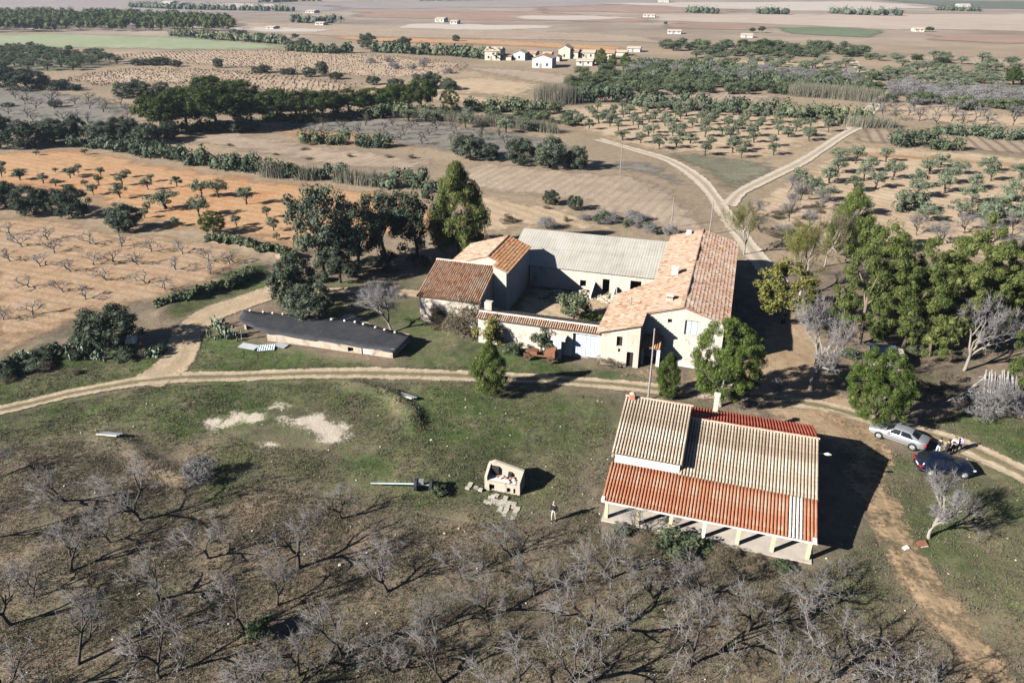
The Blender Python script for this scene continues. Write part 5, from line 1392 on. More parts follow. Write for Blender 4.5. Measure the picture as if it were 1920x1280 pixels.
nn['bankscrub'] = fill('dark_bush', [(0, 690), (100, 655), (200, 640), (310, 655), (300, 680), (200, 672), (60, 700), (0, 715)], 2.2, (1.6, 2.8), (0.8, 1.5), 'dark bush on the bank below the leafless almond field', 'bank bushes', 'bush', jit=0.45, skip=0.3)
nn['bankscrub2'] = fill('dry_bush', [(0, 700), (100, 665), (200, 650), (310, 655), (300, 686), (200, 690), (60, 720), (0, 735)], 2.8, (1.2, 2.4), (0.6, 1.1), 'dry tan bush on the bank below the leafless almond field', 'dry bank bushes', 'bush', jit=0.45, skip=0.3)
nn['oakfoot'] = fill('dark_bush', [(560, 500), (640, 495), (720, 490), (800, 480), (800, 500), (700, 520), (600, 535)], 2.6, (2.0, 3.4), (1.0, 2.0), 'dark undergrowth bush at the foot of the oak clump', 'undergrowth under the oaks', 'bush', jit=0.45, skip=0.3)
nn['pinefoot'] = fill('bush', [(1560, 650), (1680, 650), (1860, 655), (1900, 680), (1700, 690), (1580, 690)], 3.0, (1.6, 3.0), (0.8, 1.6), 'green undergrowth bush below the big pine row', 'undergrowth under the pines', 'bush', jit=0.45, skip=0.3)
print('planted', nn, sum(nn.values()))

# ------------------------------------------------------------------ hedges, reeds, far wood, vines
def hedge(name, px, height, width, mat, label, cat='hedge', seed=1, leaf=0.28, dens=34, core=0.5, group=None):
    rng = np.random.default_rng(seed)
    C = smooth_line(PX(px), max(0.6, width * 0.35))
    pts = []; rad = []
    for x, y in C:
        for _ in range(2):
            r = width * (0.26 + 0.2 * rng.random())
            z = max(r * 0.5, height * (0.25 + 0.62 * rng.random()) - r * 0.4)
            ox, oy = rng.normal(size=2) * width * 0.22
            pts.append((x + ox, y + oy, th(x, y) + z)); rad.append(r)
    V, Q, T = leaf_cloud(rng, np.array(pts), np.array(rad), dens, leaf, 0.55, 1.05, core, 0.55, 0.1)
    c = V.mean(0); c[2] = 0
    o = link(name, np_mesh(name, V - c, [Q, T]), mat, loc=tuple(c))
    return tag(o, label, cat, group)

HEDGES = [
    ([(205, 285), (260, 290), (330, 302), (400, 312), (498, 326)], 4.2, 4.2, M_HEDGE, 'long dark green hedge along the top of the orange olive field'),
    ([(512, 330), (545, 334), (560, 336)], 3.4, 3.0, M_HEDGE, 'dark hedge piece between two stands of dry reeds'),
    ([(588, 336), (615, 338), (640, 340)], 3.6, 3.0, M_HEDGE, 'short dark hedge piece in the reed belt'),
    ([(715, 350), (760, 354), (830, 362)], 4.0, 4.0, M_HEDGE, 'dark hedge running up to the tall pointed pine'),
    ([(135, 276), (180, 280), (215, 284)], 2.6, 2.6, M_HEDGE, 'low hedge below the oak belt behind the orange field'),
    ([(1668, 270), (1700, 273), (1745, 276)], 5.0, 5.0, M_HEDGE, 'squat dark hedge block on the ploughed field'),
    ([(1755, 278), (1795, 281)], 3.8, 4.4, M_BUSH, 'round dark hedge piece beside the hedge block'),
    ([(1755, 250), (1830, 256), (1915, 262)], 3.0, 4.0, M_HEDGE, 'flat dark hedge at the far side of the ploughed field'),
    ([(1845, 408), (1900, 414), (1960, 420)], 5.4, 6.0, M_HEDGE, 'massive dark green hedge at the edge of the right grove'),
    ([(1690, 392), (1720, 394), (1745, 396)], 4.0, 3.6, M_HEDGE, 'dark clipped bush pair in the leafless orchard'),
    ([(1080, 190), (1150, 192), (1230, 200), (1320, 206)], 6.0, 6.5, M_HEDGE, 'thick dark thicket at the top of the sandy olive grove'),
    ([(1345, 208), (1410, 212), (1450, 214)], 5.0, 5.5, M_HEDGE, 'dark thicket piece right of the thick thicket'),
    ([(1455, 216), (1530, 224), (1615, 236)], 5.0, 6.0, M_BUSH, 'green thicket reaching the road at the top of the grove'),
    ([(690, 224), (760, 220), (850, 226)], 4.0, 4.5, M_BUSH, 'grey green hedge in front of the umbrella pine row'),
    ([(880, 208), (960, 212), (1010, 216)], 4.0, 4.5, M_BUSH, 'green hedge right of the umbrella pines'),
    ([(290, 254), (360, 250), (480, 244)], 3.0, 4.5, M_STONEP, 'dark undergrowth below the dense umbrella pine group'),
    ([(500, 228), (600, 229), (700, 218), (800, 216)], 2.6, 4.0, M_STONEP, 'dark undergrowth along the umbrella pine row'),
    ([(575, 264), (610, 268), (640, 270)], 3.6, 4.0, M_BUSH, 'grey green bush group on the orange strip'),
    ([(672, 274), (700, 276), (725, 278)], 3.0, 3.2, M_HEDGE, 'dark bush pair on the orange strip'),
    ([(700, 98), (780, 102), (860, 106), (925, 112)], 6.0, 7.0, M_BUSH, 'long olive green hedge in front of the hamlet'),
    ([(545, 96), (600, 100), (660, 100)], 5.0, 6.0, M_BUSH, 'hedge at the end of the pale green field'),
    ([(330, 68), (430, 76), (545, 84)], 5.0, 7.0, M_BUSH, 'long belt of bushes behind the pale green field'),
    ([(1190, 125), (1290, 132), (1400, 140)], 4.0, 7.0, M_BUSH, 'hedge along the road behind the hamlet'),
    ([(1300, 150), (1400, 160), (1520, 172), (1600, 178)], 5.0, 7.0, M_OAK, 'broad dark thicket in the scrub belt'),
    ([(250, 14), (340, 18), (545, 22)], 8.0, 14.0, M_HEDGE, 'distant dark tree belt by the white farm on the plain'),
    ([(550, 42), (590, 44), (632, 44)], 8.0, 11.0, M_HEDGE, 'distant tree group around a small white house'),
    ([(1290, 24), (1340, 26)], 8.0, 14.0, M_HEDGE, 'short distant tree belt on the pale plain'),
    ([(1418, 26), (1470, 28)], 8.0, 14.0, M_HEDGE, 'second short distant tree belt on the pale plain'),
    ([(1565, 26), (1620, 29), (1680, 30)], 8.0, 14.0, M_HEDGE, 'longer distant tree belt at the right of the pale plain'),
    ([(1760, 20), (1830, 22)], 6.0, 12.0, M_HEDGE, 'distant trees in front of the dark far field'),
    ([(790, 2), (900, 1), (970, 0)], 8.0, 16.0, M_HEDGE, 'farthest thin tree belt at the top of the view'),
    ([(600, 3), (560, 3), (490, 6)], 8.0, 12.0, M_HEDGE, 'far tree belt left of the farthest one'),
    ([(300, 578), (350, 566), (420, 545), (470, 520)], 0.9, 1.8, M_BUSH, 'low green scrub strip along the lane bank'),
    ([(0, 705), (40, 690), (110, 668)], 1.3, 1.8, M_HEDGE, 'dark bramble strip on the bank at the picture edge'),
    ([(490, 475), (530, 482), (560, 490)], 1.0, 1.6, M_BUSH, 'low scrub at the corner of the orange field'),
    ([(395, 455), (440, 462), (480, 470)], 0.9, 1.6, M_BUSH, 'low scrub strip between the two left fields'),
]
for i, (px, hh, ww, mt, lab) in enumerate(HEDGES):
    far = gx(*px[0])[1]
    hedge('hedge', px, hh, ww, mt, lab, seed=500 + i, leaf=0.15 + far * 0.0009 if far < 400 else 0.8, dens=80 if far < 400 else 26)

def reeds(px, height, width, label, seed, n=None, mat=M_REED):
    rng = np.random.default_rng(seed)
    C = smooth_line(PX(px), 0.7)
    n = n or len(C) * int(60 * width / 2)
    i = rng.integers(0, len(C), n); off = rng.normal(size=(n, 2)) * width * 0.3
    b = np.column_stack([C[i] + off, np.zeros(n)]); b[:, 2] = terrain(b[:, 0], b[:, 1]) - 0.05
    h = height * (0.6 + 0.5 * rng.random(n)); an = rng.random(n) * 6.28
    s = np.column_stack([np.cos(an), np.sin(an), np.zeros(n)]) * 0.035
    lean = np.column_stack([rng.normal(size=(n, 2)) * 0.35, h])
    V = np.stack([b - s, b + s, b + lean * 0.6 + s * 0.8, b + lean, b + lean * 0.6 - s * 0.8], 1).reshape(-1, 3)
    k = np.arange(n)[:, None] * 5
    F4 = k + np.array([[0, 1, 2, 4]]); F3 = k + np.array([[4, 2, 3]])
    c = V.mean(0); c[2] = 0
    o = link('reed_bed', np_mesh('reed_bed', V - c, [F4, F3]), mat, loc=tuple(c))
    tag(o, label, 'reeds')
reeds([(500, 330), (530, 334)], 3.4, 2.5, 'dry reeds at the end of the long dark hedge', 601)
reeds([(560, 336), (590, 338)], 3.2, 2.5, 'dry reeds between the dark hedge pieces', 602)
reeds([(640, 342), (680, 346), (716, 350)], 3.2, 3.0, 'dry reeds left of the hedge by the tall pine', 603)
reeds([(745, 220), (800, 222), (880, 232), (960, 240), (1040, 250)], 3.2, 3.0, 'pale reed belt along the olive row behind the grey orchard', 604)
reeds([(1020, 190), (1060, 194)], 6.5, 7.0, 'tall pale reed clump left of the dark thicket', 605)
reeds([(1490, 180), (1560, 184), (1640, 192)], 4.5, 6.0, 'pale reed bed beside the far road bend', 606)
reeds([(1600, 238), (1640, 238), (1668, 238)], 3.2, 4.0, 'pale reeds at the corner of the ploughed field', 607)

def far_wood():
    rng = np.random.default_rng(700)
    P = PX([(-160, 64), (150, 60), (300, 60), (445, 60), (440, 46), (300, 36), (120, 32), (-160, 30)])
    pa = np.array(P); X = rng.uniform(pa[:, 0].min(), pa[:, 0].max(), 9000); Y = rng.uniform(pa[:, 1].min(), pa[:, 1].max(), 9000)
    k = in_poly(X, Y, P); X, Y = X[k][:900], Y[k][:900]
    h = rng.uniform(6, 10, len(X))
    C = np.column_stack([X, Y, h - 2.2]); 
    V, Q, T = leaf_cloud(rng, C, rng.uniform(2.6, 4.2, len(X)), 34, 0.85, 0.5, 0.9, 0.6, 0.6, 0.3)
    o = link('pine_wood', np_mesh('pine_wood', V, [Q, T]), M_STONEP)
    tag(o, 'dark mass of the far pine wood behind the green field', 'wood', kind='stuff')
far_wood()

def vines(poly, ang, sp, sq, label, seed, mat):
    rng = np.random.default_rng(seed)
    P = PX(poly); pa = np.array(P); c = pa.mean(0); r = np.abs(pa - c).max() * 1.3
    I, J = np.meshgrid(np.arange(-r, r, sp), np.arange(-r, r, sq)); ca, sa = math.cos(ang), math.sin(ang)
    X = c[0] + I.ravel() * ca - J.ravel() * sa; Y = c[1] + I.ravel() * sa + J.ravel() * ca
    k = in_poly(X, Y, P) & (rng.random(len(X)) > 0.1); X, Y = X[k], Y[k]
    n = len(X)
    V, Q, T = leaf_cloud(rng, np.column_stack([X + rng.normal(size=n) * 0.15, Y + rng.normal(size=n) * 0.15, terrain(X, Y) + 0.35]), rng.uniform(0.3, 0.5, n), 4, 0.42, 0.2, 1.0, 0, 0.5)
    o = link('vine_rows', np_mesh('vine_rows', V, [Q]), mat)
    tag(o, label, 'vineyard', kind='stuff')
vines([(110, 150), (170, 138), (260, 128), (420, 132), (540, 142), (680, 156), (660, 170), (560, 176), (470, 170), (300, 158), (190, 162)], R(100), 3.2, 2.0, 'low bare vine rows in the nearer pinkish vineyard', 801, M_DRY)
vines([(190, 106), (330, 97), (540, 94), (760, 107), (880, 120), (860, 138), (720, 146), (540, 136), (420, 126), (240, 112)], R(84), 3.6, 2.4, 'low bare vine rows in the farther pale vineyard', 802, M_DRY)

# ------------------------------------------------------------------ hamlet and far farmhouses
H_WHITE = mat_plain('far_white', (0.62, 0.59, 0.54), 0.9, 0.08, 0.5)
H_CREAM = mat_plain('far_cream', (0.62, 0.54, 0.42), 0.9, 0.08, 0.5)
H_ROOF = mat_plain('far_roof', (0.42, 0.26, 0.18), 0.9, 0.2, 0.8)
H_ROOF2 = mat_plain('far_roof_pale', (0.50, 0.40, 0.30), 0.9, 0.2, 0.8)
def small_house(x0, x1, yb, yt, wall, roof, label, depth=7.0, ridge='x', floors=1, rz=-0.25):
    cx = (x0 + x1) / 2
    x, y = gx(cx, yb); w, h = size_at(cx, yb, x1 - x0, yb - yt)
    o = tag(empty('house', (x, y + depth * 0.4, th(x, y)), rz), label, 'house')
    w2, d2 = w / 2, depth / 2; rh = min(1.6, h * 0.25); hw = h - rh * 0.7
    mb = MB()
    if ridge == 'x':
        prof = [(-d2, -0.5), (d2, -0.5), (d2, hw), (0, hw + rh), (-d2, hw)]
        mb.add([(-w2, a, z) for a, z in prof] + [(w2, a, z) for a, z in prof], [(4, 3, 2, 1, 0), (5, 6, 7, 8, 9)] + [(i, (i + 1) % 5, 5 + (i + 1) % 5, 5 + i) for i in range(5)])
        q = [[(-w2 - 0.3, -d2 - 0.4, hw - 0.1), (w2 + 0.3, -d2 - 0.4, hw - 0.1), (w2 + 0.3, 0, hw + rh + 0.12), (-w2 - 0.3, 0, hw + rh + 0.12)], [(w2 + 0.3, d2 + 0.4, hw - 0.1), (-w2 - 0.3, d2 + 0.4, hw - 0.1), (-w2 - 0.3, 0, hw + rh + 0.12), (w2 + 0.3, 0, hw + rh + 0.12)]]
    else:
        prof = [(-w2, -0.5), (w2, -0.5), (w2, hw), (0, hw + rh), (-w2, hw)]
        mb.add([(a, -d2, z) for a, z in prof] + [(a, d2, z) for a, z in prof], [(0, 1, 2, 3, 4), (9, 8, 7, 6, 5)] + [((i + 1) % 5, i, 5 + i, 5 + (i + 1) % 5) for i in range(5)])
        q = [[(-w2 - 0.3, d2 + 0.3, hw - 0.1), (-w2 - 0.3, -d2 - 0.3, hw - 0.1), (0, -d2 - 0.3, hw + rh + 0.12), (0, d2 + 0.3, hw + rh + 0.12)], [(w2 + 0.3, -d2 - 0.3, hw - 0.1), (w2 + 0.3, d2 + 0.3, hw - 0.1), (0, d2 + 0.3, hw + rh + 0.12), (0, -d2 - 0.3, hw + rh + 0.12)]]
    mb.build('wall', wall, o)
    MB().slab(q[0], 0.15).slab(q[1], 0.15).build('roof', roof, o)
    n = max(1, int(w / 3.2))
    for f in range(floors):
        for i in range(n):
            u = -w2 + (i + 0.5) * w / n; z0 = 0.9 + f * 2.8
            if z0 + 1.2 < hw: MB().box(u - 0.45, u + 0.45, -d2 - 0.04, -d2 - 0.005, z0, z0 + 1.2).build('window', DARKIN, o)
    MB().box(-w2 * 0.15 - 0.5, -w2 * 0.15 + 0.5, -d2 - 0.05, -d2 - 0.006, -0.1, 0.8 if floors < 1 else 1.95).build('door', WOODG, o) if w > 7 else None
    return o
for a in [
    (913, 943, 113, 91, H_CREAM, H_ROOF2, 'two storey cream house at the left end of the hamlet', 10, 'x', 2),
    (966, 988, 113, 96, H_WHITE, H_ROOF2, 'small white house next to the two storey cream house', 8, 'y', 1),
    (984, 1008, 111, 97, H_CREAM, H_ROOF, 'house with pinkish roof in the middle of the hamlet', 9, 'x', 1),
    (1002, 1040, 127, 104, H_WHITE, H_ROOF, 'large bright white gabled house at the front of the hamlet', 10, 'y', 1),
    (1051, 1073, 110, 87, H_CREAM, H_ROOF2, 'tallest cream house of the hamlet', 10, 'y', 2),
    (1070, 1087, 110, 94, H_CREAM, H_ROOF, 'lower annex beside the tallest cream house', 8, 'x', 1),
    (1091, 1118, 110, 96, H_CREAM, H_ROOF2, 'long cream house left of the hamlet pines', 9, 'x', 1),
    (1084, 1114, 123, 112, H_WHITE, H_ROOF2, 'low white house in front of the long cream house', 8, 'x', 1),
    (1138, 1154, 112, 97, H_CREAM, H_ROOF, 'cream house half hidden between the hamlet pines', 8, 'x', 1),
    (1179, 1203, 98, 89, H_WHITE, H_ROOF2, 'white house right of the hamlet pines', 9, 'x', 1),
    (1186, 1225, 124, 116, H_WHITE, H_ROOF2, 'long low white building right of the hamlet', 7, 'x', 1),
    (1228, 1268, 125, 118, H_WHITE, H_ROOF2, 'long low white building at the right end of the hamlet', 7, 'x', 1),
    (945, 962, 113, 103, H_CREAM, H_ROOF, 'low house right beside the two storey cream house', 7, 'x', 1),
    (1020, 1036, 108, 99, H_CREAM, H_ROOF2, 'pale house half behind the large white gabled house', 8, 'x', 1),
    (1040, 1052, 115, 105, H_WHITE, H_ROOF, 'narrow white house left of the tallest cream house', 7, 'y', 1),
    (1117, 1136, 119, 109, H_CREAM, H_ROOF, 'low cream house in front of the hamlet pines', 7, 'x', 1),
    (1157, 1178, 105, 96, H_CREAM, H_ROOF2, 'pale house behind the hamlet pines', 8, 'x', 1),
    (818, 836, 42, 34, H_WHITE, H_ROOF2, 'white farmhouse on the plain above the striped field', 12, 'x', 1),
    (846, 860, 46, 39, H_WHITE, H_ROOF2, 'small white house right of the farmhouse on the plain', 10, 'x', 1),
    (1208, 1230, 33, 27, H_WHITE, H_ROOF2, 'white house beside a tree on the brown plain', 12, 'x', 1),
    (1254, 1279, 64, 57, H_WHITE, H_ROOF2, 'white farmhouse above the grey green belt', 10, 'x', 1),
    (1392, 1413, 71, 64, H_WHITE, H_ROOF2, 'white house left of the winter crop strips', 9, 'x', 1),
    (1716, 1734, 60, 53, H_CREAM, H_ROOF2, 'cream house beside a dark tree on the pale plain', 10, 'x', 1),
    (306, 326, 12, 3, H_WHITE, H_ROOF2, 'large white farm on the far plain at the left', 22, 'x', 1),
    (328, 342, 12, 6, H_CREAM, H_ROOF, 'red roofed wing beside the large far white farm', 18, 'x', 1),
    (500, 517, 55, 50, H_WHITE, H_ROOF2, 'tiny white house behind the pine wood end', 10, 'x', 1),
    (593, 610, 48, 42, H_WHITE, H_ROOF2, 'small white house inside the distant tree group', 10, 'x', 1),
    (575, 593, 25, 20, H_CREAM, H_ROOF2, 'tiny pale house on the far plain near the tree belt', 14, 'x', 1),
    (1236, 1257, 5, 0, H_WHITE, H_ROOF2, 'farthest white farm at the top of the view', 24, 'x', 1),
    (1800, 1820, 14, 8, H_WHITE, H_ROOF2, 'white farm in front of the dark far field', 18, 'x', 1),
]:
    small_house(*a)

# ------------------------------------------------------------------ cars
def car(name, label, loc, rz, st, paint, glassx, wheel_x, wr, trim):
    x, zb, zs, zt, wb, wt = [np.array(a, float) for a in st]
    root = tag(empty(name, loc, rz), label, 'car')
    def sect(i):
        pts = [(0.0, zb[i]), (wb[i] * 0.88, zb[i]), (wb[i] * 0.985, zb[i] + 0.16), (wb[i], zs[i] - 0.16), (wb[i] * 0.955, zs[i]), (wt[i], zt[i] - 0.05), (wt[i] * 0.6, zt[i] - 0.005), (0.0, zt[i] + 0.012)]
        return pts
    nS = len(x); full = []
    for i in range(nS):
        h = sect(i)
        full.append([(x[i], -a, z) for a, z in h] + [(x[i], a, z) for a, z in h[-2:0:-1]])
    m = len(full[0])
    V = [p for s in full for p in s]; F = []
    for i in range(nS - 1):
        for k in range(m):
            F.append((i * m + k, (i + 1) * m + k, (i + 1) * m + (k + 1) % m, i * m + (k + 1) % m))
    F.append(tuple(range(m))); F.append(tuple(range((nS - 1) * m, nS * m))[::-1])
    mb = MB().add(V, F); mb.build('body', paint, root, True)
    G = np.array([sect(i) for i in range(nS)])
    def surf(xx, t, side):
        i = int(np.clip(np.searchsorted(x, xx) - 1, 0, nS - 2)); f = (xx - x[i]) / (x[i + 1] - x[i])
        j = int(min(t, 6.999)); g = t - j
        p = (G[i, j] * (1 - g) + G[i, j + 1] * g) * (1 - f) + (G[i + 1, j] * (1 - g) + G[i + 1, j + 1] * g) * f
        return Vector((xx, side * p[0], p[1]))
    def patch(nm, mat, fx, ts, side, off, nx=6):
        """fx(t) -> (x0, x1); ts from low to high"""
        rows = []
        for t in ts:
            a, b = fx(t)
            rows.append([surf(a + (b - a) * k / nx, t, side) for k in range(nx + 1)])
        mbp = MB(); W = nx + 1; vs = []
        for r in rows:
            for p in r: vs.append(p + Vector((0, side * off, off * 0.6)))
        fs = [(r * W + k, r * W + k + 1, (r + 1) * W + k + 1, (r + 1) * W + k) for r in range(len(ts) - 1) for k in range(nx)]
        return mbp.add(vs, fs).build(nm, mat, root, True)
    glass = mat_plain('car_glass', (0.012, 0.014, 0.018), 0.08, 0.05, spec=0.6)
    (sb0, sb1, st0, st1), (f0, f1), (r0, r1) = glassx
    lin = lambda a, b: (lambda t: a + (b - a) * (t - 4.1) / 0.85)
    for s in (-1, 1):
        mid = (sb0 + sb1) / 2
        patch('window', glass, lambda t: (lin(sb0, st0)(t), mid - 0.03), [4.1, 4.4, 4.7, 4.95], s, 0.012)
        patch('window', glass, lambda t: (mid + 0.03, lin(sb1, st1)(t)), [4.1, 4.4, 4.7, 4.95], s, 0.012)
    def across(nm, a, b):
        vs = []; n = 5; tt = [5.02, 5.5, 6.2, 7.0]
        cols = [( -1, t) for t in tt] + [(1, t) for t in tt[-2::-1]]
        for k in range(n + 1):
            xx = a + (b - a) * k / n
            for s, t in cols: vs.append(surf(xx, t, s) + Vector((0.012 if b > 0 else -0.012, 0, 0.014)))
        W = len(cols)
        return MB().add(vs, [(r * W + c, r * W + c + 1, (r + 1) * W + c + 1, (r + 1) * W + c) for r in range(n) for c in range(W - 1)]).build(nm, glass, root, True)
    across('windscreen', f0, f1); across('rear_window', r0, r1)
    tyre = mat_plain('tyre_black', (0.015, 0.015, 0.016), 0.8, 0.1); rim = mat_plain('wheel_rim', trim, 0.35, 0.05, metal=0.7)
    W = wb.max()
    for s in (-1, 1):
        for wx in wheel_x:
            MB().cyl((wx, s * (W - 0.055), wr * 1.02), wr * 1.12, 0.125, 20, 'y').build('wheel_arch', mat_plain('arch_black', (0.01, 0.01, 0.01), 0.9, 0.1), root)
            w = MB().cyl((wx, s * (W - 0.085), wr), wr, 0.21, 20, 'y').build('wheel', tyre, root, False)
            r = MB().cyl((wx, s * (W + 0.022), wr), wr * 0.66, 0.02, 16, 'y')
            for q in range(5):
                an = q * 1.2566; dx, dz = math.cos(an) * wr * 0.6, math.sin(an) * wr * 0.6
                r.tube([(wx, s * (W + 0.034), wr), (wx + dx, s * (W + 0.034), wr + dz)], 0.028, 4)
            r.build('rim', rim, w)
        red = mat_plain('tail_red', (0.45, 0.02, 0.02), 0.3, 0.05, spec=0.5); lamp = mat_plain('lamp_clear', (0.7, 0.72, 0.75), 0.15, 0.05, spec=0.6)
        xr = x[1]
        MB().box(xr - 0.16, xr + 0.18, s * W * 0.9 - 0.05 if s > 0 else -W * 0.9 - 0.03, s * W * 0.9 + 0.03 if s > 0 else -W * 0.9 + 0.05, zs[1] - 0.20, zs[1] - 0.04).box(x[0] - 0.012, x[0] + 0.04, s * 0.42 if s > 0 else -0.68, 0.68 if s > 0 else -0.42, zs[0] - 0.16, zs[0] - 0.02).build('tail_light', red, root)
        xf = x[-3]
        MB().box(xf, xf + 0.22, s * W * 0.86 if s > 0 else -W * 0.93, W * 0.93 if s > 0 else -W * 0.86, zs[-3] - 0.16, zs[-3] - 0.03).build('headlight', lamp, root)
        MB().box(glassx[0][1] - 0.25, glassx[0][1] - 0.08, s * W * 0.98 if s > 0 else -W - 0.17, W + 0.17 if s > 0 else -W * 0.98, zs[5] - 0.02, zs[5] + 0.12).build('mirror', paint, root)
        MB().box(x[2] + 0.6, x[6] + 0.2, s * W - 0.01 if s > 0 else -W - 0.008, W + 0.008 if s > 0 else -W + 0.01, 0.50, 0.53).build('door_trim', mat_plain('trim_dark', (0.03, 0.03, 0.03), 0.6), root)
    MB().box(x[0] - 0.02, x[0] + 0.02, -0.26, 0.26, 0.62, 0.74).build('number_plate', mat_plain('plate_white', (0.75, 0.75, 0.72), 0.5, 0.02), root)
    MB().box(x[0] - 0.05, x[0] + 0.14, -0.72, 0.72, 0.36, 0.5).build('bumper', mat_plain('trim_dark', (0.03, 0.03, 0.03), 0.6), root)
    return root

def paint(name, col, metal=0.4, rough=0.25):
    t = NT(name); p = t.bsdf(col, rough, None, metal, 0.5)
    for n in t.n:
        if n.type == 'BSDF_PRINCIPLED': n.inputs['Coat Weight'].default_value = 0.6; n.inputs['Coat Roughness'].default_value = 0.08
    return p
SED = ([-2.37, -2.27, -1.72, -1.05, -0.45, 0.35, 0.98, 1.55, 2.05, 2.30, 2.38], [0.42, 0.28, 0.22, 0.20, 0.20, 0.20, 0.20, 0.20, 0.22, 0.28, 0.40], [0.80, 0.93, 0.96, 0.95, 0.94, 0.92, 0.90, 0.86, 0.78, 0.70, 0.60], [0.88, 1.01, 1.08, 1.38, 1.44, 1.40, 1.01, 0.95, 0.86, 0.76, 0.64], [0.72, 0.85, 0.90, 0.91, 0.91, 0.91, 0.91, 0.90, 0.86, 0.76, 0.60], [0.60, 0.70, 0.68, 0.60, 0.61, 0.60, 0.72, 0.73, 0.68, 0.58, 0.44])
HAT = ([-2.15, -2.08, -1.82, -1.3, -0.5, 0.3, 1.02, 1.5, 1.92, 2.10, 2.17], [0.45, 0.32, 0.26, 0.24, 0.24, 0.24, 0.24, 0.24, 0.26, 0.32, 0.44], [0.86, 0.99, 1.03, 1.02, 1.01, 0.99, 0.97, 0.93, 0.86, 0.77, 0.66], [0.98, 1.14, 1.42, 1.56, 1.60, 1.54, 1.10, 1.03, 0.94, 0.83, 0.70], [0.76, 0.87, 0.90, 0.92, 0.92, 0.92, 0.92, 0.91, 0.86, 0.76, 0.62], [0.62, 0.70, 0.66, 0.64, 0.64, 0.62, 0.74, 0.74, 0.70, 0.58, 0.46])
car('parked_car', 'silver sedan parked beside the dirt track, seen from behind', (34.5, 54.75, th(34.5, 54.7) + 0.03), R(139), SED, paint('silver_paint', (0.60, 0.62, 0.63), 0.65, 0.3), ((-1.35, 0.86, -0.95, 0.30), (0.40, 0.95), (-1.08, -1.66)), (-1.42, 1.38), 0.33, (0.62, 0.63, 0.64))
car('parked_car', 'dark blue hatchback parked on the grass near the standing people', (36.15, 50.2, th(36.1, 50.2) + 0.03), R(-7), HAT, paint('blue_paint', (0.006, 0.012, 0.035), 0.3, 0.25), ((-1.62, 0.90, -1.25, 0.26), (0.34, 0.98), (-1.40, -2.02)), (-1.33, 1.32), 0.35, (0.35, 0.36, 0.37))

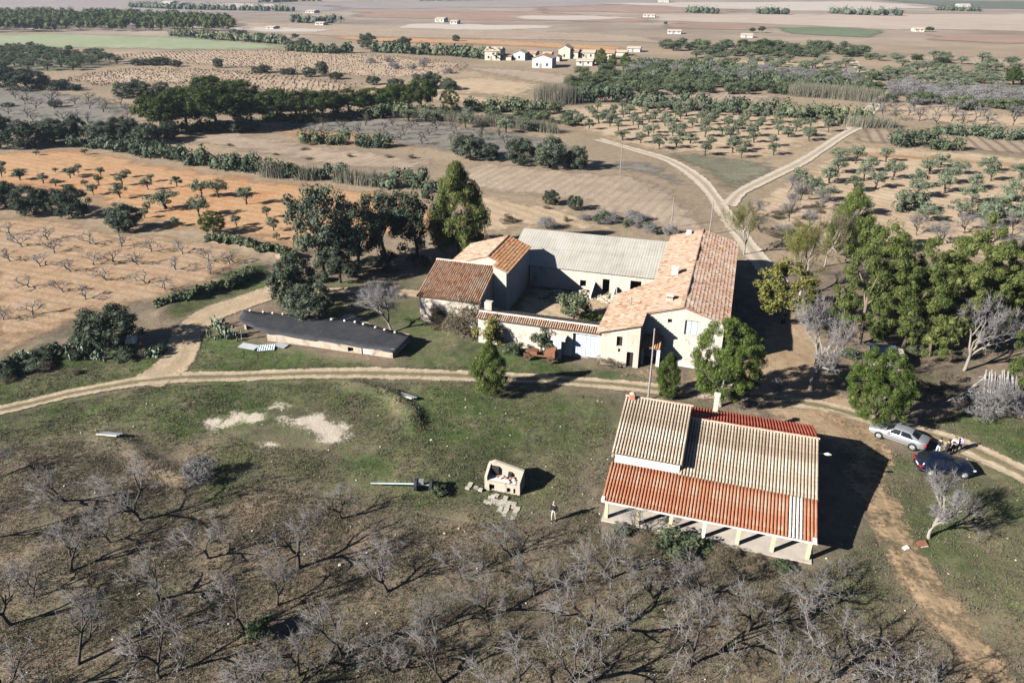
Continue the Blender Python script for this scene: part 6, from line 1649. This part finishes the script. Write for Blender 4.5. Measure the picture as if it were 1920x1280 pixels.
# ------------------------------------------------------------------ people
def person(label, loc, rz, top, legs, hair, hgt=1.75, arms='down', step=0.08, skin=(0.48, 0.30, 0.21)):
    root = tag(empty('person', (loc[0], loc[1], th(*loc)), rz), label, 'person')
    vs = []; rd = []; es = []; zone = []
    def add(p, r, par, z):
        vs.append(p); rd.append(r); zone.append(z)
        if par is not None: es.append((par, len(vs) - 1))
        return len(vs) - 1
    pel = add((0, 0, 0.96), 0.135, None, 'l')
    sp = add((0, 0, 1.14), 0.13, pel, 't'); ch = add((0, 0.01, 1.36), 0.15, sp, 't'); nk = add((0, 0.015, 1.50), 0.06, ch, 's')
    hd = add((0, 0.03, 1.585), 0.085, nk, 's'); add((0, 0.025, 1.70), 0.075, hd, 's')
    add((0, 0.115, 1.60), 0.02, hd, 's')
    for s in (-1, 1):
        k = s * step
        hip = add((s * 0.085, 0, 0.90), 0.10, pel, 'l'); kn = add((s * 0.10, k * 0.8 + 0.02, 0.50), 0.068, hip, 'l'); an = add((s * 0.10, k, 0.10), 0.045, kn, 'l')
        add((s * 0.12, k + 0.15, 0.035), 0.038, an, 'b'); 
        sh = add((s * 0.18, 0, 1.415), 0.078, ch, 't')
        if arms == 'down':
            el = add((s * 0.235, -0.02, 1.13), 0.052, sh, 't'); wr = add((s * 0.235, 0.07, 0.90), 0.036, el, 't'); d = Vector((0, 0.03, -0.08))
        else:
            el = add((s * 0.24, 0.05, 1.15), 0.052, sh, 't'); wr = add((s * 0.12, 0.26, 1.20), 0.036, el, 't'); d = Vector((-s * 0.06, 0.05, 0.02))
        w = Vector(vs[wr]); pm = add(tuple(w + d * 0.7), 0.036, wr, 's')
        sd = Vector((0, 1, 0)) if arms == 'down' else Vector((0, 0, 1))
        for q, l in enumerate((0.9, 1.0, 0.95, 0.75)):
            b = w + d * 1.15 + sd * (0.03 - q * 0.02)
            f1 = add(tuple(b), 0.010, pm, 's'); f2 = add(tuple(b + d * 0.45 * l), 0.009, f1, 's'); add(tuple(b + d * 0.8 * l + Vector((-s * 0.015, 0, 0))), 0.008, f2, 's')
        t1 = add(tuple(w + d * 0.5 + sd * 0.05), 0.011, pm, 's'); add(tuple(w + d * 0.9 + sd * 0.065), 0.009, t1, 's')
    me = bpy.data.meshes.new('body'); me.from_pydata(vs, es, [])
    o = bpy.data.objects.new('body', me); COL.objects.link(o)
    o.modifiers.new('s', 'SKIN'); 
    for i, r in enumerate(rd):
        sv = me.skin_vertices[0].data[i]; sv.radius = (r, r * (0.78 if zone[i] == 't' and i < 4 else 0.95))
        sv.use_root = (i == 0)
    ss = o.modifiers.new('u', 'SUBSURF'); ss.levels = 1; ss.render_levels = 1
    bpy.context.view_layer.update()
    dg = bpy.context.evaluated_depsgraph_get()
    m2 = bpy.data.meshes.new_from_object(o.evaluated_get(dg))
    bpy.data.objects.remove(o); m2.name = 'body'
    m2.materials.clear()
    mats = [mat_plain('skin', skin, 0.6, 0.05), top, legs, mat_plain('shoe_dark', (0.05, 0.04, 0.035), 0.7)]
    for q in mats: m2.materials.append(q)
    A = np.array(vs); zi = {'s': 0, 't': 1, 'l': 2, 'b': 3}
    E = [(A[a], A[b], zi[zone[b]]) for a, b in es]
    for p in m2.polygons:
        c = np.array(p.center); best = (9, 0)
        for a, b, z in E:
            ab = b - a; t = np.clip(np.dot(c - a, ab) / np.dot(ab, ab), 0, 1); dd = np.linalg.norm(c - a - t * ab)
            if dd < best[0]: best = (dd, z)
        z = best[1]
        if c[2] > 1.0 and z == 2: z = 1
        p.material_index = z; p.use_smooth = True
    b = link('body', m2, None, root); k = hgt / 1.75; root.scale = (k, k, k)
    mbh = MB(); iv, jf = ico()
    hv = iv * np.array([0.098, 0.112, 0.10]) + np.array([0, 0.012, 1.675]); 
    keep = [f for f in jf.tolist() if all(hv[q][2] > 1.625 - 0.6 * (0.03 - hv[q][1]) * (hv[q][1] < 0.03) and not (hv[q][1] > 0.06 and hv[q][2] < 1.70) for q in f)]
    mbh.add(hv.tolist(), keep); mbh.build('hair', hair, root, True)
    return root
CL = lambda n, c: mat_plain(n, c, 0.9, 0.1, 9)
HAIRD = CL('hair_dark', (0.02, 0.015, 0.012)); HAIRG = CL('hair_grey', (0.38, 0.35, 0.32))
person('person in dark jacket and pale trousers standing alone on the scrub', gx(1038, 977), R(150), CL('jacket_black', (0.02, 0.02, 0.024)), CL('trousers_pale', (0.50, 0.45, 0.38)), HAIRG, 1.85, step=0.1)
person('person in black jacket and light blue jeans behind the silver car', gx(1756, 852), R(-60), CL('jacket_black', (0.02, 0.02, 0.024)), CL('jeans_light', (0.45, 0.55, 0.66)), HAIRD, 1.78, 'front')
person('person in dark grey coat and black trousers in the group by the cars', gx(1772, 855), R(20), CL('coat_grey', (0.06, 0.062, 0.07)), CL('trousers_black', (0.025, 0.025, 0.028)), HAIRD, 1.74)
person('person in white top and dark trousers in the group by the cars', gx(1784, 850), R(160), CL('top_white', (0.72, 0.71, 0.70)), CL('trousers_black', (0.025, 0.025, 0.028)), HAIRD, 1.76, 'front')
person('person in lilac top at the outer side of the group by the cars', gx(1796, 848), R(110), CL('top_lilac', (0.36, 0.31, 0.58)), CL('trousers_black', (0.025, 0.025, 0.028)), HAIRD, 1.68, 'front')

# ------------------------------------------------------------------ things around the farm
def put(name, label, cat, px, py, rz=0.0, group=None):
    x, y = gx(px, py)
    return tag(empty(name, (x, y, th(x, y)), rz), label, cat, group)

def utility_pole(px, py, hpx, label, arm=True):
    h = size_at(px, py, 10, hpx)[1]
    o = put('utility_pole', label, 'pole', px, py)
    MB().tube([(0, 0, -0.3), (0.03, 0, h * 0.5), (0.0, 0, h)], [0.10, 0.09, 0.07], 8).build('shaft', WOODG, o)
    MB().tube([(0, 0, h), (0, 0, h + 0.05)], [0.09, 0.03], 8).build('cap', STEEL, o)
    if arm:
        MB().box(-0.55, 0.55, -0.05, 0.05, h - 0.5, h - 0.4).build('crossarm', WOODG, o)
        for u in (-0.45, 0.0, 0.45): MB().tube([(u, 0, h - 0.4), (u, 0, h - 0.2)], [0.04, 0.025], 6).build('insulator', WHITE, o)
    return o
utility_pole(1215, 748, 132, 'grey wooden utility pole in front of the farmhouse corner', False)
utility_pole(1163, 324, 54, 'thin utility pole on the grey field far behind the shed', False)
utility_pole(1258, 428, 56, 'thin utility pole just behind the corrugated shed', False)
utility_pole(1330, 440, 62, 'thin utility pole behind the far end of the farmhouse', False)

FLAG = mat_plain('flagstone', (0.44, 0.40, 0.33), 0.95, 0.3, 2.5, bump=0.3)
def barbecue():
    o = put('masonry_barbecue', 'ruined whitewashed masonry barbecue with two hearths on the grass', 'barbecue', 908, 915, R(-17))
    st = mat_plaster('barbecue_stone', (0.52, 0.445, 0.355), (0.44, 0.34, 0.26), 0.8)
    W = 3.0
    mb = MB(); mb.add([(0, 1.15, -0.2), (W, 1.15, -0.2), (W, 1.4, -0.2), (0, 1.4, -0.2), (0, 1.15, 1.75), (0.55, 1.15, 2.05), (W, 1.15, 1.55), (0, 1.4, 1.75), (0.55, 1.4, 2.05), (W, 1.4, 1.55)],
                      [(0, 1, 6, 5, 4), (3, 7, 8, 9, 2), (4, 5, 8, 7), (5, 6, 9, 8), (0, 4, 7, 3), (1, 2, 9, 6), (0, 3, 2, 1)])
    mb.build('back_wall', st, o)
    MB().prism([(0, 0.1), (0.22, 0.1), (0.22, 1.15), (0, 1.15)], -0.2, [1.2, 1.2, 1.75, 1.75]).build('side_wall', st, o)
    MB().prism([(W - 0.24, 0.0), (W, 0.0), (W, 1.15), (W - 0.24, 1.15)], -0.2, [1.15, 1.15, 1.55, 1.55]).build('side_wall', st, o)
    c = wall_holes(MB(), 0.22, W - 0.24, 0.05, 0.25, -0.2, lambda u: 0.82, [(0.4, 0.85, 0.0, 0.55), (1.9, 2.2, 0.05, 0.5), (2.45, 2.62, 0.05, 0.55)])
    c.build('front_wall', st, o)
    MB().box(0.22, W - 0.24, 0.25, 1.15, 0.66, 0.84).build('counter', WHITE, o)
    for a, b, z0, z1 in ((0.35, 0.95, 0.9, 1.62), (1.72, 2.02, 0.88, 1.3)):
        MB().prism([(a, 0.95), (b, 0.95), (b, 1.148), (a, 1.148)], 0.85, [z1 - 0.15, z1 - 0.05, z1, z1]).build('hearth', DARKIN, o)
    rng = random.Random(5)
    for i in range(9):
        MB().box(-0.05, 0.28, -0.06, 0.1, 0, 0.11).build('brick', BRICK if i % 3 == 0 else MORTAR, o, loc=(0.9 + i * 0.19 + rng.uniform(-0.05, 0.05), 0.45 + rng.uniform(-0.1, 0.4), 0.845), rot=(0, 0, rng.uniform(-1, 1)))
    p = put('stone_paving', 'broken pale flagstones lying in front of the barbecue', 'paving', 915, 925, R(-17))
    for i in range(4):
        for j in range(6):
            if rng.random() < 0.25: continue
            x = 1.55 + i * 0.42 + rng.uniform(-0.05, 0.05); y = -0.1 - j * 0.42 + rng.uniform(-0.05, 0.05) - i * 0.05
            pts = [(x + rng.uniform(-0.04, 0.04) + a * 0.19, y + rng.uniform(-0.04, 0.04) + b * 0.19) for a, b in ((-1, -1), (1, -1), (1, 1), (-1, 1))]
            MB().prism(pts, -0.15, rng.uniform(0.05, 0.14)).build('slab', FLAG, p)
    for i in range(12):
        x = rng.uniform(0.1, 1.5); y = rng.uniform(-1.3, 0.1)
        pts = [(x + a * rng.uniform(0.14, 0.26), y + b * rng.uniform(0.14, 0.26)) for a, b in ((-1, -1), (1, -1), (1, 1), (-1, 1))]
        MB().prism(pts, -0.15, rng.uniform(0.04, 0.1)).build('slab', CONCRETE if i % 2 else FLAG, p)
    for i in range(7):
        x = rng.uniform(-2.0, -0.2); y = rng.uniform(0.1, 0.9)
        pts = [(x + a * rng.uniform(0.12, 0.24), y + b * rng.uniform(0.1, 0.2)) for a, b in ((-1, -1), (1, -1), (1, 1), (-1, 1))]
        MB().prism(pts, -0.15, rng.uniform(0.06, 0.2)).build('slab', FLAG, p)
barbecue()

RUST = mat_plain('rust', (0.24, 0.105, 0.06), 0.9, 0.4, 5, bump=0.3)
DARKM = mat_plain('dark_iron', (0.035, 0.035, 0.04), 0.6, 0.3, 5)
def implement():
    o = put('farm_implement', 'old two wheeled axle with a long pale green drawbar on the grass', 'implement', 778, 920, R(-4))
    MB().tube([(-3.6, 0.1, 0.42), (-1.5, 0.1, 0.5), (0.1, 0.1, 0.55)], [0.05, 0.07, 0.075], 8).build('drawbar', mat_plain('drawbar_green', (0.46, 0.58, 0.55), 0.5, 0.1), o)
    MB().cyl((0.75, 0.1, 0.5), 0.07, 1.5, 8, 'x').build('axle', STEEL, o)
    for u in (0.12, 1.35):
        w = MB().cyl((u, 0.1, 0.5), 0.52, 0.22, 18, 'x').build('wheel', DARKM, o)
        MB().cyl((u, 0.1, 0.5), 0.24, 0.27, 14, 'x').build('hub', STEEL, w)
    MB().box(0.35, 0.75, -0.05, 0.3, 0.6, 0.95).build('gearbox', STEEL, o)
implement()

def rusty_cart():
    o = put('rusty_cart', 'rusty old farm cart parked before the courtyard wall', 'cart', 980, 676, R(-16))
    MB().box(0, 3.6, 0.35, 0.45, 0.55, 0.68).box(0, 3.6, 1.05, 1.15, 0.55, 0.68).build('chassis', RUST, o)
    MB().prism([(2.3, 0.1), (3.5, 0.1), (3.5, 1.3), (2.3, 1.3)], 0.7, [1.15, 1.5, 1.5, 1.15]).build('hopper', RUST, o)
    MB().prism([(0.7, 0.3), (1.5, 0.3), (1.5, 1.2), (0.7, 1.2)], 0.7, [1.15, 1.0, 1.0, 1.15]).build('seat_box', RUST, o)
    MB().tube([(1.6, 0.7, 0.7), (1.8, 0.7, 1.3), (2.0, 0.7, 1.35)], 0.04, 6).build('steering_column', RUST, o)
    for x in (0.45, 3.0):
        for y in (0.12, 1.38):
            w = MB().cyl((x, y, 0.42), 0.42, 0.12, 16, 'y').build('wheel', mat_plain('rust_dark', (0.12, 0.06, 0.04), 0.9, 0.4, 5), o)
            MB().cyl((x, y, 0.42), 0.16, 0.2, 10, 'y').build('hub', DARKM, w)
rusty_cart()

def pole_stack():
    o = put('pole_stack', 'tent shaped stack of grey weathered wooden poles', 'woodpile', 1862, 748)
    rng = random.Random(9); gp = mat_plain('pole_grey', (0.36, 0.34, 0.32), 0.9, 0.25, 6)
    for i in range(46):
        side = -1 if i < 38 else 1
        u = -1.9 + 3.8 * (i % 38) / 37 + rng.uniform(-0.05, 0.05)
        h = rng.uniform(2.4, 3.4) if side < 0 else 2.6
        MB().tube([(u, side * 1.4 + rng.uniform(-0.1, 0.1), -0.1), (u * 0.85 + rng.uniform(-0.1, 0.1), rng.uniform(-0.05, 0.25), h)], [0.075, 0.045], 5).build('pole', gp, o)
    MB().tube([(-5.0, -0.6, 0.05), (-1.6, 0.0, 2.3)], [0.06, 0.04], 5).build('pole', gp, o)
    MB().tube([(-2.0, 0.12, 2.5), (2.0, 0.12, 2.5)], 0.06, 5).build('rail', gp, o)
pole_stack()

def hut():
    o = put('hut', 'small hut with blue sheet roof behind the round pine', 'hut', 1632, 690, R(-14))
    MB().prism([(0, 0), (3.2, 0), (3.2, 2.0), (0, 2.0)], -0.2, [1.5, 1.5, 1.75, 1.75]).build('wall', CREAM, o)
    MB().slab([(-0.15, -0.2, 1.55), (2.5, -0.2, 1.55), (2.5, 2.2, 1.95), (-0.15, 2.2, 1.95)], 0.05).build('roof', mat_plain('sheet_blue', (0.13, 0.19, 0.27), 0.5, 0.15), o)
    for u in (2.55, 2.95): MB().box(u - 0.13, u + 0.13, -0.03, -0.004, 0.9, 1.2).build('window', DARKIN, o)
hut()

def white_tank():
    o = put('water_tank', 'small white box tank under the wide dark oak', 'tank', 238, 655, R(20))
    MB().prism([(0, 0), (1.0, 0), (1.15, 0.7), (0.1, 0.7)], 0.55, [0.95, 1.0, 1.2, 1.1]).build('box', WHITE, o)
    for x, y in ((0.1, 0.1), (0.9, 0.1), (1.0, 0.6), (0.2, 0.6)): MB().box(x - 0.05, x + 0.05, y - 0.05, y + 0.05, -0.1, 0.55).build('leg', WOODG, o)
    MB().box(-0.05, 1.2, -0.05, 0.05, 0.5, 0.56).build('rail', WOODG, o)
white_tank()

def sheets():
    rng = random.Random(3)
    for i, (px, py, w, d, r, lab) in enumerate([(466, 650, 2.2, 1.1, -20, 'pale roofing sheet lying on the grass, leftmost of three by the felt roof'), (500, 652, 1.9, 1.4, 10, 'bluish white roofing sheet in the middle of the three by the felt roof'), (527, 648, 1.6, 0.9, -28, 'pale roofing sheet nearest the wall under the felt roof')]):
        o = put('roofing_sheet', lab, 'sheet', px, py, R(r))
        n = 24; us = np.linspace(0, w, n)
        V = []; F = []
        for j, y in enumerate((0, d)):
            for k, u in enumerate(us): V.append((u - w / 2, y - d / 2, 0.13 + 0.03 * math.sin(k * math.pi / 1.5) + 0.08 * j))
        for k in range(n - 1): F.append((k, k + 1, n + k + 1, n + k))
        MB().add(V, F).build('sheet', mat_plain('sheet_pale_%d' % (i % 2), (0.62, 0.64, 0.62) if i != 1 else (0.58, 0.66, 0.70), 0.6, 0.12), o)
        MB().box(-w / 2 + 0.1, w / 2 - 0.1, -0.05, 0.05, 0.0, 0.09).build('batten', WOODG, o)
    for px, py, rz, lab in [(205, 822, -8, 'pale board lying by the small earth bank at the left'), (760, 748, -30, 'pale board lying at the foot of the earth bank below the track')]:
        o = put('board', lab, 'board', px, py, R(rz))
        for k in range(3): MB().box(-1.0 + 0.2 * k, 1.0 + 0.15 * k, k * 0.2 - 0.3, k * 0.2 - 0.13, 0.1, 0.16).build('plank', STEEL if k else MORTAR, o)
    o = put('concrete_block', 'white block lying beside the sandy path', 'block', 1697, 1030, 0.4); o.scale = (0.7, 0.7, 0.7)
    MB().prism([(-0.3, -0.2), (0.32, -0.25), (0.35, 0.2), (-0.25, 0.22)], -0.1, [0.2, 0.24, 0.3, 0.22]).build('block', WHITE, o)
    o = put('rusty_sheet', 'red brown sheet lying at the foot of the leaning bare tree', 'sheet', 1728, 1022, 0.2); o.scale = (0.65, 0.65, 0.65)
    MB().slab([(-0.6, -0.3, 0.08), (0.6, -0.35, 0.08), (0.65, 0.4, 0.3), (-0.55, 0.4, 0.26)], 0.03).build('sheet', RUST, o)
    MB().box(-0.4, 0.5, -0.42, -0.36, 0.0, 0.12).build('batten', MORTAR, o)
sheets()

def prickly_pear(px, py, w, h, label, seed, n=70):
    rng = np.random.default_rng(seed); iv, jf = ico()
    o = put('prickly_pear', label, 'cactus', px, py)
    P = []; V = []; F = []
    for i in range(n):
        if i < n // 4 or not P:
            b = np.array([rng.normal() * w * 0.28, rng.normal() * w * 0.2, 0.05])
        else:
            b = P[rng.integers(len(P))]
        if b[2] > h: continue
        L = rng.uniform(0.28, 0.45); an = rng.random() * 3.14; tl = rng.normal() * 0.5
        d = np.array([math.sin(tl) * math.cos(an), math.sin(tl) * math.sin(an), math.cos(tl)])
        s = np.array([math.cos(an), math.sin(an), 0.0]); s = s - d * s.dot(d); s /= np.linalg.norm(s); nn_ = np.cross(d, s)
        c = b + d * L * 0.5
        v = iv @ np.array([s * L * 0.38, nn_ * 0.05, d * L * 0.52]) + c
        F.append(jf + len(V) * len(iv)); V.append(v); P.append(b + d * L * 0.95)
    link('pads', np_mesh('pads', np.concatenate(V), np.concatenate(F), True), M_CACT, o)['kind'] = 'stuff'
prickly_pear(425, 632, 3.4, 1.7, 'grey green prickly pear at the left end of the felt roof', 1, 120)
prickly_pear(400, 615, 2.4, 1.3, 'smaller prickly pear left of the one at the felt roof', 2, 60)
prickly_pear(145, 664, 3.2, 1.2, 'pale prickly pear on the bank left of the wide dark oak', 3, 90)
prickly_pear(185, 675, 2.0, 0.8, 'low prickly pear below the white box tank', 4, 50)
prickly_pear(290, 668, 2.2, 0.6, 'flat pale cactus heap beside the lane', 5, 50)
prickly_pear(45, 682, 2.0, 0.8, 'small prickly pear on the bank near the picture edge', 6, 40)

# stones that hold the felt roof down
rng = random.Random(11)
for i in range(14):
    u = -28.2 + i * 1.5 + rng.uniform(-0.3, 0.3); v = -2.55 + (0.85 * min(1, (u + 29) / 14) if u < -14.8 else 0.9 - (u + 14.8) * 0.19)
    x, y = fw(u, v)
    iv, jf = ico(); nz = np.random.default_rng(i)
    vv = iv * np.array([0.2, 0.16, 0.13]) * (0.8 + 0.4 * nz.random((len(iv), 1)))
    o = link('stone', np_mesh('stone', vv, jf), MORTAR, loc=(x, y, 0.98 + 0.04 * (v + 6.8) + 0.06), rot=(0, 0, rng.random() * 3))
    tag(o, 'pale stone weighing down the back edge of the black felt roof', 'stone', 'stones on the felt roof')

# courtyard floor and rubble
def yard_sheet(name, uv, mat, z):
    sheet(name, [fw(*p) for p in uv], mat, 0.9, z, 0.4)
yard_sheet('courtyard', [(0.7, 3.6), (14.1, 3.6), (14.1, 9.5), (18.0, 11.6), (18.0, 18.3), (0.7, 18.3)], TAN, 0.03)
yard_sheet('courtyard_paving', [(8.8, 5.2), (14.0, 4.6), (14.0, 9.2), (16.5, 11.2), (15.5, 13.5), (9.6, 12.0)], soil_mat('old_concrete', (0.44, 0.39, 0.33), (0.55, 0.50, 0.43), (0.62, 0.57, 0.5)), 0.05)
def rubble(u, v, r, h, label, seed):
    nz = np.random.default_rng(seed); n = 160; iv, jf = ico(); V = []; F = []
    for i in range(n):
        a = nz.random() * 6.28; q = math.sqrt(nz.random()) * r; sz = nz.uniform(0.1, 0.32)
        z = h * (1 - q / r) * nz.uniform(0.6, 1.0)
        V.append(iv * np.array([sz, sz * 0.8, sz * 0.6]) * (0.75 + 0.5 * nz.random((len(iv), 1))) + np.array([math.cos(a) * q, math.sin(a) * q * 0.7, z])); F.append(jf + i * len(iv))
    x, y = fw(u, v)
    t = link('rubble_heap', np_mesh('rubble_heap', np.concatenate(V), np.concatenate(F)), mat_plain('rubble', (0.42, 0.36, 0.26), 0.95, 0.3, 2), loc=(x, y, th(x, y)))
    tag(t, label, 'rubble')
rubble(5.2, 15.2, 2.6, 1.2, 'tan rubble heap in the courtyard shade edge', 1)
rubble(8.6, 17.0, 2.2, 0.8, 'rubble heap along the shed wall in the courtyard', 2)
rubble(12.6, 16.6, 2.0, 0.7, 'rubble heap at the shed door in the courtyard', 3)
for i, (u, v, w, h, lab) in enumerate([(9.4, 17.2, 0.25, 1.5, 'broken white wall stub in the courtyard beside the shed'), (12.2, 17.0, 0.25, 1.3, 'second broken wall stub beside the shed door')]):
    o = farm('wall_stub', lab, 'wall')
    MB().prism([(u, v - 1.4), (u + w, v - 1.4), (u + w, v + 1.1), (u, v + 1.1)], -0.1, [h * 0.4, h * 0.4, h, h]).build('wall', WHITE, o)

# ------------------------------------------------------------------ grass, weeds and stones on the ground
def tufts(name, label, polys, n, hr, wr, mat, seed, blades=5, thresh=None):
    rng = np.random.default_rng(seed); P = [PX(p) for p in polys]
    XY = []
    for p in P:
        pa = np.array(p); k = 0
        area = abs(sum(p[i][0] * p[(i + 1) % len(p)][1] - p[(i + 1) % len(p)][0] * p[i][1] for i in range(len(p)))) / 2
        XY.append((p, pa, area))
    tot = sum(a for _, _, a in XY); out = []
    for p, pa, a in XY:
        m = int(n * a / tot * 3.2)
        q = rng.uniform(pa.min(0), pa.max(0), (m, 2)); q = q[in_poly(q[:, 0], q[:, 1], p)]
        nz = fbm(q[:, 0] / 2.2, q[:, 1] / 2.2, seed, 3)
        q = q[nz + rng.normal(size=len(q)) * 0.08 > (thresh or 0.45)]
        out.append(q[:int(n * a / tot)])
    q = np.concatenate(out)
    # keep off the tracks and houses
    keep = np.ones(len(q), bool)
    for tr, w in KEEP_OFF: keep &= seg_dist(q[:, 0], q[:, 1], tr) > w
    for poly in KEEP_POLY: keep &= ~in_poly(q[:, 0], q[:, 1], poly)
    q = q[keep]; m = len(q)
    z = terrain(q[:, 0], q[:, 1]) - 0.02
    h = rng.uniform(hr[0], hr[1], (m, blades)); an = rng.random((m, blades)) * 6.28; sp = rng.uniform(0.03, 0.14, (m, blades)) * (wr / 0.1)
    base = np.stack([q[:, None, 0] + np.cos(an) * sp, q[:, None, 1] + np.sin(an) * sp, np.repeat(z[:, None], blades, 1)], 2)
    a2 = rng.random((m, blades)) * 6.28
    s = np.stack([np.cos(a2), np.sin(a2), np.zeros_like(a2)], 2) * rng.uniform(0.02, 0.05, (m, blades, 1)) * (wr / 0.1)
    tip = base + np.stack([np.cos(an) * h * 0.6, np.sin(an) * h * 0.6, h], 2)
    V = np.stack([base - s, base + s, tip], 2).reshape(-1, 3)
    o = link(name, np_mesh(name, V, np.arange(len(V)).reshape(-1, 3)), mat)
    tag(o, label, 'grass', kind='stuff')

KEEP_OFF = [([gx(*p) for p in [(-80, 790), (150, 735), (300, 712), (600, 701), (880, 706), (1100, 717), (1300, 737), (1480, 752)]], 1.3),
            ([gx(*p) for p in [(1440, 748), (1580, 772), (1750, 818), (1850, 856), (2000, 925)]], 1.4),
            ([gx(*p) for p in [(1600, 880), (1665, 985), (1745, 1120), (1830, 1225), (1860, 1290)]], 1.0),
            ([gx(*p) for p in [(318, 690), (352, 625), (395, 590), (455, 568), (600, 545)]], 1.7)]
c, s_ = math.cos(R(-17.85)), math.sin(R(-17.85))
KEEP_POLY = [[(7.06 + c * u - s_ * v, 44.19 + s_ * u + c * v) for u, v in ((-0.3, -0.6), (15, -0.6), (15, 12.5), (-0.3, 12.5))],
             [fw(-9, 3), fw(14, -0.4), fw(18.5, -1.2), fw(27, 1.8), fw(27, 30), fw(-9, 30)], [fw(-29, -6.9), fw(-7, -6.9), fw(-7, -1.5), fw(-29, -1.5)],
             PX([(380, 790), (450, 768), (560, 758), (660, 795), (610, 845), (480, 835)])]
G_GREEN = mat_foliage('grass_green', (0.052, 0.071, 0.028), (0.098, 0.124, 0.048), (0.172, 0.184, 0.086), 0.2)
G_DRY = mat_foliage('grass_dry', (0.130, 0.109, 0.073), (0.221, 0.182, 0.124), (0.351, 0.286, 0.195), 0.2)
G_WEED = mat_foliage('weeds_dark', (0.069, 0.066, 0.043), (0.125, 0.116, 0.075), (0.200, 0.181, 0.119), 0.15)
SCRUB_AREA = [[(-60, 850), (150, 825), (330, 860), (420, 905), (640, 935), (900, 985), (1120, 955), (1130, 1010), (1530, 1070), (1640, 1010), (1760, 1180), (1860, 1330), (-60, 1330)]]
MEADOW = [[(-60, 790), (300, 722), (880, 716), (1130, 745), (1160, 830), (1120, 960), (900, 990), (640, 940), (420, 905), (330, 860), (150, 825), (-60, 860)],
          [(1655, 900), (1980, 900), (1980, 1300), (1870, 1300), (1790, 1180), (1690, 1010)], [(1740, 790), (1980, 880), (1980, 800), (1800, 770)], [(360, 690), (372, 640), (740, 690), (1040, 680), (1190, 704), (880, 702), (450, 702)], [(-60, 715), (150, 660), (320, 660), (310, 700), (-60, 780)], [(1570, 850), (1740, 850), (1720, 930), (1640, 950)]]
tufts('dry_grass', 'dry tan grass tufts all over the foreground orchard', SCRUB_AREA, 42000, (0.03, 0.13), 0.07, G_DRY, 901)
tufts('weeds', 'dark low weeds all over the foreground orchard', SCRUB_AREA, 26000, (0.03, 0.13), 0.08, G_WEED, 902, thresh=0.48)
tufts('green_grass', 'short green grass of the meadow around the tracks', MEADOW, 40000, (0.03, 0.10), 0.07, G_GREEN, 903)
tufts('dry_grass', 'dry grass tufts scattered through the green meadow', MEADOW, 16000, (0.03, 0.14), 0.07, G_DRY, 904, thresh=0.5)
tufts('weeds', 'taller weeds dotted over meadow and orchard', SCRUB_AREA + MEADOW, 12000, (0.05, 0.2), 0.13, G_WEED, 906, thresh=0.52)
tufts('green_grass', 'green grass patches between the orchard weeds', SCRUB_AREA, 22000, (0.03, 0.12), 0.08, G_GREEN, 905, thresh=0.58)

def pebbles():
    rng = np.random.default_rng(950); iv, jf = ico()
    P = PX([(-60, 760), (1150, 740), (1150, 1000), (1980, 900), (1980, 1320), (-60, 1320)]); pa = np.array(P)
    q = rng.uniform(pa.min(0), pa.max(0), (3000, 2)); q = q[in_poly(q[:, 0], q[:, 1], P)][:170]
    for poly in KEEP_POLY[:1]: q = q[~in_poly(q[:, 0], q[:, 1], poly)]
    n = len(q); sz = rng.uniform(0.03, 0.10, (n, 1, 1)) * (1 + (rng.random((n, 1, 1)) > 0.96) * 1.2)
    V = iv[None] * sz * np.array([1, 0.8, 0.6]) * (0.75 + 0.5 * rng.random((n, len(iv), 1))) + np.column_stack([q, terrain(q[:, 0], q[:, 1]) + 0.03])[:, None, :]
    F = (jf[None] + (np.arange(n) * len(iv))[:, None, None]).reshape(-1, 3)
    o = link('loose_stones', np_mesh('loose_stones', V.reshape(-1, 3), F), mat_plain('pale_stone', (0.50, 0.46, 0.38), 0.95, 0.25, 0.3))
    tag(o, 'small pale stones strewn over the grass and orchard', 'stones', kind='stuff')
pebbles()

# ------------------------------------------------------------------ air
def haze():
    o = MB().box(-9700, 9700, -460, 9800, -4.0, 42.0).build('haze', None)
    m = bpy.data.materials.new('haze'); m.use_nodes = True; nt = m.node_tree; nt.nodes.clear()
    out = nt.nodes.new('ShaderNodeOutputMaterial'); v = nt.nodes.new('ShaderNodeVolumePrincipled')
    v.inputs['Color'].default_value = (0.74, 0.85, 1.0, 1); v.inputs['Density'].default_value = 0.00012; v.inputs['Anisotropy'].default_value = 0.2
    nt.links.new(v.outputs[0], out.inputs['Volume'])
    o.data.materials.append(m); tag(o, kind='stuff')
haze()
